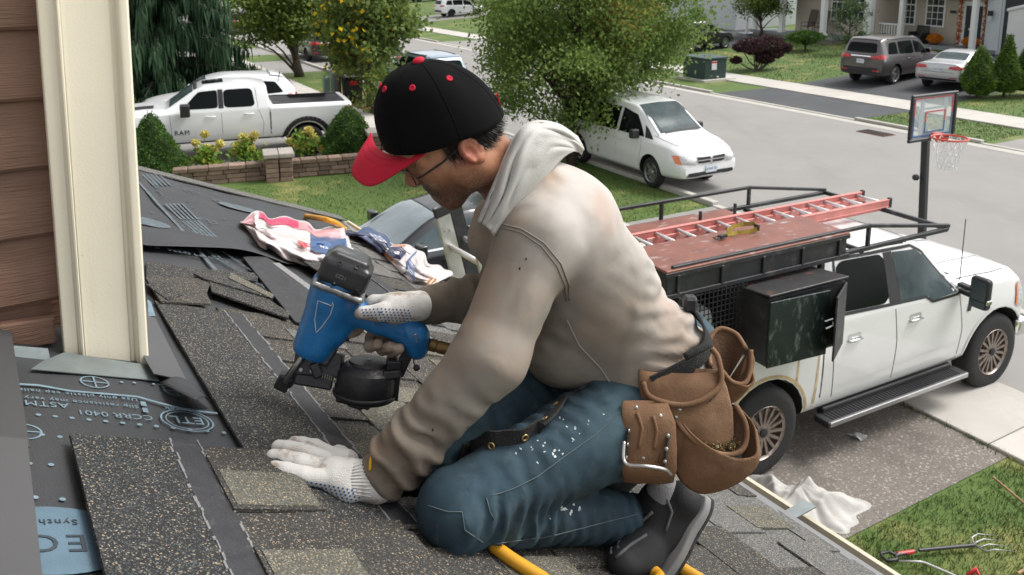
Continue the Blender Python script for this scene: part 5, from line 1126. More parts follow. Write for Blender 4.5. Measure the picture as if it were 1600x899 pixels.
# hydrangeas along the low wall
M_hyl = leafmat('hydrangea_leaf', (0.072, 0.174, 0.022), (0.246, 0.392, 0.058), (0.464, 0.478, 0.072), .12); M_flw = leafmat('hydrangea_flower', (0.580, 0.522, 0.145), (0.870, 0.797, 0.290), (0.609, 0.348, 0.131), .10, trans=.25)
def hydrangea(px, py, heads, label, seed, h=.9, w=.35):
    g = np.random.default_rng(seed); base = G(px, py)+UP*.10; root = empty('hydrangea', base, 0, label, 'flowering shrub', 'hydrangeas along the low wall'); b = MB(); lp_ = []
    D = (base-O3).dot(ray(CX, CY)); mp_ = D/1300
    for i in range(16): lp_ += [base+Vector((g.normal()*w*.55, g.normal()*.16, g.uniform(.08, h*.72))) for _ in range(11)]
    for hx, hy, hr in heads:
        c_ = P(hx, hy, D)+Vector((0, g.normal()*.08, 0)); b.tube([base+Vector((g.normal()*.06, 0, 0)), base.lerp(c_, .6)+Vector((g.normal()*.03, 0, .05)), c_], [.010, .008, .006], 5)
        n = 260; v = g.normal(size=(n, 3)); v /= np.linalg.norm(v, axis=1)[:, None]; R1 = hr*mp_; o = leaves('flower_head', np.array(c_)+v*R1*rng.uniform(.75, 1.05, n)[:, None]*np.array([1, 1, .9]), .045, M_flw, root, np.clip(g.uniform(0, .85, n)+(g.uniform(0, 1, n) < .12)*.9*(hy < 215), 0, 1), outw=v, aspect=.9)
        me = MB(); me.ell(c_, R1*.75, 10, 7); k_ = me.build('flower_core', mat('flower_core', (.38, .36, .10), .9), o)
    b.build('stems', M_bark2, root, world=True)['kind'] = 'stuff'; leaves('foliage', lp_, .13, M_hyl, root, droop=.3, aspect=.75)
hydrangea(323, 272, [(320, 210, 5), (309, 222, 5), (345, 224, 6), (322, 231, 5), (331, 235, 6), (314, 236, 4)], 'leftmost hydrangea with four pale heads held above sparse leaves', 1, .85, .26)
hydrangea(384, 262, [(378, 215, 6), (394, 216, 6), (399, 210, 5), (371, 227, 6), (386, 225, 7), (366, 239, 5), (380, 229, 6), (392, 232, 6)], 'middle hydrangea thick with yellow heads left of the brick pillar', 2, .9, .3)
hydrangea(478, 252, [(484, 203, 6), (470, 213, 6), (477, 212, 6), (491, 221, 7), (465, 228, 5), (453, 221, 5), (503, 232, 5), (482, 224, 5), (488, 213, 5)], 'right hydrangea with a browning top head behind the brick pillar', 3, 1.0, .3)
for k, (px, py, s, lb) in enumerate(((404, 262, .32, 'rounded light green plant tucked against the left of the brick pillar'), (286, 275, .30, 'spiky yellow green plant at the foot of the left cone shrub'), (338, 272, .22, 'low green plant at the foot of the leftmost hydrangea'))):
    q = G(px, py)+UP*.1; root = empty('garden_plant', q, 0, lb, 'plant'); pts = [q+Vector((random.gauss(0, s*.5), random.gauss(0, s*.35), abs(random.gauss(s*.5, s*.35)))) for _ in range(130)]; leaves('foliage', pts, .15, M_hyl, root, rng.uniform(.3, .9, 130), droop=-.3, aspect=.4)
# ================================================================== WALLS, FAR HOUSES, STREET FURNITURE
M_brk = mat('wall_block', (.215, .150, .115), .92, var=.25, vs=7, bump=.8, bs=35, rnd=.32); M_cap = mat('pillar_cap', (.33, .30, .27), .9, var=.15, vs=5, bump=.5, bs=40, rnd=.1); M_mort = mat('wall_core', (.05, .04, .035), .95)
A = G(283, 292); B = G(640, 264); wd = (B-A).normalized(); wn_ = Vector((-wd.y, wd.x, 0)); Lw = (B-A).length
lw = empty('garden_wall', A, 0, 'low brown block retaining wall with a capped pillar in front of the hydrangeas', 'wall')
def topz(f): return .36+.13*f
b = MB(); b.prism([A+wn_*.03-UP*.1, B+wn_*.03-UP*.1, B+wn_*.03+UP*.44, A+wn_*.03+UP*.32], wn_*.24); b.build('core', M_mort, lw, world=True)
pB = None
for row in range(4):
    x = -(row % 2)*.17; h = .115
    while x < Lw:
        w = random.choice((.28, .34, .40, .46)); f = (x+w/2)/Lw
        z = row*h+.05*f
        if row == 3 and False: break
        c_ = A+wd*(x+w/2)+wn_*(.12+random.uniform(-.012, .012)-(.03 if row == 3 else 0))+UP*(z+h/2-.02); b = MB(); b.box(c_, (w-.012, .26+(.05 if row == 3 else 0), h-.010), Matrix((wd, wn_, UP)).transposed()); b.build('block', M_brk, lw, world=True, bevel=.014, seg=1); x += w
pc = G(437, 282)+wn_*.12; 
for row in range(5):
    for k in (-1, 1):
        for kk in (-1, 1):
            w = .30+(.06 if (row+k) % 2 else -.04); b = MB(); b.box(pc+wd*(k*.165)+wn_*(kk*.15)+UP*(row*.118+.05), (.315+random.uniform(-.02, .0), .285, .108), Matrix((wd, wn_, UP)).transposed()); b.build('block', M_brk, lw, world=True, bevel=.014)
for k in (-1, 1): b = MB(); b.box(pc+wd*(k*.185)+UP*.66, (.36, .74, .11), Matrix((wd, wn_, UP)).transposed()); b.build('cap_stone', M_cap, lw, world=True, bevel=.02, seg=2)
p2 = G(600, 258)+wn_*.6
for row in range(6):
    for k in (-1, 1): b = MB(); b.box(p2+wd*(k*.165)+UP*(row*.118+.05), (.31, .6, .108), Matrix((wd, wn_, UP)).transposed()); b.build('block', M_brk, lw, world=True, bevel=.014)
b = MB(); b.box(p2+UP*.78, (.74, .74, .12), Matrix((wd, wn_, UP)).transposed()); b.build('cap_stone', M_cap, lw, world=True, bevel=.02, seg=2)
for k in (0, 1): b = MB(); b.box(G(232+k*22, 282)+UP*.38, (.46, .5, .14), Matrix((wd, wn_, UP)).transposed()); b.build('cap_stone', M_cap, lw, world=True, bevel=.02)
bd = MB(); bd.prism([A+wn_*.25, B+wn_*.25, B+wn_*1.35, A+wn_*1.35], (0, 0, .16)); tag(bd.build('planting_bed', M_soil), kind='structure')
# ---- utility box, pedestals, bin, lamp post
M_util = mat('utility_green', (.012, .035, .032), .5, var=.12, vs=3); M_pale = mat('pale_green_box', (.24, .33, .27), .6, var=.08, vs=4); M_bin = mat('black_bin_plastic', (.014, .014, .016), .45, bump=.1, bs=50)
M_stk = mat('sticker_white', (.6, .6, .6), .5)
ug = G(1100, 124); rz = math.atan2(ND.y, ND.x); u_ = empty('utility_box', ug, rz, 'dark green utility transformer box on a concrete pad across the street', 'utility box')
b = MB(); b.box((.1, 0, .05), (1.9, 1.9, .10)); b.build('pad', M_conc, u_)
b = MB(); b.box((0, 0, .55), (1.35, 1.45, .92)); b.build('cabinet', M_util, u_, bevel=.03)
b = MB(); b.box((0, 0, 1.05), (1.45, 1.55, .09)); b.build('lid', mat('utility_green_lid', (.03, .06, .06), .45), u_, bevel=.03, seg=2)
b = MB(); b.box((-.1, -.735, .72), (.30, .012, .40)); b.build('warning_sticker', M_stk, u_); b = MB(); b.box((-.1, -.743, .86), (.30, .008, .07)); b.build('warning_stripe', M_red, u_)
b = MB(); b.box((.1, -.75, .2), (.12, .05, .06)); b.build('padlock', M_chrome, u_)
for k, (px, py, h, lb) in enumerate(((511, 158, .95, 'shorter left pale green cable pedestal on the verge'), (524, 158, 1.15, 'taller right pale green cable pedestal on the verge'))):
    q = empty('cable_pedestal', G(px, py), rz, lb, 'pedestal', 'pale green pedestals on the verge'); b = MB(); b.box((0, 0, h*.45), (.26, .26, h*.9), taper=.92); b.build('housing', M_pale, q, bevel=.02); b = MB(); b.box((0, 0, h*.94), (.30, .30, h*.12), taper=.7); b.build('cap', M_pale, q, bevel=.03)
q = empty('lamp_post', G(529, 160), rz, 'weathered grey post between pale pedestal and black bin', 'post'); b = MB(); b.tube([(0, 0, 0), (0, 0, 5.5)], [.13, .09], 12); b.build('shaft', mat('weathered_concrete', (.19, .17, .15), .9, var=.2, vs=6), q, smooth=True); b = MB(); b.lathe([(.17, 0), (.17, .3), (.14, .34)], n=12); b.build('base', M_trim, q)
q = empty('wheelie_bin', G(551, 160), R_(20), 'black wheeled bin with a small red sticker on the verge', 'bin'); b = MB(); b.box((0, 0, .48), (.62, .66, .90), taper=1.18); b.build('tub', M_bin, q, bevel=.04); b = MB(); b.box((0, 0, .98), (.78, .82, .08), taper=.85); b.build('lid', M_bin, q, bevel=.03, seg=2); b = MB(); b.box((0, -.388, .80), (.30, .01, .16), (R_(-5), 0, 0)); b.build('sticker', M_red, q)
for s_ in (-1, 1): b = MB(); b.lathe([(.12, -.03), (.12, .03)], (s_*.28, .36, .12), (1, 0, 0), 14); b.build('wheel', M_rub, q)
# ---- basketball hoop on the near verge
M_hpole = mat('hoop_black', (.02, .021, .024), .45); M_acr = mat('clear_acrylic', (.55, .60, .62), .08, trans=.0, coat=.5); M_orange = mat('orange_rim', (.55, .06, .03), .4); M_net = mat('white_net', (.75, .75, .75), .9)
hb0 = Vector(ST(11.9, 7.6)); D = (P(1440, 300, 1)-O3); 
def onD(px, py, D): return P(px, py, D)
DH = (hb0-O3).dot(ray(CX, CY)); 
hp = empty('basketball_hoop', hb0, 0, 'portable basketball hoop with clear backboard standing beyond the white work truck', 'basketball hoop')
tp = onD(1447, 205, DH); b = MB(); b.bar(Vector((hb0.x, hb0.y, 0)), tp, .11, .11, ND); b.build('pole', M_hpole, hp, world=True, bevel=.02)
b = MB(); b.box(hb0+UP*.1, (1.0, .7, .22), (0, 0, rz), .85); b.build('base', M_hpole, hp, world=True, bevel=.06, seg=2)
b = MB(); b.lathe([(.03, 0), (.05, .02), (.05, .07), (.03, .09)], hb0.lerp(tp, .72)-Vector((.09, 0, 0)), (-1, 0, 0), 10); b.build('height_knob', M_hpole, hp, world=True)
c0_ = onD(1416, 224, DH-.7); c1_ = G(1487, 213, c0_.z); hh_ = onD(1426, 147, DH-.7).z-c0_.z; c4 = [c0_, c1_, c1_+UP*hh_, c0_+UP*hh_]
bx_ = (c4[1]-c4[0]).normalized(); bz_ = (c4[3]-c4[0]); W_ = (c4[1]-c4[0]).length; H_ = bz_.length; bn = bx_.cross(bz_).normalized(); bz_ = bn.cross(bx_)*-1 if bn.cross(bx_).z < 0 else bn.cross(bx_)
if bn.y > 0: bn = -bn
def BB(x, z, o=0): return c4[0]+bx_*(x*W_)+bz_*(z*H_)+bn*o
def framebar(b, x0, z0, x1, z1, w, o, t): b.prism([BB(x0, z0, o), BB(x1, z0, o), BB(x1, z1, o), BB(x0, z1, o)], bn*t)
b = MB()
for q in ((0, 0, 1, .07), (0, .945, 1, 1), (0, .07, .055, .945), (.945, .07, 1, .945)): framebar(b, *q, 0, 0, .05)
b.build('backboard_frame', M_hpole, hp, world=True, bevel=.012)
M_pane = bpy.data.materials.new('acrylic_pane'); M_pane.use_nodes = True; nt = M_pane.node_tree; pb = nt.nodes['Principled BSDF']; pb.inputs['Base Color'].default_value = (.55, .62, .64, 1); pb.inputs['Roughness'].default_value = .12; tr = nt.nodes.new('ShaderNodeBsdfTransparent'); mx = nt.nodes.new('ShaderNodeMixShader'); mx.inputs[0].default_value = .38; nt.links.new(tr.outputs[0], mx.inputs[1]); nt.links.new(pb.outputs[0], mx.inputs[2]); nt.links.new(mx.outputs[0], nt.nodes['Material Output'].inputs[0])
b = MB(); framebar(b, .05, .06, .95, .95, 0, .015, .006); b.build('backboard_pane', M_pane, hp, world=True)
M_lr = mat('line_red', (.50, .05, .07), .5); M_lb = mat('line_blue', (.05, .12, .28), .5); M_lw = mat('frost_white', (.55, .62, .66), .5)
def lines(segs, m, name, o=.024, t=.004):
    b = MB()
    for q in segs: framebar(b, *q, 0, o, t)
    b.build(name, m, hp, world=True)
lines([(.08, .90, .92, .925), (.08, .55, .10, .90), (.90, .55, .92, .90), (.33, .60, .77, .625), (.33, .40, .35, .60), (.75, .40, .77, .60)], M_lr, 'red_line')
lines([(.08, .09, .92, .13), (.08, .13, .10, .55), (.90, .13, .92, .55), (.33, .17, .77, .20), (.33, .20, .35, .40), (.75, .20, .77, .40)], M_lb, 'blue_line')
lines([(.26, .12, .31, .90), (.31, .66, .75, .70), (.79, .12, .82, .90)], M_lw, 'support_rib', -.02, .03)
b = MB(); b.bar(BB(.40, .15, -.02), BB(.62, .60, -.35), .05, .05); b.bar(BB(.42, .15, -.02), BB(.40, .55, -.3), .04, .04); b.bar(BB(.5, .3, -.3), tp, .06, .06); b.build('lift_arm', M_hpole, hp, world=True)
rc_ = onD(1484, 216, DH-1.2); rr = .245; b = MB()
ringp = [rc_+Vector((math.cos(6.2832*i/28)*rr, math.sin(6.2832*i/28)*rr, 0)) for i in range(29)]; b.tube(ringp, .014, 7); bp = BB(.56, .02, .03); b.box(bp+UP*.03+bn*.05, (.16, .12, .13)); b.bar(bp+bn*.08, rc_+(bp-rc_).normalized()*rr*.9, .10, .03); b.build('rim', M_orange, hp, world=True, smooth=False)
b = MB(); nl = 12; rings_ = [(1.0, 0), (.86, .10), (.72, .20), (.60, .30), (.52, .40), (.50, .46)]
for lv in range(len(rings_)-1):
    for i in range(nl):
        o0 = .5*(lv % 2); 
        for d in (-.5, .5):
            a0 = 6.2832*(i+o0)/nl; a1 = 6.2832*(i+o0+d)/nl; (r0, z0), (r1, z1) = rings_[lv], rings_[lv+1]; b.tube([rc_+Vector((math.cos(a0)*rr*r0, math.sin(a0)*rr*r0, -z0)), rc_+Vector((math.cos(a1)*rr*r1, math.sin(a1)*rr*r1, -z1))], .0085, 4, False)
b.build('net', M_net, hp, world=True)['kind'] = 'stuff'
# ---- far houses
M_beige = mat('beige_siding', (.54, .475, .415), .7, var=.04, vs=2); M_tan = mat('tan_siding', (.44, .39, .33), .7, var=.04, vs=2); M_pgrey = mat('pale_siding', (.52, .55, .58), .7, var=.03, vs=2); M_wh = mat('white_trim', (.76, .77, .77), .5, var=.03, vs=4); M_shade = mat('window_dark', (.03, .035, .04), .08, spec=.6, var=.4, vs=1.2); M_found = mat('foundation', (.27, .24, .21), .9, var=.15, vs=3); M_deckg = mat('porch_grey', (.22, .24, .26), .7, var=.1, vs=3); M_navy = mat('navy_door', (.012, .014, .022), .4); M_gdoor = mat('garage_white', (.70, .71, .71), .5, var=.03, vs=2); M_roofd = mat('far_roof', (.07, .065, .06), .95, var=.2, vs=8)
M_mum = leafmat('mum_orange', (.45, .12, .005), (.75, .26, .01), (.2, .2, .03), .1, trans=.1); M_gar = leafmat('autumn_garland', (.45, .05, .01), (.70, .20, .02), (.5, .3, .1), .2, trans=.1)
fx = Vector((math.sin(R_(24)), -math.cos(R_(24)), 0)); fy = Vector((-fx.y, fx.x, 0))   # fx to the right along the facade, fy into the house
if fy.y < 0: fy = -fy
FM = Matrix((fx, fy, UP)).transposed()
class Fac:
    def __init__(s, root, o): s.r = root; s.o = Vector(o)
    def p(s, x, y, z): return s.o+fx*x+fy*y+UP*z
    def box(s, name, m, c, size, parent=None, bevel=0):
        b = MB(); b.box(s.p(*c), size, FM); return b.build(name, m, parent or s.r, world=(parent is None), bevel=bevel)
    def siding(s, m, x0, x1, z0, z1, y, parent, step=.125, axis='x', name='siding_board'):
        k = int((z1-z0)/step)
        for i in range(k):
            z = z0+i*step; b = MB()
            if axis == 'x': b.prism([s.p(x0, y, z), s.p(x0, y-.022, z), s.p(x0, y-.004, z+step), s.p(x0, y, z+step)], fx*(x1-x0))
            else: b.prism([s.p(y, x0, z), s.p(y-.022, x0, z), s.p(y-.004, x0, z+step), s.p(y, x0, z+step)], fy*(x1-x0))
            b.build(name, m, parent)
    def window(s, x0, x1, z0, z1, y=0, nx=2, nz=3, frame=.10, mid=True):
        f = s.box('window', M_wh, ((x0+x1)/2, y-.02, (z0+z1)/2), (x1-x0+2*frame, .06, z1-z0+2*frame))
        g_ = s.box('pane', M_shade, ((x0+x1)/2, y-.052, (z0+z1)/2), (x1-x0, .012, z1-z0), f)
        b = MB()
        for i in range(1, nx): b.box(s.p(x0+(x1-x0)*i/nx, y-.062, (z0+z1)/2), (.03, .012, z1-z0), FM)
        for i in range(1, nz): b.box(s.p((x0+x1)/2, y-.063, z0+(z1-z0)*i/nz), (x1-x0, .012, .03 if not (mid and i == nz//2) else .07), FM)
        q = b.build('muntins', M_wh, f); return f
hBo = G(1517, 72, .95); hB = empty('house', hBo, 0, 'tan house with navy door, autumn garlands and white porch rail', 'house'); F = Fac(hB, hBo)
wB = F.box('wall', M_tan, (-3.2, 2.0, 2.2), (9.0, 3.9, 6.6)); F.siding(M_tan, -7.7, 1.3, -.1, 3.2, .05, wB, .15)
sw = F.box('side_wall', M_tan, (-7.9, 1.9, 2.2), (1.4, 3, 6.6)); F.siding(M_tan, -8.6, -7.2, -.5, 3.2, .35, sw, .15)
F.box('porch_floor', M_deckg, (-2.6, -.75, -.12), (9.4, 1.7, .2)); F.box('porch_skirt', M_found, (-2.6, -.7, -.6), (9.2, 1.5, .8))
d = F.box('door_frame', M_wh, (0, -.0, 1.1), (1.75, .10, 2.5)); dl = F.box('door', M_navy, (0.05, -.06, 1.06), (.95, .06, 2.12), d); F.box('door_glass', M_shade, (.08, -.095, 1.42), (.52, .02, 1.0), d); F.box('door_handle', M_chrome, (-.33, -.11, 1.0), (.06, .04, .22), d); F.box('door_letter_sill', M_pgrey, (.08, -.10, .88), (.5, .02, .12), d)
for x in (-.72, .78):
    pts = []; c0 = F.p(x, -.14, 0)
    for i in range(420): pts.append(c0+UP*random.uniform(.05, 2.5)+fx*random.gauss(0, .055)+fy*random.gauss(0, .03))
    o = leaves('garland', pts, .10, M_gar, None, droop=0); tag(o, 'red and orange leaf garland hung %s the navy front door' % ('left of' if x < 0 else 'right of'), 'garland', 'garlands beside the front door')
pk_ = empty('pumpkin_figure', F.p(.08, -.13, 1.35), 0, 'small orange pumpkin decoration hanging on the navy front door', 'decoration'); b = MB(); b.ell((0, 0, .12), (.12, .07, .11)); b.ell((0, 0, -.12), (.14, .08, .16)); b.build('pumpkin', mat('pumpkin_orange', (.65, .16, .01), .6, var=.2, vs=9), pk_, smooth=True); b = MB(); b.tube([(0, 0, .22), (.02, 0, .30)], .015, 5); b.build('stalk', M_bark, pk_)
F.window(-2.9, -1.85, .95, 3.1, .02, 3, 6); F.window(-4.55, -3.75, .95, 3.1, .02, 3, 6)
for x, y in ((-3.35, -1.45), (-6.6, -1.45), (1.15, -1.45)): F.box('porch_post', M_wh, (x, y, 1.35), (.26, .26, 2.9), bevel=.02)
F.box('porch_post', M_wh, (-6.6, -.2, 1.35), (.22, .22, 2.9))
rl = F.box('porch_rail', M_wh, (-4.95, -1.45, .95), (3.1, .12, .09)); F.box('bottom_rail', M_wh, (-4.95, -1.45, .12), (3.1, .08, .07), rl)
for i in range(16): F.box('baluster', M_wh, (-6.35+i*.185, -1.45, .53), (.055, .055, .80), rl)
r2 = F.box('porch_rail', M_wh, (-6.6, -.8, .95), (.10, 1.2, .09)); 
for i in range(6): F.box('baluster', M_wh, (-6.6, -1.25+i*.2, .53), (.05, .05, .80), r2)
F.box('porch_roof', M_wh, (-2.7, -.75, 2.95), (9.0, 1.9, .25))
F.box('house_number', M_navy, (-1.25, -.04, 1.75), (.34, .04, .14))
l_ = F.box('wall_lantern', M_trim, (-1.3, -.12, 2.55), (.16, .18, .3)); l2 = F.box('wall_lantern', M_trim, (1.75, -1.12, 1.85), (.16, .18, .26)); F.box('lantern_glass', M_clear, (1.75, -1.12, 1.62), (.13, .13, .22), l2)
gw = F.box('garage_wall', M_pgrey, (5.2, .8, 2.2), (7.6, 3.4, 6.6)); F.siding(M_pgrey, 1.42, 2.2, -.9, 3.0, -.92, gw, .15)
gf = F.box('garage_frame', M_navy, (4.9, -.93, .95), (5.0, .10, 3.9)); gd = F.box('garage_door', M_gdoor, (4.95, -.99, .55), (4.6, .05, 3.1), gf)
for k in range(5): F.box('door_panel', M_gdoor, (4.95, -1.02, -.72+k*.62), (4.55, .03, .58), gf)
b = MB(); n = 14; arc = [F.p(2.62+4.66*i/n, -1.05, 2.05+.42*math.sin(math.pi*i/n)) for i in range(n+1)]; b.tube(arc, .09, 6); b.build('door_arch', M_wh, gf)
b = MB(); b.prism([F.p(2.65+4.6*i/n, -.985, 2.05+.40*math.sin(math.pi*i/n)) for i in range(n+1)], -fy*.05); b.build('arch_panel', M_gdoor, gf)
for x, lb in ((-1.45, 'left of'), (.72, 'right of')):
    q = F.p(x, -1.0, -.02); m_ = empty('potted_mum', q, 0, 'orange flowering mum in a pot %s the navy door' % lb, 'potted plant', 'orange mums by the door'); b = MB(); b.lathe([(.18, 0), (.24, .22), (.22, .22)], n=14); b.build('pot', M_trim, m_); v = rng.normal(size=(900, 3)); v[:, 2] = abs(v[:, 2]); v /= np.linalg.norm(v, axis=1)[:, None]
    b = MB(); b.ell((0, 0, .26), (.36, .36, .24)); b.build('flower_core', mat('mum_core', (.35, .11, .01), .9), m_); leaves('flowers', v*np.array([.40, .40, .30])+np.array([0, 0, .26]), .06, M_mum, m_, outw=v, aspect=.9, world=False)
q = empty('porch_chair', F.p(-2.45, -1.05, -.02), math.atan2(fx.y, fx.x), 'black wicker chair beside the left orange mum on the porch', 'chair'); b = MB(); b.box((0, .0, .22), (.75, .7, .42)); b.build('seat', M_trim, q, bevel=.03); b = MB(); b.box((-.05, .32, .60), (.8, .12, .75), (R_(-10), 0, 0)); b.build('backrest', M_trim, q, bevel=.03); b = MB(); b.box((-.40, 0, .52), (.10, .7, .22)); b.box((.40, 0, .52), (.10, .7, .22)); b.build('armrests', M_trim, q, bevel=.03)
hAo = G(1258, 53, 1.05); hA = empty('house', hAo, 0, 'beige house with a grey porch, white posts and two patio chairs', 'house'); F = Fac(hA, hAo)
wA = F.box('wall', M_beige, (.8, 3.2, 2.3), (6.4, 3.6, 7)); F.siding(M_beige, -1.6, 4.0, 0, 3.2, 1.38, wA, .15)
F.box('side_wing', M_tan, (4.2, 4.9, 2.2), (.8, 2.5, 7))
F.box('porch_floor', M_deckg, (-.9, .55, -.10), (7.2, 2.1, .18)); F.box('porch_skirt', M_found, (-.9, .6, -.65), (7.0, 1.9, .95))
for x in (-1.75, 1.75): F.box('porch_post', M_wh, (x, -.3, 1.45), (.30, .30, 2.9), bevel=.02); F.box('post_foot', M_wh, (x, -.3, .06), (.42, .42, .2), bevel=.02)
F.box('porch_post', M_wh, (-4.2, -.3, 1.45), (.26, .26, 2.9)); F.box('porch_roof', M_wh, (-1.0, .55, 3.0), (7.4, 2.3, .25)); F.box('corner_board', M_wh, (3.75, 1.2, 1.6), (.5, .3, 3.4))
F.window(.75, 1.5, .95, 3.0, 1.36, 2, 4); F.window(1.6, 2.35, .95, 3.0, 1.36, 2, 4); F.window(2.45, 3.2, .95, 3.0, 1.36, 2, 4); F.box('outlet', M_found, (-1.1, 1.34, .75), (.14, .05, .18))
F.box('steps', M_deckg, (-4.9, -.2, -.55), (1.0, 1.3, .5)); F.box('stair_rail', M_wh, (-4.6, -.7, .15), (.12, .12, 1.3))
M_chair = mat('brown_sling', (.10, .08, .065), .8); M_cfr = mat('dark_chair_frame', (.03, .025, .022), .5)
def chair(x, label):
    q = empty('patio_chair', F.p(x, .35, 0), math.atan2(fx.y, fx.x), label, 'patio chair', 'patio chairs on the porch'); b = MB(); b.box((0, 0, .45), (.58, .56, .03), (R_(4), 0, 0)); b.build('seat', M_chair, q); b = MB(); b.box((0, .34, .95), (.56, .03, 1.05), (R_(-14), 0, 0)); b.build('backrest', M_chair, q)
    for sx in (-.30, .30):
        b = MB(); b.tube([(sx, -.30, 0), (sx, -.28, .68), (sx, .25, .68)], .022, 6); b.build('arm', M_cfr, q); b = MB(); b.tube([(sx, .32, 0), (sx, .22, .45), (sx, .45, 1.4)], .022, 6); b.build('leg', M_cfr, q)
chair(-.15, 'left brown sling patio chair on the grey porch'); chair(.85, 'right brown sling patio chair partly behind the white porch post')
hCo = G(1110, 40, .9); hC = empty('house', hCo, 0, 'pale grey sided house wall behind the black hatchback', 'house'); F = Fac(hC, hCo)
wC = F.box('wall', M_pgrey, (-1.5, 4.1, 2.9), (8.4, 8, 6.4)); F.siding(M_pgrey, -5.7, 2.7, -.2, 3.2, .1, wC, .17); F.box('foundation', M_found, (-1.5, 4.1, -.55), (8.3, 7.9, .8))
q = empty('wheelie_bin', G(1083, 38, .9), 0, 'teal green wheeled bin against the pale grey house wall', 'bin'); b = MB(); b.box((0, 0, .5), (.6, .6, 1.0), taper=1.15); b.build('tub', mat('teal_plastic', (.01, .12, .11), .5), q, bevel=.03); b = MB(); b.box((0, 0, 1.05), (.74, .74, .08)); b.build('lid', mat('teal_plastic', (.01, .12, .11), .5), q, bevel=.02)
# more houses up the street, mostly behind the trees
for k, (n, t, m_, lb) in enumerate(((52, 62, M_tan, 'tan far house behind the leafy tree up the street'), (54, 84, M_pgrey, 'pale far house at the end of the far driveway'), (-9, 52, M_beige, 'beige far house left of the pavement behind the conifer'), (-10, 34, M_tan, 'tan neighbour house behind the weeping conifer'))):
    o = Vector(ST(n, t, slope(n))); h = empty('house', o, math.atan2(ND.y, ND.x), lb, 'house'); b = MB(); b.box((0, 0, 2.8), (9, 10, 5.6)); b.build('wall', m_, h); b = MB(); b.prism([Vector((-5, -5.6, 5.6)), Vector((5, -5.6, 5.6)), Vector((0, -5.6, 8.4))], (0, 11.2, 0)); b.build('roof', M_roofd, h)
    for y in (-3, 0, 3):
        for z in (1.6, 4.3):
            for sx in (-1, 1): b = MB(); b.box((sx*4.52, y, z), (.10, 1.3, 1.4)); w_ = b.build('window', M_wh, h); b = MB(); b.box((sx*4.575, y, z), (.02, 1.1, 1.2)); b.build('pane', M_shade, w_)
# ---- things lying on the near lawn and driveway
M_hand = mat('fork_black', (.02, .02, .022), .5); M_redp = mat('red_grip', (.55, .02, .03), .45); M_tine = mat('worn_steel', (.30, .30, .30), .4, .8, var=.3, vs=20); M_wood = mat('wood_handle', (.30, .18, .09), .7, var=.3, vs=8)
GL = lambda px, py, z=.06: G(px, py, z)
q = empty('garden_fork', GL(1470, 858, 0), 0, 'black garden fork with a red collar lying on the grass', 'garden fork'); a, c_, e = GL(1400, 868), GL(1430, 861), GL(1522, 852)
b = MB(); b.tube([a, c_], .016, 8); b.tube([GL(1436, 860), e], .016, 8); b.build('shaft', M_hand, q, world=True); b = MB(); b.tube([GL(1403, 866), GL(1428, 862)], .0185, 8); b.build('collar', M_redp, q, world=True)
hd = (a-e).normalized(); sd_ = hd.cross(UP); b = MB(); b.tube([a, a+hd*.03+sd_*.05, a+hd*.12+sd_*.05, a+hd*.13, a+hd*.12-sd_*.05, a+hd*.03-sd_*.05, a], .014, 7); b.build('d_handle', M_hand, q, world=True, smooth=True)
for k in range(4): o = sd_*(.035*(k-1.5)*2); b = MB(); b.tube([e, e-hd*.05+o*.9, e-hd*.12+o+UP*.02, e-hd*.34+o-UP*.03], [.008, .007, .006, .002], 6); b.build('tine', M_tine, q, world=True, smooth=True)
q = empty('metal_rake_handle', GL(1450, 885, 0), 0, 'bare silver metal tube bent at one end on the grass', 'metal tube'); b = MB(); b.tube([GL(1405, 877), GL(1438, 878), GL(1446, 880), GL(1490, 899), GL(1540, 925)], .011, 8); b.build('tube', M_alu, q, world=True, smooth=True)
q = empty('red_tool', GL(1520, 899, 0), 0, 'red tool grip at the bottom edge of the lawn', 'tool'); b = MB(); b.tube([GL(1512, 900), GL(1525, 890, .10), GL(1532, 905)], [.02, .025, .02], 8); b.build('grip', M_redp, q, world=True, smooth=True); b = MB(); b.tube([GL(1520, 905), GL(1560, 915)], .02, 8); b.build('body', M_hand, q, world=True)
for (p0, p1, lb) in (((1552, 746), (1610, 795), 'thin brown wooden stick at the driveway corner of the lawn'), ((1590, 896), (1620, 880), 'short brown wooden stick in the lower right corner of the lawn')):
    q = empty('wooden_stick', GL(*p0, 0), 0, lb, 'stick'); b = MB(); b.tube([GL(*p0), GL(*p1)], .012, 8); b.build('stick', M_wood, q, world=True)
M_cloth = mat('drop_cloth', (.43, .42, .40), .95, var=.08, vs=6, bump=.3, bs=60); layer(M_cloth, (.40, .33, .25), 5, .62, .74, fac=.5)
cc = G(1245, 800); q = empty('drop_cloth', cc, 0, 'crumpled off white drop cloth heaped on the driveway below the gutter', 'drop cloth')
def heap(u, v):
    a = 6.2832*v; x = u*(.50+.1*math.sin(3*a+1)+.05*math.sin(7*a)+.03*math.sin(13*a)); X, Y = x*math.cos(a), x*math.sin(a)
    rd = lambda f, s_, c: 1-abs(math.sin(f*(X*math.cos(s_)+Y*math.sin(s_))+c+1.6*math.sin(5*X-4*Y+c)))
    h = .20*max(0, 1-u**1.6)+(.10*rd(6, .6, 1)+.06*rd(9, 2.1, 2)+.022*rd(17, 1.2, .5)+.012*rd(29, 2.7, 4))*(.35+.65*(1-u**2)); return Vector((X*1.15, Y, max(.012, h-.05*u)))
b = MB(); b.grid(heap, 44, 110); b.build('cloth', M_cloth, q, smooth=True)
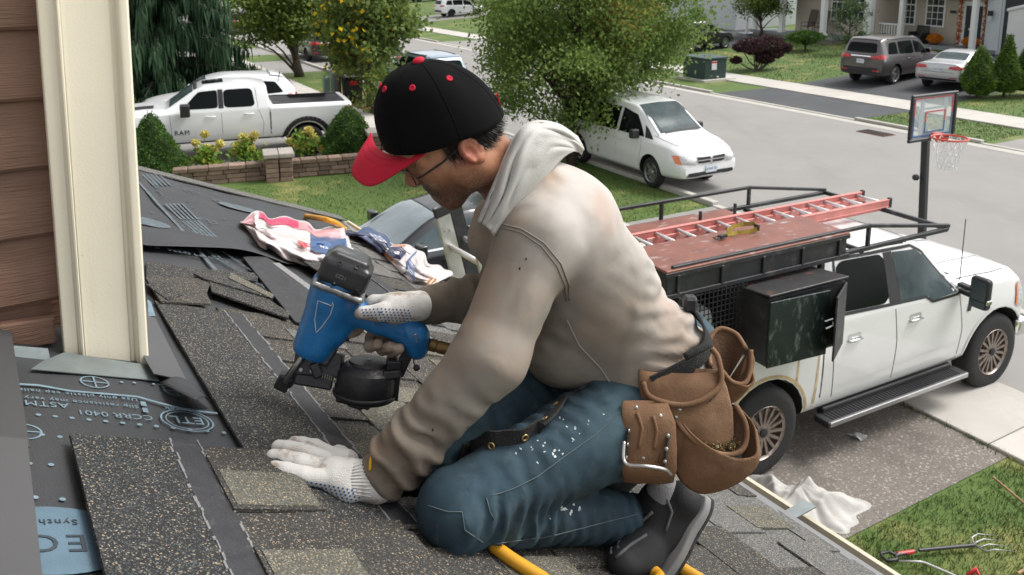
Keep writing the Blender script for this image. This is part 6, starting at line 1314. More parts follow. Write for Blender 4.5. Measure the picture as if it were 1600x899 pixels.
q = empty('litter_scrap', G(1340, 686), 0, 'white paper scrap on the driveway below the running board', 'litter'); b = MB(); b.grid(lambda u, v: Vector((.13*(u-.5)+.03*math.sin(5*v), .11*(v-.5), .03+.025*math.sin(7*u+3*v))), 6, 6); b.build('paper', M_stk, q, smooth=True, solid=.002)
# ================================================================== THE ROOFER
FWD = -PD; LFT = -SD
def jt(px, py, D): return np.array(P(px, py, D))
class Surf:
    """finds the surface point seen at a surveyed spot, so seams, rivets and stains lie ON the cloth"""
    def __init__(s, *obs):
        V = []; F = []
        for o in obs:
            b = len(V); W_ = wmat(o); V += [W_ @ v.co for v in o.data.vertices]; F += [tuple(i+b for i in p.vertices) for p in o.data.polygons]
        s.t = BVHTree.FromPolygons(V, F)
    def hit(s, px, py, eps=.001):
        h = s.t.ray_cast(O3, ray(px, py).normalized())
        if h[0] is None:
            h = s.t.find_nearest(P(px, py, 1.7)); 
        n = h[1]
        if n.dot(ray(px, py)) > 0: n = -n
        return h[0]+n*eps, n
    def line(s, pts, r=.0016, step=8, eps=.0008):
        out = []
        for (a, b_), (c, d) in zip(pts[:-1], pts[1:]):
            k = max(1, int(math.hypot(c-a, d-b_)/step)); out += [s.hit(a+(c-a)*i/k, b_+(d-b_)*i/k, eps)[0] for i in range(k)]
        out.append(s.hit(*pts[-1], eps)[0]); return MB().tube(out, r, 6)
    def disc(s, b, px, py, r, t=.0015, n=10, ax=1.0, rot=0):
        p, nn = s.hit(px, py, 0); x = nn.orthogonal().normalized(); y = nn.cross(x); c, sn = math.cos(rot), math.sin(rot); b.prism([p+(x*(math.cos(6.2832*i/n)*c*ax-math.sin(6.2832*i/n)*sn)+y*(math.cos(6.2832*i/n)*sn*ax+math.sin(6.2832*i/n)*c))*r for i in range(n)], nn*t)
def band(pts, w, t, nv=None, fl=(0, 0, 1)):
    """a strap: ribbon through points, wide along fl, as a solid"""
    b = MB(); P_ = [Vector(p) for p in pts]; k = len(P_); vs = []
    for i, p in enumerate(P_):
        tg = (P_[min(i+1, k-1)]-P_[max(i-1, 0)]).normalized(); f = Vector(fl[i] if isinstance(fl[0], (tuple, list, Vector, np.ndarray)) else fl); f = (f-tg*f.dot(tg)).normalized(); n = tg.cross(f); wi = w[i] if isinstance(w, list) else w
        vs += [p-f*wi/2-n*t/2, p+f*wi/2-n*t/2, p+f*wi/2+n*t/2, p-f*wi/2+n*t/2]
    b.add(vs, [(4*i+a, 4*i+(a+1) % 4, 4*i+4+(a+1) % 4, 4*i+4+a) for i in range(k-1) for a in range(4)]+[(3, 2, 1, 0), tuple(4*k-4+a for a in range(4))]); return b
def spline(pts, n=6):
    P_ = [Vector(p) for p in pts]; P_ = [P_[0]*2-P_[1]]+P_+[P_[-1]*2-P_[-2]]; out = []
    for i in range(1, len(P_)-2):
        for k in range(n):
            t = k/n; a, b_, c, d = P_[i-1:i+3]; out.append(.5*((2*b_)+(c-a)*t+(2*a-5*b_+4*c-d)*t*t+(3*b_-a-3*c+d)*t**3))
    return out+[P_[-2]]
def grad(m, col, vec, lo, hi, noise=.3, ns=6, fac=1.0):
    """a stain whose edge runs along a direction through the garment, broken up by noise"""
    nt = m.node_tree; b = nt.nodes['Principled BSDF']; L = nt.links.new; tc = nt.nodes.new('ShaderNodeTexCoord'); d = nt.nodes.new('ShaderNodeVectorMath'); d.operation = 'DOT_PRODUCT'; d.inputs[1].default_value = vec; L(tc.outputs['Object'], d.inputs[0])
    n = nt.nodes.new('ShaderNodeTexNoise'); n.inputs['Scale'].default_value = ns; n.inputs['Detail'].default_value = 5; L(tc.outputs['Object'], n.inputs['Vector'])
    ma = nt.nodes.new('ShaderNodeMath'); ma.operation = 'MULTIPLY_ADD'; ma.inputs[1].default_value = noise; L(n.outputs[0], ma.inputs[0]); L(d.outputs['Value'], ma.inputs[2])
    mr = nt.nodes.new('ShaderNodeMapRange'); mr.inputs['From Min'].default_value = lo+noise*.5; mr.inputs['From Max'].default_value = hi+noise*.5; mr.inputs['To Max'].default_value = fac; mr.interpolation_type = 'SMOOTHSTEP'; L(ma.outputs[0], mr.inputs[0])
    mx = nt.nodes.new('ShaderNodeMix'); mx.data_type = 'RGBA'; L(mr.outputs[0], mx.inputs[0]); i = b.inputs['Base Color']
    if i.is_linked: L(i.links[0].from_socket, mx.inputs[6])
    else: mx.inputs[6].default_value = i.default_value[:]
    mx.inputs[7].default_value = (*col, 1); L(mx.outputs[2], i); return m
def relief(m, sc, dist, st=.7, aniso=(1, 1, 1), rot=(0, 0, 0)):
    """fine creases in the cloth: a ridged noise relief"""
    nt = m.node_tree; b = nt.nodes['Principled BSDF']; L = nt.links.new; tc = nt.nodes.new('ShaderNodeTexCoord'); mp = nt.nodes.new('ShaderNodeMapping'); mp.inputs['Scale'].default_value = aniso; mp.inputs['Rotation'].default_value = rot; L(tc.outputs['Object'], mp.inputs[0])
    n = nt.nodes.new('ShaderNodeTexNoise'); n.noise_type = 'RIDGED_MULTIFRACTAL'; n.inputs['Scale'].default_value = sc; n.inputs['Detail'].default_value = 3; n.inputs['Distortion'].default_value = .6; L(mp.outputs[0], n.inputs['Vector'])
    bp = nt.nodes.new('ShaderNodeBump'); bp.inputs['Strength'].default_value = st; bp.inputs['Distance'].default_value = dist; L(n.outputs[0], bp.inputs['Height'])
    if b.inputs['Normal'].is_linked: L(b.inputs['Normal'].links[0].from_socket, bp.inputs['Normal'])
    L(bp.outputs[0], b.inputs['Normal'])
def buckle(V, F, ext, it=140, lam=.22, goal=.012, seed=1, inward=.006, amp=.0006, l2=.12):
    """lets the cloth, given a little more length than the body under it, buckle into folds (position based, goal springs to the body)"""
    g = np.random.default_rng(seed); X0 = V.copy(); n = len(V); F = np.asarray(F)
    q = np.cross(X0[F[:, 2]]-X0[F[:, 0]], X0[F[:, 3]]-X0[F[:, 1]]); N = np.zeros_like(X0)
    for k in range(4):
        for c in range(3): N[:, c] += np.bincount(F[:, k], q[:, c], n)
    N /= np.linalg.norm(N, axis=1)[:, None]+1e-9
    E1 = np.concatenate([F[:, [0, 1]], F[:, [1, 2]], F[:, [2, 3]], F[:, [3, 0]]]); E1 = np.unique(np.sort(E1, 1), axis=0); E2 = np.concatenate([F[:, [0, 2]], F[:, [1, 3]]]); E = np.concatenate([E1, E2])
    d = X0[E[:, 0]]-X0[E[:, 1]]; l = np.linalg.norm(d, axis=1)+1e-9; L0 = l*(1+ext((X0[E[:, 0]]+X0[E[:, 1]])/2, d/l[:, None])); val = np.bincount(E.ravel(), minlength=n)+0.0; v1 = np.bincount(E1.ravel(), minlength=n)+1e-9
    def nb(u): return np.stack([np.bincount(E1[:, 0], u[E1[:, 1], c], n)+np.bincount(E1[:, 1], u[E1[:, 0], c], n) for c in range(3)], 1)/v1[:, None]
    r = g.normal(size=n)
    for _ in range(6): r = .3*r+.7*(np.bincount(E1[:, 0], r[E1[:, 1]], n)+np.bincount(E1[:, 1], r[E1[:, 0]], n))/v1
    X = X0+N*(r/r.std()*amp)[:, None]
    for k in range(it):
        d = X[E[:, 0]]-X[E[:, 1]]; ln = np.linalg.norm(d, axis=1)+1e-9; c = d*((L0-ln)/ln*.5)[:, None]
        for a in range(3): X[:, a] += 1.6*(np.bincount(E[:, 0], c[:, a], n)-np.bincount(E[:, 1], c[:, a], n))/val
        u = X-X0; lu = nb(u)-u; u -= l2*(nb(lu)-lu); lu = nb(u)-u; u -= lam*(nb(lu)-lu); u *= 1-goal; un = (u*N).sum(1); u += N*(np.maximum(un, -inward)-un)[:, None]; X = X0+u
    return X
def wavy(s, name, m, parent, ext, sub=1, **kw):
    V, F = s.nets(); A_ = V.copy(); o = mesh(name, buckle(V, F, ext, **kw), F, m, parent, True, True); q = o.modifiers.new('sub', 'SUBSURF'); q.levels = q.render_levels = sub; return o
per = empty('person', R(740, 860), 0, 'roofer in black and red cap and dirty hoodie kneeling with a nail gun', 'person')
# ---- materials
M_skin = mat('skin', (.29, .125, .068), .5, var=.12, vs=14, bump=.15, bs=300, sub=.08, col2=(.36, .165, .092))
M_hood = mat('hoodie_cloth', (.235, .210, .178), .95, var=.16, vs=5, bump=.22, bs=900)
M_hoodl = mat('hood_cloth', (.50, .49, .465), .95, var=.06, vs=8, bump=.3, bs=420); layer(M_hoodl, (.30, .24, .18), 6, .54, .74, fac=.65)
M_jean = mat('denim', (.018, .042, .060), .88, var=.3, vs=8, bump=.25, bs=900); layer(M_jean, (.072, .125, .15), 3.6, .46, .66, fac=.8); layer(M_jean, (.009, .014, .017), 3.3, .50, .72, fac=.85); layer(M_jean, (.13, .15, .15), 60, .60, .75, fac=.3, aniso=(1, 1, .25)); layer(M_jean, (.12, .12, .10), 9, .64, .74, fac=.4)
M_glove = mat('white_glove_knit', (.66, .64, .61), .95, var=.05, vs=9, bump=.5, bs=520); layer(M_glove, (.30, .19, .12), 30, .54, .70, fac=.8)
M_gdirty = mat('dirty_glove_knit', (.42, .33, .26), .95, var=.2, vs=20, bump=.5, bs=520); layer(M_gdirty, (.22, .13, .08), 26, .5, .68, fac=.8)
M_dot = mat('blue_grip_dots', (.03, .10, .22), .6); M_capb = mat('black_cap_cloth', (.0035, .0035, .004), 1.0, spec=.15, bump=.08, bs=700, var=.2, vs=9); M_capr = mat('red_cap_cloth', (.52, .006, .035), .9, bump=.3, bs=600, var=.06, vs=6)
M_hair = mat('black_hair', (.010, .009, .009), .45, spec=.4); M_glass_f = mat('glasses_frame', (.015, .013, .012), .3, .3); M_sock = mat('white_sock', (.24, .24, .25), .95, bump=.4, bs=400)
M_web = mat('black_webbing', (.022, .022, .022), .9, bump=.8, bs=330, var=.2, vs=30); M_brass = mat('brass_grommet', (.42, .30, .14), .4, .9, var=.2, vs=40)
M_lea = mat('suede_leather', (.175, .092, .046), .85, var=.2, vs=9, bump=.18, bs=260); layer(M_lea, (.13, .06, .026), 4, .52, .72, fac=.75); layer(M_lea, (.34, .21, .12), 11, .54, .70, fac=.6); layer(M_lea, (.075, .042, .025), 2.6, .50, .72, fac=.7); layer(M_lea, (.025, .02, .018), 9, .64, .74, fac=.85)
M_lead = mat('leather_inside', (.085, .042, .020), .9, var=.2, vs=9, bump=.4, bs=140); M_rivet = mat('steel_rivet', (.45, .44, .42), .35, .9, var=.2, vs=50)
for m_, sc_, d_ in ((M_hood, 11, .020), (M_jean, 15, .022), (M_lea, 8, .004), (M_hoodl, 9, .004), (M_glove, 22, .002)): relief(m_, sc_, d_, .6, (1, 1, .55), (.3, .5, 0))
# ---- head: one sculpted surface in a head frame (x forward, y left, z up)
def hframe(yaw, pitch, roll):
    y, a, r = R_(yaw), R_(pitch), R_(roll); f = FWD*math.cos(y)+LFT*math.sin(y); l = UP.cross(f); Fw = f*math.cos(a)-UP*math.sin(a); Uv = UP*math.cos(a)+f*math.sin(a); return Fw, l*math.cos(r)-Uv*math.sin(r), Uv*math.cos(r)+l*math.sin(r)
Fh, Lh, Uh = hframe(-9, 34, 9); Oh = P(727, 236, 1.64)-Lh*.078
HM = Matrix((Fh, Lh, Uh)).transposed().to_4x4(); HM.translation = Oh; HI = HM.inverted()
neckb = HI @ P(815, 300, 1.80); neckc = HI @ P(850, 350, 1.86)
s = SDF((-.20, -.13, -.22), (.15, .12, .17), .0026)
s.ell((-.010, 0, .042), (.098, .071, .082)); s.ell((.045, 0, -.02), (.056, .062, .085), .03); s.cone((-.01, .056, -.06), (.066, .022, -.100), .026, .022, .03); s.cone((-.01, -.056, -.06), (.066, -.022, -.100), .026, .022, .03); s.cone((.064, -.02, -.102), (.064, .02, -.102), .022, .022, .025)
for y in (-1, 1): s.ell((.060, y*.046, -.012), (.028, .022, .022), .025); s.ell((.078, y*.033, .012), (.012, .016, .012), .012); s.ell((.012, y*.066, -.045), (.03, .012, .035), .03)
s.cone((.082, -.035, .036), (.082, .035, .036), .014, .014, .02); s.cone((.092, 0, .012), (.112, 0, -.022), .009, .0125, .014); s.ell((.106, .012, -.028), (.011, .007, .007), .008); s.ell((.106, -.012, -.028), (.011, .007, .007), .008)
s.ell((.088, 0, -.060), (.012, .026, .0065), .006); s.ell((.086, 0, -.073), (.012, .023, .007), .006); s.ell((.082, 0, -.050), (.013, .030, .010), .012); s.ell((.105, 0, -.0665), (.02, .024, .0015), .004, op='sub')
for y in (-1, 1):
    s.ell((.089, y*.033, .011), (.009, .0155, .006), .006, op='sub'); s.ell((.082, y*.033, .011), (.0115, .0125, .0115), .002)
    E_ = Matrix.Rotation(R_(14), 3, 'Y') @ Matrix.Rotation(R_(y*22), 3, 'Z'); ec = Vector((-.006, y*.082, -.004))
    s.ell(ec, (.0205, .0105, .033), .006, M=E_); 
    for k in range(11):
        a0, a1 = R_(-60+k*25), R_(-60+(k+1)*25)
        q = [ec+E_ @ Vector((-.0175*math.cos(a)-.002, y*.006, .030*math.sin(a))) for a in (a0, a1)]; s.cone(q[0], q[1], .0042, .0042, .004)
    s.ell(ec+E_ @ Vector((.003, y*.012, .002)), (.011, .009, .018), .005, M=E_, op='sub'); s.ell(ec+E_ @ Vector((-.002, y*.007, -.027)), (.0095, .006, .0095), .005, M=E_); s.ell(ec+E_ @ Vector((.012, y*.004, -.002)), (.006, .006, .009), .004, M=E_)
s.cone((-.035, 0, -.035), neckb, .058, .066, .045); s.cone(neckb, neckc, .066, .09, .04)
body = s.build('body', None, per, smooth_it=1, M=HM)
# stubble is a darker second tone low on the jaw, lip and chin
def skinmask(m):
    nt = m.node_tree; b = nt.nodes['Principled BSDF']; L = nt.links.new; tc = nt.nodes.new('ShaderNodeTexCoord'); src = b.inputs['Base Color'].links[0].from_socket
    for c, r, fac in (((.060, .0, -.105), .082, .93), ((.090, 0, -.052), .036, .9), ((.02, .05, -.085), .058, .75), ((.012, .072, .0), .034, .8)):
        w = HM @ Vector(c); d = nt.nodes.new('ShaderNodeVectorMath'); d.operation = 'DISTANCE'; d.inputs[1].default_value = w; L(tc.outputs['Object'], d.inputs[0])
        n = nt.nodes.new('ShaderNodeTexNoise'); n.inputs['Scale'].default_value = 380; n.inputs['Detail'].default_value = 2; L(tc.outputs['Object'], n.inputs['Vector'])
        mr = nt.nodes.new('ShaderNodeMapRange'); mr.inputs['From Min'].default_value = r*1.15; mr.inputs['From Max'].default_value = r*.6; L(d.outputs['Value'], mr.inputs[0]); mu = nt.nodes.new('ShaderNodeMath'); mu.operation = 'MULTIPLY'; L(mr.outputs[0], mu.inputs[0])
        m2 = nt.nodes.new('ShaderNodeMapRange'); m2.inputs['From Min'].default_value = .35; m2.inputs['From Max'].default_value = .6; m2.inputs['To Min'].default_value = .35; m2.inputs['To Max'].default_value = 1; L(n.outputs[0], m2.inputs[0]); mu2 = nt.nodes.new('ShaderNodeMath'); mu2.operation = 'MULTIPLY'; mu2.inputs[1].default_value = fac; L(m2.outputs[0], mu.inputs[1]); L(mu.outputs[0], mu2.inputs[0])
        mx = nt.nodes.new('ShaderNodeMix'); mx.data_type = 'RGBA'; L(mu2.outputs[0], mx.inputs[0]); L(src, mx.inputs[6]); mx.inputs[7].default_value = (.028, .017, .013, 1); src = mx.outputs[2]
    for c, r, fac, col in (((.0, .09, -.004), .045, .6, (.46, .13, .085)),):
        w = HM @ Vector(c); d = nt.nodes.new('ShaderNodeVectorMath'); d.operation = 'DISTANCE'; d.inputs[1].default_value = w; L(tc.outputs['Object'], d.inputs[0]); mr = nt.nodes.new('ShaderNodeMapRange'); mr.inputs['From Min'].default_value = r; mr.inputs['From Max'].default_value = r*.4; mr.inputs['To Max'].default_value = fac; L(d.outputs['Value'], mr.inputs[0]); mx = nt.nodes.new('ShaderNodeMix'); mx.data_type = 'RGBA'; L(mr.outputs[0], mx.inputs[0]); L(src, mx.inputs[6]); mx.inputs[7].default_value = (*col, 1); src = mx.outputs[2]
    L(src, b.inputs['Base Color'])
skinmask(M_skin); body.data.materials.append(M_skin)
HV = lambda x, y, z: HM @ Vector((x, y, z))
Fc, Lc, Uc = hframe(-11, 21, 5); Oc = P(688, 186, 1.69); CM = Matrix((Fc, Lc, Uc)).transposed().to_4x4(); CM.translation = Oc; CIM = CM.inverted()
# hair: short strands on nape and temple, brows
b = MB()
def strand(p, d, L, w): 
    d = Vector(d).normalized(); q = d.orthogonal().normalized(); q.rotate(Matrix.Rotation(random.uniform(0, 6.28), 3, d)); b.add([HM @ (p-q*w), HM @ (p+q*w), HM @ (p+d*L+Vector((random.gauss(0, .003),)*3))], [(0, 1, 2)])
for i in range(14000):
    a = random.uniform(-.2, math.pi+.2)*random.choice((1, -1)); z = random.uniform(-.085, .075); al = math.pi/2+a*.5
    th = random.uniform(R_(98), R_(262)); x, y = math.cos(th), math.sin(th); rr = .082+.020*(-x if x < 0 else 0); k_ = math.sqrt(max(.05, 1-((z-.055)/.115)**2)); zl = -.085+.075*max(0, abs(y)-.6)/.4
    if z < zl+.0: continue
    ks_ = random.uniform(.98, 1.13); p = Vector((-.012+x*.104*k_*ks_, y*.080*k_*ks_, z))
    if (CIM @ (HM @ p)).z > -.022: continue
    strand(p, (x*.45-.25, y*.45, -.75), random.uniform(.014, .034), .0011)
for i in range(420):
    y = random.choice((-1, 1)); p = Vector((random.uniform(.006, .034), y*(.0735-.12*0), random.uniform(-.018, .05))); p.y = y*(.078-.45*max(0, p.x-.005)*.55); strand(p, (.15, y*.12, -1), random.uniform(.012, .026), .0009)
for i in range(160):
    y = random.choice((-1, 1)); p = Vector((.094-.010*abs(random.random()), y*random.uniform(.016, .048), .034+random.gauss(0, .003))); strand(p, (.2, y*.9, -.1), .012, .0008)
b.build('hair', M_hair, per, world=True)['kind'] = 'stuff'
# glasses
b = MB()
for y in (-1, 1):
    c_ = Vector((.112, y*.034, .004)); pts = [HM @ (c_+Vector((-.004*abs(math.cos(t))*1.5, .026*math.cos(t), .019*math.sin(t)))) for t in np.linspace(0, 6.2832, 25)]; b.tube(pts, .0012, 5)
    b.tube([HV(.108, y*.060, .010), HV(.098, y*.070, .012), HV(.05, y*.078, .012), HV(.0, y*.081, .018), HV(-.012, y*.082, .010)], [.0016, .0022, .0024, .002, .0016], 6)
b.tube([HV(.111, -.010, .010), HV(.116, 0, .013), HV(.111, .010, .010)], .0011, 5); gl = b.build('glasses', M_glass_f, per, world=True, smooth=True)
M_lens = bpy.data.materials.new('clear_lens_glass'); M_lens.use_nodes = True; nt = M_lens.node_tree; pb = nt.nodes['Principled BSDF']; pb.inputs['Base Color'].default_value = (.05, .05, .05, 1); pb.inputs['Roughness'].default_value = .03; tr = nt.nodes.new('ShaderNodeBsdfTransparent'); mx = nt.nodes.new('ShaderNodeMixShader'); mx.inputs[0].default_value = .16; nt.links.new(tr.outputs[0], mx.inputs[1]); nt.links.new(pb.outputs[0], mx.inputs[2]); nt.links.new(mx.outputs[0], nt.nodes['Material Output'].inputs[0])
for y in (-1, 1): b = MB(); b.add([HM @ Vector((.1105, y*.034+.025*math.cos(t), .004+.018*math.sin(t))) for t in np.linspace(0, 6.2832, 20)[:-1]], [tuple(range(19))]); b.build('lens', M_lens, gl)
# cap
Fc, Lc, Uc = hframe(-11, 21, 5); Oc = P(688, 186, 1.69); CM = Matrix((Fc, Lc, Uc)).transposed().to_4x4(); CM.translation = Oc
cap = empty('cap', Oc, 0); cap.parent = per; cap.matrix_parent_inverse = wmat(per).inverted()
CAPR = (.127, .106)
def crown(u, v):
    """u 0 rim .. 1 top, v round"""
    a = 6.2832*v; t = u*math.pi/2; fr = math.cos(a); c = math.cos(t)**.80; zt = .128+.012*fr*math.sin(t*2)
    rx = CAPR[0]*(1+.05*fr*math.sin(t*2)); pan = 1-.018*abs(math.sin(3*a))**6*0-.012*(1-abs(math.sin(3*(a-.52))))**8
    drop = -.012*(1-u)-.006*(1-u)*max(0, math.sin(a))**2-.024*(1-u)*max(0, -fr)
    dent = -.010*math.exp(-((a-2.3)/.35)**2-((u-.55)/.25)**2)-.006*math.exp(-((a-1.0)/.4)**2-((u-.35)/.2)**2)
    return CM @ Vector((rx*c*fr*pan*(1+dent*8), CAPR[1]*c*math.sin(a)*pan*(1+dent*8), zt*math.sin(t)**.92+drop))
b = MB(); b.grid(crown, 30, 72); b.build('crown', M_capb, cap, world=True, smooth=True, solid=.003)
bi = [(580, 208, 1.80), (584, 222, 1.77), (592, 234, 1.735), (610, 243, 1.69), (636, 245, 1.645), (662, 239, 1.612)]; bo = [(578, 216, 1.80), (558, 246, 1.77), (551, 268, 1.735), (560, 284, 1.70), (588, 289, 1.66), (664, 242, 1.608)]
def crv(c, v):
    t = v*(len(c)-1); i = min(int(t), len(c)-2); f = t-i; P_ = [P(*c[max(0, min(len(c)-1, j))]) for j in (i-1, i, i+1, i+2)]; a_, b_, c_, d_ = P_
    return .5*((2*b_)+(c_-a_)*f+(2*a_-5*b_+4*c_-d_)*f*f+(3*b_-a_-3*c_+d_)*f**3)
def bill(u, v): return crv(bi, v).lerp(crv(bo, v), u)+Uc*.012*math.sin(math.pi*u)*math.sin(math.pi*v)
b = MB(); b.grid(bill, 14, 40); b.build('brim', M_capr, cap, world=True, smooth=True, solid=.004)
for k in (.25, .45, .65, .85): b = MB(); b.tube([bill(k, .04+.92*i/24)+Uc*.0022 for i in range(25)], .0006, 4); b.build('brim_stitch', M_capr, cap, world=True, smooth=True)
b = MB(); b.ell((0, 0, 0), (.0125, .0125, .007), 14, 8, Matrix((Fc, Lc, Uc)).transposed()); [None for v in b.v]; tp_ = crown(1, 0); b.v = [v+Vector(tp_)+Uc*.003 for v in b.v]; b.build('button', M_capr, cap, world=True, smooth=True)
for v in (.035, .165, .31, .965): 
    p = crown(.60, v); n = (p-(CM @ Vector((0, 0, .03)))).normalized(); q = empty; b = MB(); b.lathe([(.0065, 0), (.0068, .0022), (.0045, .003), (.0022, .0015), (.0005, .001)], p+n*.001, n, 14); b.build('eyelet', M_capr, cap, world=True, smooth=True)
for v in (0.085, .25, .415, .915): b = MB(); b.tube([crown(i/12, v)+((crown(i/12, v)-Oc).normalized())*.0013 for i in range(12)], .0015, 5); b.build('seam', M_capb, cap, world=True, smooth=True)
b = MB(); p = crown(.12, .45); n = (p-(CM @ Vector((0, 0, .03)))).normalized(); b.bar(p+n*.003-Uc*.010, p+n*.003+Uc*.016, .012, .003, n); b.build('red_tag', M_capr, cap, world=True)
# ---- hoodie
def ridge(X, Y, Z, d, f, warp, seed):
    """cloth creases: rounded rolls with sharp valleys, running across direction d, bent by noise"""
    d = np.array(d)/np.linalg.norm(d); t = X*d[0]+Y*d[1]+Z*d[2]; k = -.72*t; x, y, z = X+k*d[0], Y+k*d[1], Z+k*d[2]; w = .012*vnoise(X, Y, Z, 13, seed+4, 2)
    n = vnoise(x+d[0]*(t+w*warp), y+d[1]*(t+w*warp), z+d[2]*(t+w*warp), f*.62, seed, 2); m = np.clip(.45+.9*vnoise(X, Y, Z, 9, seed+2, 2), 0, 1)
    return (-.35*n+1.0*np.exp(-(n/.16)**2)-.25)*m
SHL = jt(838, 376, 1.735); SHR = jt(800, 352, 2.06); ELB = jt(766, 556, 1.665); WR = jt(604, 738, 1.665); WRr = jt(634, 483, 1.99); ELR = jt(800, 456, 2.03)
T0 = jt(1000, 566, 1.905); T1 = jt(925, 450, 1.89); T2 = jt(868, 355, 1.86); T3 = jt(822, 292, 1.82)
LF = SHL-SHR; LF /= np.linalg.norm(LF)
allp = np.array([T0, T1, T2, T3, SHL, SHR, ELB, WR, WRr, ELR]); lo = allp.min(0)-.18; hi = allp.max(0)+.18
s = SDF(lo, hi, .0066)
fold = .0022*vnoise(s.X, s.Y, s.Z, 24, 3, 2)
ax = (T2-T0)/np.linalg.norm(T2-T0); q_ = (s.X-T0[0])*ax[0]+(s.Y-T0[1])*ax[1]+(s.Z-T0[2])*ax[2]
cr_ = np.cross(ax, LF); cr_ /= np.linalg.norm(cr_); e_ = (s.X-T0[0])*cr_[0]+(s.Y-T0[1])*cr_[1]+(s.Z-T0[2])*cr_[2]
tors = (fold*.6).astype(np.float32)
s.cone(T0, T1, .126, .128, .05, flat=(LF, 1.22), disp=tors); s.cone(T1, T2, .128, .130, .05, flat=(LF, 1.22), disp=tors); s.cone(T2, T3, .130, .080, .05, flat=(LF, 1.10), disp=tors); s.cone(T2, SHL, .105, .082, .05, disp=tors); s.cone(T2, SHR, .105, .078, .05)
s.cone(T0, jt(985, 605, 1.86), .115, .092, .05, disp=tors); s.cone(T0, jt(1035, 545, 1.86), .115, .092, .05, disp=tors); s.cone(T1, jt(880, 545, 1.86), .115, .085, .06, disp=tors)
aL = (ELB-SHL)/np.linalg.norm(ELB-SHL); aR = (WR-ELB)/np.linalg.norm(WR-ELB); pL = np.cross(aL, LF); tw = (s.X-WR[0])*aR[0]+(s.Y-WR[1])*aR[1]+(s.Z-WR[2])*aR[2]
slv = fra = (fold*.6).astype(np.float32)
s.cone(SHL, ELB, .082, .072, .035, disp=slv); s.cone(ELB, WR, .072, .050, .03, disp=fra)
s.chain([(jt(800, 400, 1.86), .07), (jt(768, 372, 1.86), .045), (jt(764, 336, 1.86), .032)], .04)
d_ = (ELB-WR)/np.linalg.norm(ELB-WR)
for t, r, o in ((.030, .053, .003), (.058, .058, -.003), (.098, .060, .004)): s.cone(WR+d_*(t-.004)+LF*o, WR+d_*(t+.006)-LF*o, r, r, .014, disp=(fold*1.2).astype(np.float32))
fr2 = (fold*.6).astype(np.float32)
s.cone(SHR, ELR, .078, .070, .035, disp=fr2); s.cone(ELR, WRr, .062, .040, .03, disp=fr2)
s.chain([(jt(760, 400, 1.86), .05), (jt(758, 350, 1.87), .035), (jt(768, 318, 1.86), .03)], .03) if False else None
def hext(C, e):
    """spare cloth: bunched at the cuffs, some along the sleeves, diagonal slack at the waist, tight over the shoulders"""
    def seg(a, b): d = b-a; L = np.linalg.norm(d); d = d/L; t = ((C-a)@d)/L; r = np.linalg.norm(C-a-np.outer(t*L, d), axis=1); return d, t, r
    x = np.zeros(len(C)); d, t, r = seg(SHL, ELB); w = (r < .12)*np.clip((t-.15)*3, 0, 1)*(t < 1.15); x = x+w*.13*(e@(d*.88+cr_*.47))**2
    d, t, r = seg(ELB, WR); w = (r < .12)*(t > 0); x = np.maximum(x, w*(.13+.36*np.clip((t-.55)*3, 0, 1))*(e@d)**2)
    d, t, r = seg(ELR, WRr); w = (r < .10); x = np.maximum(x, w*.42*(e@d)**2)
    d, t, r = seg(T0, T2); w = (r < .24)*np.clip(1.1-t, 0, 1)**1.2; dg = d*.75+cr_*.5; dg = dg/np.linalg.norm(dg); x = np.maximum(x, w*.46*(e@dg)**2); x = np.maximum(x, .03*(e@LF)**2*(r < .24)); return x*np.clip(.75+1.1*vnoise(C[:, 0], C[:, 1], C[:, 2], 11, 51, 2), .15, 1.7)
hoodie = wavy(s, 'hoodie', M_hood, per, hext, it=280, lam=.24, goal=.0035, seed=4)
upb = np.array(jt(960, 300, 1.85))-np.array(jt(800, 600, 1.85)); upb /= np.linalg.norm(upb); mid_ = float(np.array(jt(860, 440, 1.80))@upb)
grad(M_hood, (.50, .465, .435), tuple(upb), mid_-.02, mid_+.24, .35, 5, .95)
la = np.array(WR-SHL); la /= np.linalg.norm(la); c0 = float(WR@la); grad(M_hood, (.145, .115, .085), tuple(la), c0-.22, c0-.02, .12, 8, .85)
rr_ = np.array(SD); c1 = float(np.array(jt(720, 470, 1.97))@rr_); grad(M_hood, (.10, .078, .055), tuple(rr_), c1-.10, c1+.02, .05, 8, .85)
def spot(m, c, r, col, fac, ns=9):
    nt = m.node_tree; b = nt.nodes['Principled BSDF']; L = nt.links.new; tc = nt.nodes.new('ShaderNodeTexCoord'); d = nt.nodes.new('ShaderNodeVectorMath'); d.operation = 'DISTANCE'; d.inputs[1].default_value = c; L(tc.outputs['Object'], d.inputs[0])
    n = nt.nodes.new('ShaderNodeTexNoise'); n.inputs['Scale'].default_value = ns; n.inputs['Detail'].default_value = 5; L(tc.outputs['Object'], n.inputs['Vector']); ma = nt.nodes.new('ShaderNodeMath'); ma.operation = 'MULTIPLY_ADD'; ma.inputs[1].default_value = r*1.6; L(n.outputs[0], ma.inputs[0]); L(d.outputs['Value'], ma.inputs[2])
    mr = nt.nodes.new('ShaderNodeMapRange'); mr.interpolation_type = 'SMOOTHSTEP'; mr.inputs['From Min'].default_value = r*2.0; mr.inputs['From Max'].default_value = r*.9; mr.inputs['To Max'].default_value = fac; L(ma.outputs[0], mr.inputs[0]); mx = nt.nodes.new('ShaderNodeMix'); mx.data_type = 'RGBA'; L(mr.outputs[0], mx.inputs[0]); i = b.inputs['Base Color']; L(i.links[0].from_socket, mx.inputs[6]); mx.inputs[7].default_value = (*col, 1); L(mx.outputs[2], i)
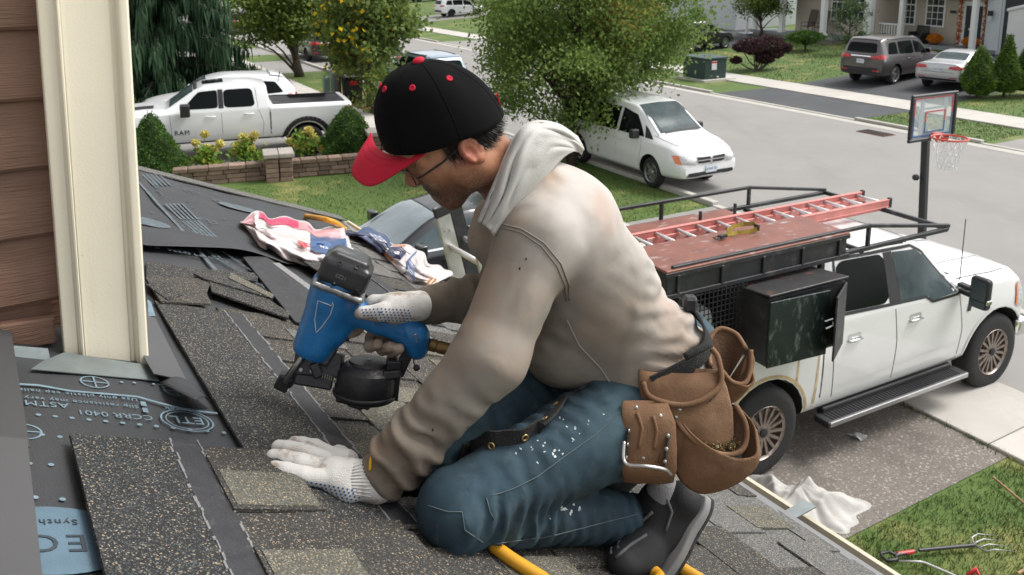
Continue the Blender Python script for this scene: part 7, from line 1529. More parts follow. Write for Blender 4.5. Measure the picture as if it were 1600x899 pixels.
for px, py, D_, r, col, fac in ((860, 262, 1.72, .07, (.27, .17, .10), .9), (800, 330, 1.66, .05, (.24, .17, .12), .6), (930, 330, 1.76, .06, (.40, .27, .21), .6), (1060, 470, 1.80, .07, (.36, .24, .18), .55), (790, 520, 1.60, .08, (.36, .33, .29), .6), (700, 690, 1.60, .05, (.12, .095, .07), .7), (980, 560, 1.74, .09, (.27, .23, .19), .6)): spot(M_hood, P(px, py, D_), r, col, fac)
layer(M_hood, (.33, .22, .15), 4.2, .52, .72, fac=.6); layer(M_hood, (.13, .105, .08), 3.1, .56, .78, fac=.6); layer(M_hood, (.13, .10, .075), 26, .70, .78, fac=.6)
# waistband / cuffs
sf = Surf(hoodie)
for pts, nm in (([(758, 352), (782, 350), (815, 358), (850, 380), (876, 412), (889, 446), (890, 470)], 'shoulder_seam'), ([(763, 357), (785, 356), (815, 364), (846, 385), (870, 416), (883, 448), (885, 470)], 'shoulder_seam'), ([(886, 500), (905, 540), (938, 575), (962, 610), (984, 655)], 'side_seam')):
    sf.line(pts, .0017).build(nm, mat('side_seam_thread', (.30, .275, .245), .95) if nm == 'side_seam' else mat('seam_thread', (.20, .175, .15), .95), hoodie, smooth=True)
b = MB(); 
for px, py, r in ((700, 705, .0035), (676, 672, .002), (730, 668, .002), (812, 420, .002), (822, 405, .0018)): sf.disc(b, px, py, r, .0004, 7, 1.5, .6)
o = b.build('small_hole', mat('hole_dark', (.02, .015, .012), .95), hoodie); o['kind'] = 'stuff'
# hood: a folded sheet lying round the neck and over the shoulders, lofted between four surveyed curves
hr = [[(750, 352, 1.77), (774, 300, 1.755), (796, 248, 1.75), (816, 210, 1.775), (842, 198, 1.82), (874, 204, 1.89), (898, 222, 1.94)],
      [(747, 346, 1.715), (767, 298, 1.70), (790, 243, 1.70), (812, 203, 1.725), (839, 190, 1.77), (873, 195, 1.84), (901, 214, 1.90)],
      [(757, 352, 1.69), (783, 305, 1.676), (808, 250, 1.676), (832, 212, 1.69), (857, 203, 1.74), (886, 207, 1.81), (908, 225, 1.875)],
      [(768, 363, 1.69), (798, 316, 1.684), (830, 263, 1.69), (855, 233, 1.72), (876, 223, 1.77), (896, 224, 1.83), (911, 234, 1.88)],
      [(777, 376, 1.725), (813, 332, 1.735), (851, 282, 1.75), (876, 250, 1.78), (893, 238, 1.82), (904, 238, 1.87), (908, 242, 1.91)]]
rows_ = [spline([P(*q) for q in r], 12) for r in hr]; cols_ = [spline([rows_[j][i] for j in range(5)], 12) for i in range(len(rows_[0]))]
def hoodp(u, v):
    i = min(len(cols_)-1, int(round(u*(len(cols_)-1)))); j = min(len(cols_[0])-1, int(round(v*(len(cols_[0])-1)))); p = cols_[i][j]; t = v*6.2832
    r = .0065*math.sin(2.2*t+1.8*math.sin(5*u)+2.5*u)*math.sin(math.pi*v)+.0045*math.sin(3.6*t-2.2*math.sin(7*u+1)-4*u)*math.sin(math.pi*v)+.004*math.sin(21*u+4*math.sin(3*v))*v*(1-v)*3*(.4+u)
    return p-ray(800, 250).normalized()*abs(r)*1.5
b = MB(); b.grid(hoodp, len(cols_)-1, len(cols_[0])-1); ho_ = b.build('hood', M_hoodl, hoodie, smooth=True, solid=.004); sh_ = Surf(ho_)
for v in (.27, .33): MB().tube([hoodp(i/60, v)-ray(800, 250).normalized()*.0006 for i in range(2, 59)], .0011, 5).build('hood_seam', mat('seam_thread', (.20, .175, .15), .95), ho_, smooth=True)
# ---- jeans
KL = np.array(R(716, 792, .078)); HL = jt(985, 652, 1.835); PEL = jt(1020, 612, 1.93); ANL = np.array(R(1006, 812, .085)); KRt = KL+np.array(SD)*.20+np.array(PD)*-.0+np.array((0, 0, .01)); HRt = HL+np.array(SD)*.20; ANR = ANL+np.array(SD)*.17
ap = np.array([KL, HL, PEL, ANL, KRt, HRt, ANR]); s = SDF(ap.min(0)-.17, ap.max(0)+.17, .0062)
nz = (.0030*vnoise(s.X, s.Y, s.Z, 20, 31, 2)).astype(np.float32)
tx = (HL-KL)/np.linalg.norm(HL-KL); qq = (s.X-KL[0])*tx[0]+(s.Y-KL[1])*tx[1]+(s.Z-KL[2])*tx[2]; wv = vnoise(s.X, s.Y, s.Z, 9, 33, 2); vv = s.Z-KL[2]
cre = shn = nz
s.cone(KL, HL, .074, .110, .022, disp=cre); s.cone(HL, PEL, .115, .13, .05, disp=nz); s.cone(KL, ANL, .068, .052, .018, disp=shn); s.cone(KRt, HRt, .074, .11, .03, disp=nz); s.cone(HRt, PEL, .11, .13, .05, disp=nz); s.cone(KRt, ANR, .068, .05, .022, disp=nz)
s.cone(PEL, jt(1050, 560, 1.95), .135, .12, .05); s.cone(KL+np.array(UP)*-.012, KL+np.array(PD)*.05-np.array(UP)*.02, .072, .07, .02)
s.cut(KL-np.array(RN)*.0775, -np.array(RN))
def jext(C, e):
    def seg(a, b): d = b-a; L = np.linalg.norm(d); d = d/L; t = ((C-a)@d)/L; r = np.linalg.norm(C-a-np.outer(t*L, d), axis=1); return d, t, r
    d, t, r = seg(KL, HL); x = (r < .16)*(.12+.24*np.clip((t-.45)*2.5, 0, 1))*(e@d)**2; d2, t2, r2 = seg(KL, ANL); lowr = (r2 < .085); return np.maximum(x, lowr*.36*(e@d2)**2)*np.clip(.75+1.1*vnoise(C[:, 0], C[:, 1], C[:, 2], 11, 52, 2), .15, 1.7)
jeans = wavy(s, 'jeans', M_jean, per, jext, it=280, lam=.20, goal=.0035, seed=9); sj = Surf(jeans)
M_thr = mat('pale_thread', (.085, .11, .12), .9)
for pts in ([(975, 640), (930, 680), (880, 715), (840, 745), (800, 765), (768, 775)], [(668, 790), (700, 800), (722, 800), (726, 828), (755, 848)], [(770, 850), (860, 838), (950, 815), (1012, 800)], [(760, 778), (766, 800), (772, 812)]): sj.line(pts, .0011).build('jean_seam', M_thr, jeans, smooth=True)
b = MB()
def splat(px, py, r):
    for _ in range(random.choice((1, 2, 3))):
        p, nn = sj.hit(px+random.gauss(0, 3), py+random.gauss(0, 3), .0003); x = nn.orthogonal().normalized(); y = nn.cross(x); n = 9; st_ = random.uniform(1, 2.4); an = random.uniform(0, 3); b.prism([p+(x*(math.cos(6.2832*i/n)*math.cos(an)*st_-math.sin(6.2832*i/n)*math.sin(an))+y*(math.cos(6.2832*i/n)*math.sin(an)*st_+math.sin(6.2832*i/n)*math.cos(an)))*r*random.uniform(.25, .8) for i in range(n)], nn*.0004)
for px, py, r in ((873, 655, .003), (885, 664, .004), (893, 690, .0032), (850, 700, .003), (866, 712, .005), (872, 706, .004), (905, 682, .0025), (838, 722, .0028), (895, 672, .003), (920, 660, .0022), (880, 795, .006), (888, 802, .008), (893, 790, .005), (858, 808, .003), (790, 690, .0025), (812, 705, .0025), (940, 650, .0022), (905, 795, .004), (830, 700, .002), (845, 688, .0025)): splat(px, py, r*.8)
b.build('paint_spots', mat('white_paint_spot', (.55, .58, .58), .7), jeans)['kind'] = 'stuff'
# ---- left glove, flat on the shingles
def RR(px, py, h): return np.array(R(px, py, h+.010))
wv_ = RR(588, 752, .045); pal = RR(530, 742, .035); s = SDF(np.minimum(wv_, RR(420, 720, 0))-.10, np.maximum(wv_, RR(430, 730, 0))+.11, .0028)
rib = None; s.cone(jt(604, 742, 1.665), wv_, .043, .040, .015); s.cone(wv_, RR(556, 748, .036), .040, .036, .02, flat=(np.array(RN), .82)); s.cone(RR(556, 748, .036), RR(528, 740, .034), .043, .041, .02, flat=(np.array(RN), .72)); s.cone(RR(545, 765, .026), RR(518, 754, .022), .026, .021, .012); s.cone(RR(540, 722, .030), RR(520, 716, .027), .026, .022, .012)
Fk = [((514, 749, .028), (474, 743, .026), (446, 736, .022), (429, 732, .018), .0165), ((508, 733, .031), (470, 723, .030), (444, 717, .024), (427, 714, .019), .0175), ((508, 719, .031), (474, 707, .030), (450, 702, .024), (435, 699, .018), .0170), ((514, 710, .029), (492, 699, .028), (472, 695, .022), (460, 692, .017), .0158)]
for k_ in Fk:
    pts = [RR(*q) for q in k_[:4]]; r = k_[4]; s.chain([(pts[0], r*1.08), (pts[1], r*1.05), (pts[2], r*1.0), (pts[3], r*.88)], .004)
s.chain([(RR(545, 722, .026), .019), (RR(528, 704, .024), .016), (RR(512, 697, .015), .013)], .012)
s.f = s.f+.0012*np.sin(6.2832*((s.X-wv_[0])*PD.x+(s.Y-wv_[1])*PD.y)/.0085)*0
spot(M_glove, R(440, 722, .02), .035, (.33, .235, .17), .75, 20); spot(M_glove, R(470, 715, .03), .03, (.36, .26, .19), .6, 25); gl_ = s.build('glove', M_glove, per, smooth_it=1)
sg_ = Surf(gl_)
b = MB()
for i in range(14):
    for j in range(7):
        px = 478+i*7+j*2.0; py = 748+j*5.2+i*1.3
        if py < 742+(px-470)*.20+6 or px > 562: continue
        sg_.disc(b, px, py, .0021, .0010, 7)
b.build('grip_dots', M_dot, gl_)['kind'] = 'stuff'
for k in range(11):      # knitted ribs of the cuff
    p0 = sg_.hit(548+3*abs(k-5)*.3, 726+k*4.6, .0004)[0]; p1 = sg_.hit(580, 716+k*6.0, .0004)[0]; pm = sg_.hit(566, 720+k*5.4, .0006)[0]; MB().tube([p0, pm, p1], .0016, 5).build('cuff_rib', M_glove, gl_, smooth=True)
MB().tube([np.array(P(582, 708, 1.64)), np.array(P(579, 720, 1.625)), np.array(P(578, 735, 1.615))], .003, 6).build('yellow_cuff_edge', mat('yellow_edging', (.70, .42, .01), .8), gl_, smooth=True)
# ---- right glove round the nail gun handle
GD = 1.97
HA, HB = jt(548, 492, GD), jt(657, 528, GD)
hd_ = (HB-HA)/np.linalg.norm(HB-HA); s = SDF(np.minimum(jt(540, 440, GD), jt(680, 560, GD))-.10, np.maximum(jt(540, 440, GD), jt(690, 560, GD))+.12, .0028)
s.cone(jt(652, 478, GD-.0), jt(618, 484, GD-.005), .034, .036, .015); s.cone(jt(618, 484, GD+.01), jt(580, 486, GD+.028), .034, .028, .02)
s.chain([(jt(622, 486, GD-.022), .024), (jt(590, 490, GD-.044), .017), (jt(562, 490, GD-.050), .0125)], .012)         # thumb over the near side
for (a, m_, c_, e_) in (((592, 497, .045), (580, 528, .048), (578, 541, .012), (590, 538, -.026)), ((608, 500, .045), (598, 532, .045), (598, 546, .010), (610, 542, -.028)), ((622, 505, .045), (615, 537, .042), (614, 549, .008), (624, 545, -.028)), ((578, 494, .045), (556, 516, .045), (538, 523, .015), (532, 519, -.012))):
    s.chain([(jt(a[0], a[1], GD+a[2]), .0145), (jt(m_[0], m_[1], GD+m_[2]), .0145), (jt(c_[0], c_[1], GD+c_[2]), .0145), (jt(e_[0], e_[1], GD+e_[2]), .0125)], .005)
gr_ = s.build('glove', M_gdirty, per, smooth_it=1)
s2 = SDF(np.minimum(jt(540, 440, GD), jt(680, 560, GD))-.08, np.maximum(jt(540, 440, GD), jt(690, 560, GD))+.10, .0028); s2.cone(jt(655, 478, GD-.0), jt(616, 483, GD-.005), .0355, .0375, .012); s2.chain([(jt(622, 485, GD-.023), .0255), (jt(596, 488, GD-.044), .019), (jt(566, 488, GD-.052), .0135)], .012); s2.cone(jt(616, 480, GD+.005), jt(585, 476, GD+.02), .030, .024, .015)
gw_ = s2.build('glove_back', M_glove, gr_, world=False, smooth_it=1); sgr = Surf(gw_); b = MB()
for i in range(13):
    for j in range(5): sgr.disc(b, 566+i*6+j*1.5, 483+j*4.4+abs(i-5)*.3, .0021, .0010, 6)
b.build('grip_dots', M_dot, gr_)['kind'] = 'stuff'
# ---- shoe, toes tucked under, sole to the rear
toe = np.array(R(975, 880, .035)); ball = np.array(R(1000, 868, .04)); heel = jt(1066, 782, 1.80); ank = jt(1030, 790, 1.82)
s = SDF(np.minimum(toe, heel)-.09, np.maximum(toe, heel)+.09, .0034)
s.chain([(toe, .036), (ball, .044), (jt(1035, 822, 1.81), .046), (heel, .040)], .02, flat=(LF, 1.0)); s.cone(jt(1035, 815, 1.81), ank, .047, .050, .02); s.f = s.f+.0016*vnoise(s.X, s.Y, s.Z, 60, 2, 2).astype(np.float32)
M_shoe = mat('black_shoe', (.009, .010, .011), .75, var=.3, vs=16, bump=.15, bs=400); M_sole = mat('grey_sole', (.24, .24, .24), .7, var=.15, vs=14); M_soled = mat('dark_outsole', (.025, .026, .028), .85, bump=.5, bs=60)
shoe = s.build('shoe', M_shoe, per, smooth_it=1); ss = Surf(shoe)
def solepts(off): return [np.array(q)+off for q in (jt(950, 873, 1.765), jt(985, 893, 1.775), jt(1018, 888, 1.785), jt(1042, 858, 1.79), jt(1062, 820, 1.80), jt(1082, 790, 1.81), jt(1090, 770, 1.82))]
z0 = np.zeros(3); off = np.array(DD)*.017-np.array(UP)*.004
sp_ = spline(solepts(z0), 6); n_ = len(sp_); ww = [.062+.032*math.sin(math.pi*min(1, (i+3)/n_*.95))-.010*math.sin(math.pi*min(1, i/n_*1.2)) for i in range(n_)]
band(sp_, ww, .024, fl=LFT).build('midsole', M_sole, shoe, bevel=.006, seg=3, auto=60); band([Vector(p)+Vector(off) for p in sp_], [w*.97 for w in ww], .014, fl=LFT).build('outsole', M_soled, shoe, bevel=.004, seg=2, auto=60)
s = SDF(ank-.09, ank+.09, .004); s.cone(jt(1040, 800, 1.80), jt(1036, 768, 1.81), .034, .036, .01); s.build('sock', M_sock, per, smooth_it=1)
for pts in ([(950, 862), (975, 838), (1000, 818), (1020, 800)], [(962, 872), (985, 852), (1010, 836)], [(1040, 775), (1050, 800), (1040, 830)]): ss.line(pts, .0035).build('shoe_overlay', mat('grey_shoe_trim', (.09, .095, .10), .7), shoe, smooth=True)
# far foot, mostly hidden
tr_ = toe+np.array(SD)*.2+np.array(PD)*.03; hr_ = heel+np.array(SD)*.16; s = SDF(np.minimum(tr_, hr_)-.08, np.maximum(tr_, hr_)+.08, .006); s.chain([(tr_, .036), ((tr_+hr_)/2, .045), (hr_, .04)], .02); s.build('shoe', M_shoe, per)
# ================================================================== TOOL BELT
tbelt = empty('tool_belt', P(1060, 640, 1.75), 0, 'worn tan leather tool belt with nail pouches on the roofer\'s hip', 'tool belt')
def tb_(b, n, m, **k): return b.build(n, m, tbelt, world=True, **k)
sj2 = Surf(jeans, hoodie)
pts = [sj2.hit(x, y, .008)[0]+Vector(LFT)*l for x, y, l in ((716, 707, .0), (735, 703, .002), (760, 697, .006), (785, 692, .008), (810, 688, .010), (832, 672, .012), (852, 652, .014), (872, 628, .014), (892, 608, .010), (915, 596, .004))]
st1 = spline(pts, 5); fl = [Vector((.25, 0, 1)) if i < len(st1)*.55 else Vector((.8, .1, .55)) for i in range(len(st1))]
belt = tb_(band(st1, .046, .005, fl=fl), 'web_strap', M_web, bevel=.001)
sb_ = Surf(belt)
for px, py in ((768, 697), (851, 655), (868, 632), (820, 684)):
    p, n = sb_.hit(px, py, .0004); b = MB(); b.lathe([(.0078, 0), (.0082, .0016), (.0058, .0026), (.0042, .001), (.0042, 0)], p, n, 16); b.build('grommet', M_brass, belt, smooth=True); b = MB(); b.lathe([(.004, .0006), (.0001, .0008)], p, n, 12); b.build('grommet_hole', mat('hole_dark', (.02, .015, .012), .95), belt)
pts = [P(1066, 474, 1.93), P(1084, 488, 1.87), P(1101, 512, 1.82), P(1106, 538, 1.785), P(1090, 562, 1.755), P(1060, 580, 1.74), P(1020, 600, 1.735)]
bb = tb_(band(spline(pts, 5), .034, .006, fl=(-.55, .05, 1)), 'waist_belt', M_web, bevel=.001)
b = MB(); b.tube(spline([P(1070, 558, 1.72), P(1090, 548, 1.725), P(1108, 538, 1.74)], 4), .008, 8); b.build('belt_loop', M_web, bb, smooth=True)
b = MB(); b.box(P(1078, 474, 1.86), (.03, .03, .035)); b.build('buckle', M_trim, bb, bevel=.006)
# leather: each pouch a sculpted shell with its own rim
OUT = (LFT*.80+PD*.45).normalized(); TAN = OUT.cross(UP).normalized()   # TAN points to the wearer's back (right in view)
if TAN.dot(Vector((1, 0, 0))) < 0: TAN = -TAN
BMx = Matrix((TAN, OUT, UP)).transposed()
def pouch(name, outline_px, D, depth, rim_px, wall=.006, open_=True, lean=0.0, sag=.5):
    """bag from its front outline: lofted rows from rim to bottom, bulging outward"""
    pass
def bag(name, rows, m=M_lea, closed=.0):
    """rows of (px_left, px_right, py, D, bulge): an outward bulging shell, back and front joined"""
    b = MB(); n = 22; vs = []; k = len(rows)
    for (xl, xr, y, D, bu) in rows:
        for i in range(n+1):
            f = i/n; a = math.pi*f; x = xl+(xr-xl)*(1-math.cos(a))/2; p = P(x, y+4*math.sin(a)*bu*20, D)+OUT*(bu*math.sin(a)**.8+.0025*math.sin(f*17+y*.13)*math.sin(a)); vs.append(p)
        for i in range(n-1, 0, -1):
            f = i/n; a = math.pi*f; x = xl+(xr-xl)*(1-math.cos(a))/2; vs.append(P(x, y, D)-OUT*.012*math.sin(a))
    w = 2*n; b.add(vs, [(i*w+j, i*w+(j+1) % w, (i+1)*w+(j+1) % w, (i+1)*w+j) for i in range(k-1) for j in range(w)]+[tuple((k-1)*w+j for j in range(w))])
    o = b.build(name, m, tbelt, world=True, smooth=True); sd = o.modifiers.new('s', 'SOLIDIFY'); sd.thickness = .004; sd.offset = 0; return o, vs[:n+1]
def rim(pts, r, parent, m=M_lea, name='rolled_rim'): MB().tube(pts, r, 8).build(name, m, parent, smooth=True)
def stitch(parent, S_, pts): S_.line(pts, .0013, 6).build('stitching', mat('brown_thread', (.05, .025, .012), .9), parent, smooth=True)
# upper apron under the belt
ap_, r0 = bag('upper_pouch', [(1000, 1120, 578, 1.745, .022), (1000, 1126, 600, 1.74, .040), (1004, 1128, 630, 1.735, .052), (1015, 1128, 670, 1.735, .056), (1030, 1122, 705, 1.735, .045), (1045, 1112, 730, 1.735, .02)])
S1 = Surf(ap_); rim(spline([S1.hit(x, y, .006)[0] for x, y in ((998, 600), (1015, 618), (1045, 630), (1075, 632), (1105, 620), (1125, 598))]+[P(1122, 560, 1.74), P(1112, 545, 1.75)], 5), .0060, ap_); stitch(ap_, S1, [(1003, 612), (1022, 630), (1050, 640), (1080, 641), (1106, 630), (1124, 612)])
def bag2(name, mouth, bottom, bul, m=M_lea, nu=34, nv=18):
    """front shell hung between the mouth line and the bottom line, bulging outward, with a dark inside behind"""
    mo = spline([P(*q[:3])+OUT*q[3] for q in mouth], 8); bo = spline([P(*q[:3]) for q in bottom], 8); g_ = np.random.default_rng(len(name))
    def at(c, f): x = f*(len(c)-1); i = min(int(x), len(c)-2); return c[i].lerp(c[i+1], x-i)
    def fn(u, v): p = at(mo, u).lerp(at(bo, u), v); return p+OUT*(bul*math.sin(math.pi*u)**.7*math.sin(math.pi*min(1, .18+.82*v))**.8*(1-.25*v)+.0030*math.sin(9*u+7*v+len(name))*math.sin(math.pi*u)+.0022*math.sin(23*u-5*v)*(1-v))
    b = MB(); b.grid(fn, nu, nv); o = b.build(name, m, tbelt, world=True, smooth=True, solid=.004); return o, mo
def inside(parent, mo, back, floor):
    bk = spline([P(*q) for q in back], 8); k = 30
    def at(c, f): x = f*(len(c)-1); i = min(int(x), len(c)-2); return c[i].lerp(c[i+1], x-i)
    fl_ = P(*floor); b = MB(); b.grid(lambda u, v: at(bk, u).lerp(fl_, v), k, 5); b.grid(lambda u, v: (at(mo, u)-OUT*.004).lerp(fl_, v), k, 5); b.build('pouch_inside', M_lead, parent, smooth=True)
    return bk
# far cup pouch at the back
cup, mo = bag2('rear_pouch', [(1110, 572, 1.80, .02), (1122, 592, 1.79, .03), (1142, 594, 1.79, .03), (1158, 574, 1.80, .02), (1166, 545, 1.81, .01)], [(1110, 585, 1.80), (1114, 620, 1.80), (1128, 634, 1.80), (1146, 618, 1.80), (1164, 562, 1.81)], .018)
bk = inside(cup, mo, [(1110, 572, 1.80), (1108, 535, 1.85), (1124, 514, 1.87), (1150, 522, 1.86), (1166, 545, 1.81)], (1134, 600, 1.83)); rim(mo, .0052, cup); rim(bk, .0052, cup)
# lower nail pouch with its open mouth
np_, mo = bag2('nail_pouch', [(1048, 640, 1.735, .0), (1054, 664, 1.72, .012), (1072, 690, 1.715, .028), (1100, 703, 1.712, .034), (1130, 702, 1.712, .030), (1152, 686, 1.715, .018), (1160, 660, 1.72, .006), (1150, 634, 1.735, .0)], [(1048, 655, 1.735), (1048, 700, 1.73), (1058, 745, 1.725), (1085, 768, 1.722), (1115, 768, 1.722), (1145, 745, 1.725), (1164, 700, 1.73), (1158, 645, 1.735)], .045)
bk = inside(np_, mo, [(1048, 640, 1.735), (1070, 634, 1.775), (1100, 630, 1.785), (1130, 628, 1.775), (1150, 634, 1.735)], (1108, 715, 1.74)); rim(mo, .0058, np_)
S2 = Surf(np_); stitch(np_, S2, [(1056, 690), (1080, 710), (1110, 718), (1140, 714), (1158, 700)]); stitch(np_, S2, [(1112, 722), (1100, 742), (1082, 764)]); stitch(np_, S2, [(1106, 722), (1094, 742), (1076, 762)])
nl = empty('loose_nails', P(1115, 690, 1.71), 0, 'small brass coloured nails heaped in the open leather pouch', 'nails'); b = MB()
for i in range(150):
    c_ = P(random.uniform(1084, 1142), random.uniform(686, 697), 1.722)+OUT*random.uniform(-.012, .020); d = Vector((random.gauss(0, 1), random.gauss(0, 1), random.gauss(0, .35))).normalized()*.013; b.tube([c_-d, c_+d], .0011, 4); b.lathe([(.003, 0), (.003, .001)], c_+d, d, 6)
b.build('nails', mat('brass_nail', (.33, .27, .15), .4, .85, var=.3, vs=60), nl, world=True)['kind'] = 'stuff'
# flat tool panel with pleats, straps, rivets and the steel hammer loop
pan, r1 = bag('tool_panel', [(974, 1040, 628, 1.715, .012), (973, 1050, 660, 1.705, .020), (972, 1052, 700, 1.70, .022), (973, 1052, 730, 1.70, .020), (976, 1050, 752, 1.70, .010)])
S3 = Surf(pan); stitch(pan, S3, [(983, 636), (980, 690), (983, 718), (1030, 722)]); stitch(pan, S3, [(1012, 660), (1010, 690), (1006, 718)]); stitch(pan, S3, [(1038, 662), (1034, 700), (1028, 720)])
for pts in ([(995, 645), (1003, 668), (998, 700)], [(1020, 650), (1026, 672), (1022, 702)]): S3.line(pts, .0042, 5, .001).build('pleat', M_lea, pan, smooth=True)
for (xa, ya, xb, yb) in ((983, 668, 978, 722), (1044, 676, 1038, 728)):
    q = spline([S3.hit(xa+(xb-xa)*t, ya+(yb-ya)*t, .005)[0] for t in (0, .35, .7, 1)], 4); o = band(q, .017, .003, fl=TAN).build('rivet_strap', M_web, pan)
    So = Surf(o)
    for t in (.1, .5, .88): p, n = So.hit(xa+(xb-xa)*t, ya+(yb-ya)*t, 0); b = MB(); b.lathe([(.0048, 0), (.0045, .0015), (.002, .0028), (.0003, .003)], p, n, 12); b.build('rivet', M_rivet, o, smooth=True)
for S_, pr, lst in ((S3, pan, ((994, 637), (1005, 716), (1032, 650))), (S1, ap_, ((1056, 652), (1062, 640))), (S2, np_, ((1060, 670),))):
    for px, py in lst: p, n = S_.hit(px, py, 0); b = MB(); b.lathe([(.005, 0), (.0047, .0015), (.002, .003), (.0003, .0032)], p, n, 12); b.build('rivet', M_rivet, pr, smooth=True)
b = MB(); b.tube(spline([P(975, 690, 1.67), P(974, 716, 1.655), P(982, 727, 1.645), P(1010, 729, 1.635), P(1038, 734, 1.645), P(1048, 742, 1.665)], 6), .0042, 8); b.build('hammer_loop', M_rivet, tbelt, world=True, smooth=True)
# ================================================================== COIL NAIL GUN
gun = empty('nail_gun', P(520, 520, GD), 0, 'blue and black pneumatic coil nail gun held by the kneeling roofer', 'nail gun')
M_gblue = mat('gun_blue', (.012, .145, .37), .42, var=.15, vs=9, bump=.12, bs=120); layer(M_gblue, (.16, .17, .18), 14, .66, .74, fac=.7); layer(M_gblue, (.006, .05, .13), 6, .58, .75, fac=.7)
M_gblk = mat('gun_black', (.016, .016, .018), .42, var=.3, vs=14, bump=.15, bs=120); layer(M_gblk, (.10, .10, .10), 18, .66, .74, fac=.6); M_galu = mat('cast_aluminium', (.30, .30, .30), .42, .85, var=.25, vs=16, bump=.2, bs=90); layer(M_galu, (.05, .045, .04), 14, .55, .70, fac=.6)
M_capk = mat('gun_cap_black', (.028, .029, .031), .33, var=.3, vs=9); layer(M_capk, (.16, .16, .16), 12, .62, .74, fac=.7)
gv = lambda px, py, dz=0: jt(px, py, GD+dz)
axg = gv(486, 548)-gv(537, 428); axg /= np.linalg.norm(axg); vw = np.array(ray(520, 500).normalized()); sx = np.cross(axg, vw); sx /= np.linalg.norm(sx)
if sx[0] < 0: sx = -sx
GMx = Matrix((Vector(sx), Vector(np.cross(axg, sx)), Vector(axg))).transposed()
def gs(*ps, h=.0032, m=.06): A_ = np.array(ps); return SDF(A_.min(0)-m, A_.max(0)+m, h)
def gb(s_, n, m, par=None, it=1): return s_.build(n, m, par or gun, world=(par is None), smooth_it=it)
s = gs(gv(480, 550), gv(560, 440), gv(665, 535)); s.cone(gv(524, 455), gv(492, 540), .056, .050, .01); s.cone(gv(524, 452), gv(518, 470), .059, .057, .006)
s.cone(gv(540, 485), gv(590, 502), .032, .026, .03); s.cone(gv(590, 502), gv(650, 525), .0265, .032, .02); s.cone(gv(640, 515), gv(652, 545), .028, .026, .02); s.cone(gv(525, 520), gv(545, 500), .03, .022, .02); s.cut(gv(488, 556), axg)
gbody = gb(s, 'housing', M_gblue)
s = gs(gv(548, 395), gv(525, 450), m=.09); s.box((gv(541, 424)), (.060, .058, .030), .014, .01, GMx); s.box(gv(545, 414), (.048, .048, .030), .014, .01, GMx); gcap = gb(s, 'head_cap', M_capk)
s = gs(gv(548, 395), gv(525, 450), m=.09); s.box(gv(531, 449), (.063, .061, .0085), .008, .004, GMx); s.box(gv(497, 446), (.008, .03, .03), .006, .004, GMx); gb(s, 'head_ring', M_galu)
S4 = Surf(gcap)
for px, py in ((531, 412), (558, 418), (522, 444), (556, 455)): p, n = S4.hit(px, py, .0); b = MB(); b.lathe([(.006, 0), (.006, .004), (.0035, .004), (.003, .002), (.0002, .002)], p-n*.001, n, 10); b.build('cap_screw', M_gblk, gcap)
b = MB(); ctr, n = S4.hit(532, 436, .0012); text('EZ21', .0125, M_galu, frame(ctr-Vector(sx)*.014, Vector(sx), -Vector(axg)), gcap, world=False)
SB = Surf(gbody)
SB.line([(497, 470), (518, 478), (520, 472), (521, 476), (516, 492), (502, 512), (494, 520), (492, 500), (497, 470)], .0011, 6).build('shield_mark', mat('silver_print', (.42, .47, .52), .4), gbody, smooth=True)
for k in range(7): SB.line([(580+k*1.2, 492+k*3.0), (632+k*1.0, 510+k*3.2)], .0011, 8).build('grip_ridge', M_gblue, gbody, smooth=True)
# nose, driver guide, feed arm, drum
b = MB(); b.bar(gv(490, 545), gv(447, 600), .030, .034, vw); b.bar(gv(450, 585), gv(438, 607), .034, .04, vw); b.bar(gv(500, 548), gv(520, 560), .05, .05, vw); b.build('nose_guide', M_gblk, gun, world=True, bevel=.005, seg=2)
b = MB(); b.tube([gv(478, 548, -.03), gv(446, 598, -.03)], .006, 8); b.tube([gv(440, 600), gv(437, 608)], [.015, .011], 10); b.build('contact_arm', M_galu, gun, world=True, smooth=True)
b = MB(); b.bar(gv(462, 566, -.0), gv(535, 572, .0), .055, .045, vw); b.bar(gv(462, 588, -.01), gv(520, 598, .0), .035, .035, vw); b.bar(gv(490, 568, -.03), gv(498, 590, -.03), .022, .018, vw); b.build('feed_door', M_gblk, gun, world=True, bevel=.004, seg=2)
for px, py in ((470, 578), (487, 580)): b = MB(); b.lathe([(.0045, 0), (.0045, .003), (.0002, .003)], gv(px, py, -.027), -vw, 10); b.build('bolt', M_galu, gun, world=True)
b = MB()
for k in range(12): b.tube([gv(505+k*3.4, 583+k*1.3, -.030), gv(504+k*3.4, 590+k*1.3, -.030)], .0013, 4)
b.build('nail_coil', mat('coil_nails', (.4, .38, .32), .35, .9), gun, world=True)['kind'] = 'stuff'
dax = gv(580, 552)-gv(572, 628); dax /= np.linalg.norm(dax); dc = gv(573, 600); 
b = MB(); b.lathe([(.060, -.036), (.068, -.032), (.074, -.010), (.074, .016), (.070, .034), (.056, .046), (.048, .050), (.046, .056), (.010, .058), (.0005, .058)], dc, dax, 44); drum = b.build('nail_drum', M_gblk, gun, world=True, auto=32)
b = MB(); b.lathe([(.0045, 0), (.0045, .002), (.0005, .002)], dc+dax*.058, dax, 12); b.build('drum_pin', M_galu, drum)
b = MB(); b.lathe([(.0755, -.004), (.0775, -.002), (.0775, .004), (.0755, .006)], dc-dax*.022, dax, 44); b.build('drum_rib', M_gblk, drum, smooth=True)
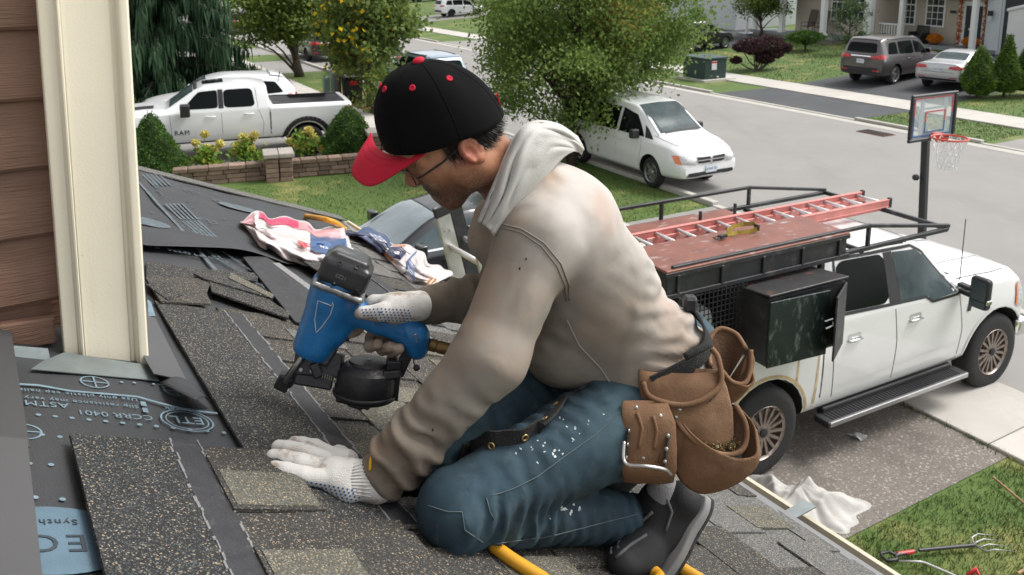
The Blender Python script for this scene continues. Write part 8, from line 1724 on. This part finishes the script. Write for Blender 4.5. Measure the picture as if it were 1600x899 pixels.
b = MB(); b.bar(gv(616, 560, -.0), gv(610, 622, .0), .034, .05, vw); b.bar(gv(640, 545, .0), gv(622, 585, .0), .026, .03, vw); b.bar(gv(598, 588, -.045), gv(626, 585, -.03), .02, .012, vw); b.build('drum_bracket', M_gblk, gun, world=True, bevel=.004, seg=2)
b = MB(); b.bar(gv(528, 620), gv(580, 634), .02, .06, vw); b.bar(gv(545, 628), gv(568, 636), .018, .03, vw); b.bar(gv(570, 630), gv(583, 625), .012, .03, vw); b.build('drum_latch', M_gblk, gun, world=True, bevel=.003)
b = MB(); b.tube([gv(527, 512, -.004), gv(522, 524, -.004), gv(530, 534, -.004), gv(545, 530, -.004)], .0045, 6); b.build('trigger_guard', M_gblk, gun, world=True, smooth=True); b = MB(); b.bar(gv(534, 512, -.01), gv(532, 528, -.01), .014, .018, vw); b.build('trigger', M_gblk, gun, world=True, bevel=.003)
b = MB(); b.lathe([(.028, -.008), (.030, -.004), (.030, .004), (.026, .008)], gv(655, 532), gv(662, 534)-gv(650, 530), 20); b.bar(gv(648, 522, -.032), gv(652, 536, -.03), .008, .006, vw); b.build('handle_cap', M_galu, gun, world=True, bevel=.002)
b = MB(); b.tube([gv(656, 534), gv(672, 538)], .011, 10); b.tube([gv(664, 531), gv(666, 541)], [.014, .014], 8); b.build('air_fitting', M_gblk, gun, world=True)
M_brs = mat('worn_brass', (.20, .12, .05), .5, .7, var=.3, vs=40); fa, fb = gv(670, 538), gv(712, 549); b = MB(); L_ = float(np.linalg.norm(fb-fa)); b.lathe([(.012, 0), (.0155, .004), (.0155, .018), (.0135, .020), (.0155, .024), (.0155, .05), (.013, .054), (.013, L_)], fa, fb-fa, 18); b.build('hose_coupler', M_brs, gun, world=True, auto=30)
b = MB(); b.tube(spline([gv(655, 540, -.015), gv(650, 552, -.018), gv(646, 565, -.018), gv(650, 574, -.018)], 5), .0016, 5); b.build('dust_cap_cord', M_gblk, gun, world=True, smooth=True); b = MB(); b.ell(gv(651, 575, -.018), (.0085, .0085, .0075)); b.build('dust_cap', M_gblk, gun, world=True, smooth=True)
# ================================================================== HOSES, LADDER, WRAPPERS ON THE ROOF
M_hose = mat('yellow_hose', (.62, .30, .015), .5, var=.15, vs=9); layer(M_hose, (.25, .11, .02), 14, .62, .74, fac=.6)
q = empty('air_hose', R(1050, 880), 0, 'orange yellow air hose snaking under the roofer\'s knee and shoe on the shingles', 'hose')
HP_ = [R(x, y, .034) for x, y in ((770, 852), (800, 874), (840, 899), (900, 935), (990, 935), (1030, 905), (1010, 885))]; b = MB(); b.tube(spline(HP_, 8), .0125, 10); b.build('hose_loop', M_hose, q, world=True, smooth=True)
HP_ = [R(x, y, .034) for x, y in ((1010, 850), (1040, 872), (1080, 897), (1150, 940), (1260, 1010))]; b = MB(); b.tube(spline(HP_, 8), .0125, 10); b.build('hose_loop', M_hose, q, world=True, smooth=True)
q = empty('air_hose', R(520, 350), 0, 'yellow hose bent over the far end of the gutter', 'hose')
HP_ = [R(478, 338, .03), R(490, 340, .06), R(503, 342, .10), R(518, 346, .11), R(530, 352, .07), R(540, 360, .0), R(548, 368, -.15)]; b = MB(); b.tube(spline(HP_, 8), .015, 10); b.build('hose_loop', M_hose, q, world=True, smooth=True)
# aluminium ladder leaning on the eave
ld = empty('step_ladder', G(700, 520), 0, 'scuffed aluminium extension ladder leaning on the eave behind the roofer', 'ladder')
EL = 6.0; a0, a1 = uv(690, 425)[1], uv(745, 460)[1]
LD = 5.65; tpL = P(688, 322, LD); tpR = tpL-SD*.46; ft = (PD*.9-UP*3.6)
for k, (tp, m_) in enumerate(((tpL, M_alu), (tpR, M_alu))):
    b = MB(); b.bar(tp, tp+ft, .105, .028, SD); b.build('rail', m_, ld, world=True, bevel=.003)
    b = MB(); b.bar(tp+PD*-.0, tp+ft*.02, .116, .036, SD); b.build('rail_cap', M_trim, ld, world=True, bevel=.004)
    b = MB(); b.bar(tp+PD*.115-UP*.02, tp+PD*.115+ft, .095, .022, SD); b.build('fly_rail', mat('black_scuffed_rail', (.045, .047, .05), .5, .5, var=.4, vs=20), ld, world=True, bevel=.003)
    for j in range(4): b = MB(); b.lathe([(.007, 0), (.006, .003), (.0005, .004)], tp+ft*(.05+.03*(j//2))+PD*(-.018+.036*(j % 2))-SD*.016, -SD, 8); b.build('rivet', M_rivet, ld, world=True)
for i in range(8):
    f = .085+i*.085; b = MB(); b.tube([tpL+ft*f, tpR+ft*f], .021, 8); b.build('rung', M_aluw, ld, world=True, smooth=True); b = MB(); b.tube([tpL+PD*.115+ft*(f-.012), tpR+PD*.115+ft*(f-.012)], .019, 8); b.build('rung', M_aluw, ld, world=True, smooth=True)
# plastic wrappers: crumpled sheets with printing
def crumple(name, outline, label, m, seed, hgt, res=(84, 46), prints=()):
    """outline: four edge polylines of surveyed points a->b along top and bottom"""
    top, bot = outline; root = empty(name, R(*bot[len(bot)//2]), 0, label, 'plastic wrapper')
    def ev(pl, t):
        k = len(pl)-1; i = min(int(t*k), k-1); f = t*k-i; f = f; return (pl[i][0]+(pl[i+1][0]-pl[i][0])*f, pl[i][1]+(pl[i+1][1]-pl[i][1])*f)
    g = np.random.default_rng(seed); W_ = [(g.normal(size=2)*g.uniform(4, 16), g.uniform(0, 6.28), g.uniform(.3, 1)) for _ in range(14)]
    def fn(u, v, lift=0):
        a, c_ = ev(top, u), ev(bot, u); px = a[0]+(c_[0]-a[0])*v; py = a[1]+(c_[1]-a[1])*v
        z = sum(w*abs(math.sin((k_[0]*u*1.0+k_[1]*v)+ph)) for k_, ph, w in W_)/len(W_); e = min(1, 6*u, 6*(1-u))*min(1, 5*(1-v)+.15)
        n3 = abs(math.sin(13*u+3*math.sin(5*v+seed)+4*v))*.30+abs(math.sin(9*v+3*math.sin(6*u)-7*u))*.25; edge = .006+hgt*((.10+1.3*z)*(.3+.7*e)*(math.sin(math.pi*min(1, max(0, v*.85+.15)))**.6)+.28*n3*(.3+.7*e))
        j = 7*math.sin(19*u+seed)+4*math.sin(41*u+2*seed); return R(px+j*.4, py+j*(v-.5)*1.0, edge+.012+lift)
    b = MB(); b.grid(fn, *res); o = b.build('sheet', m, root, world=True, smooth=True, solid=.002)
    for (u0, v0, u1, v1, mm, nm) in prints:
        b = MB(); b.grid(lambda a, c_: fn(u0+(u1-u0)*a, v0+(v1-v0)*c_, .004), 18, 14); b.build(nm, mm, o, smooth=True)
    return root, fn, o
def wrapmat(n, c): return mat(n, c, .32, coat=.25, var=.06, vs=7, bump=.6, bs=22)
M_wrap = wrapmat('white_wrapper', (.62, .58, .58)); layer(M_wrap, (.52, .36, .33), 3.5, .52, .7, fac=.55); M_wp = wrapmat('pink_red_print', (.58, .03, .12)); M_wb = wrapmat('blue_print', (.03, .09, .24)); M_ww = mat('white_lettering', (.62, .63, .66), .5); M_wpk = wrapmat('pale_pink_print', (.60, .30, .33)); M_wo = wrapmat('orange_print', (.62, .22, .10)); M_wn = wrapmat('navy_print', (.025, .035, .10)); M_wred = wrapmat('red_mark', (.60, .015, .04))
r1_, f1_, o1 = crumple('shingle_wrapper', ([(378, 345), (400, 330), (440, 340), (490, 352), (530, 358), (545, 365)], [(380, 350), (405, 385), (440, 402), (490, 418), (540, 432), (558, 415)]), 'crumpled white, pink and blue plastic shingle wrapper lying on the black underlayment', M_wrap, 5, .075, prints=((.22, .02, .50, .20, M_wp, 'red_panel'), (.50, .04, .80, .20, M_wpk, 'pink_panel'), (.58, .22, .97, .62, M_wb, 'blue_panel'), (.02, .05, .14, .5, M_wpk, 'pink_panel'), (.72, .82, .76, .92, M_wred, 'red_square')))
def onsheet(fn, s_, u, v, du, dv, sz, m, par, lift=.008):
    p = fn(u, v, lift); x = fn(u+du, v+dv, lift)-p; y = RN.cross(x); text(s_, sz, m, frame(p, x, y), par, world=False)
onsheet(f1_, 'es', .70, .50, .0, -.1, .085, M_ww, o1); onsheet(f1_, 'les', .80, .50, .0, -.1, .075, M_ww, o1); onsheet(f1_, 'ign Des', .87, .30, .05, .12, .05, M_ww, o1); onsheet(f1_, 'gn Desig', .91, .28, .05, .12, .04, M_ww, o1); onsheet(f1_, 'A', .29, .42, -.05, .02, .05, M_wn, o1)
b = MB()
for (du, dv) in ((0, 0), (.02, .03), (-.02, .03), (.0, .06), (.018, -.03), (-.015, -.04)): ring(b, f1_(.53+du, .52+dv, .010), 0, .018, n=5, h=0)
b.build('red_leaf_mark', M_wred, o1)
r2_, f2_, o2 = crumple('shingle_wrapper', ([(540, 360), (570, 356), (610, 372), (650, 392), (682, 412), (706, 432)], [(538, 368), (570, 378), (600, 400), (618, 418), (640, 440), (668, 446)]), 'navy, white and orange plastic shingle wrapper draped along the eave before the ladder', M_wrap, 9, .06, prints=((.0, .0, .42, .98, M_wn, 'navy_panel'), (.12, .05, .44, .35, M_wb, 'blue_panel'), (.43, .02, .52, .12, M_wo, 'orange_panel'), (.44, .80, .50, .96, M_wo, 'orange_panel')))
onsheet(f2_, 'ELITE', .40, .25, -.06, .0, .10, M_ww, o2)
b = MB()
for sc in (1.0, .72, .45):
    p = [f2_(.50+.10*sc*x, .48+.30*sc*y, .010) for x, y in ((-.5, -.6), (0, -1), (.5, -.6), (.5, .5), (0, .9), (-.5, .5), (-.5, -.6))]; b.tube(p, .004 if sc < 1 else .005, 5)
b.build('house_mark', M_wn, o2); onsheet(f2_, 'X', .60, .25, -.05, 0, .045, M_wn, o2)
for k in range(6): b = MB(); b.tube([f2_(.62+.012*k+.0, .45+.07*k, .008), f2_(.70+.012*k, .50+.07*k, .008), f2_(.76+.012*k, .58+.06*k, .008)], .0022, 4); b.build('fine_print', M_wb, o2)
b = MB(); b.tube([f2_(.61, .08, .008), f2_(.62, .55, .008), f2_(.66, .75, .008)], .005, 5); b.tube([f2_(.62, .55, .008), f2_(.72, .62, .008)], .004, 5); b.build('blue_rule', M_wb, o2)
b = MB(); b.grid(lambda u, v: R(668+14*u, 438+8*v-6*u, .05+.02*math.sin(5*u+4*v)), 5, 5); q = b.build('dry_leaf', M_leaf_dry, None, smooth=True); tag(q, 'curled brown dry leaf lying on the white end of the navy wrapper', 'leaf')
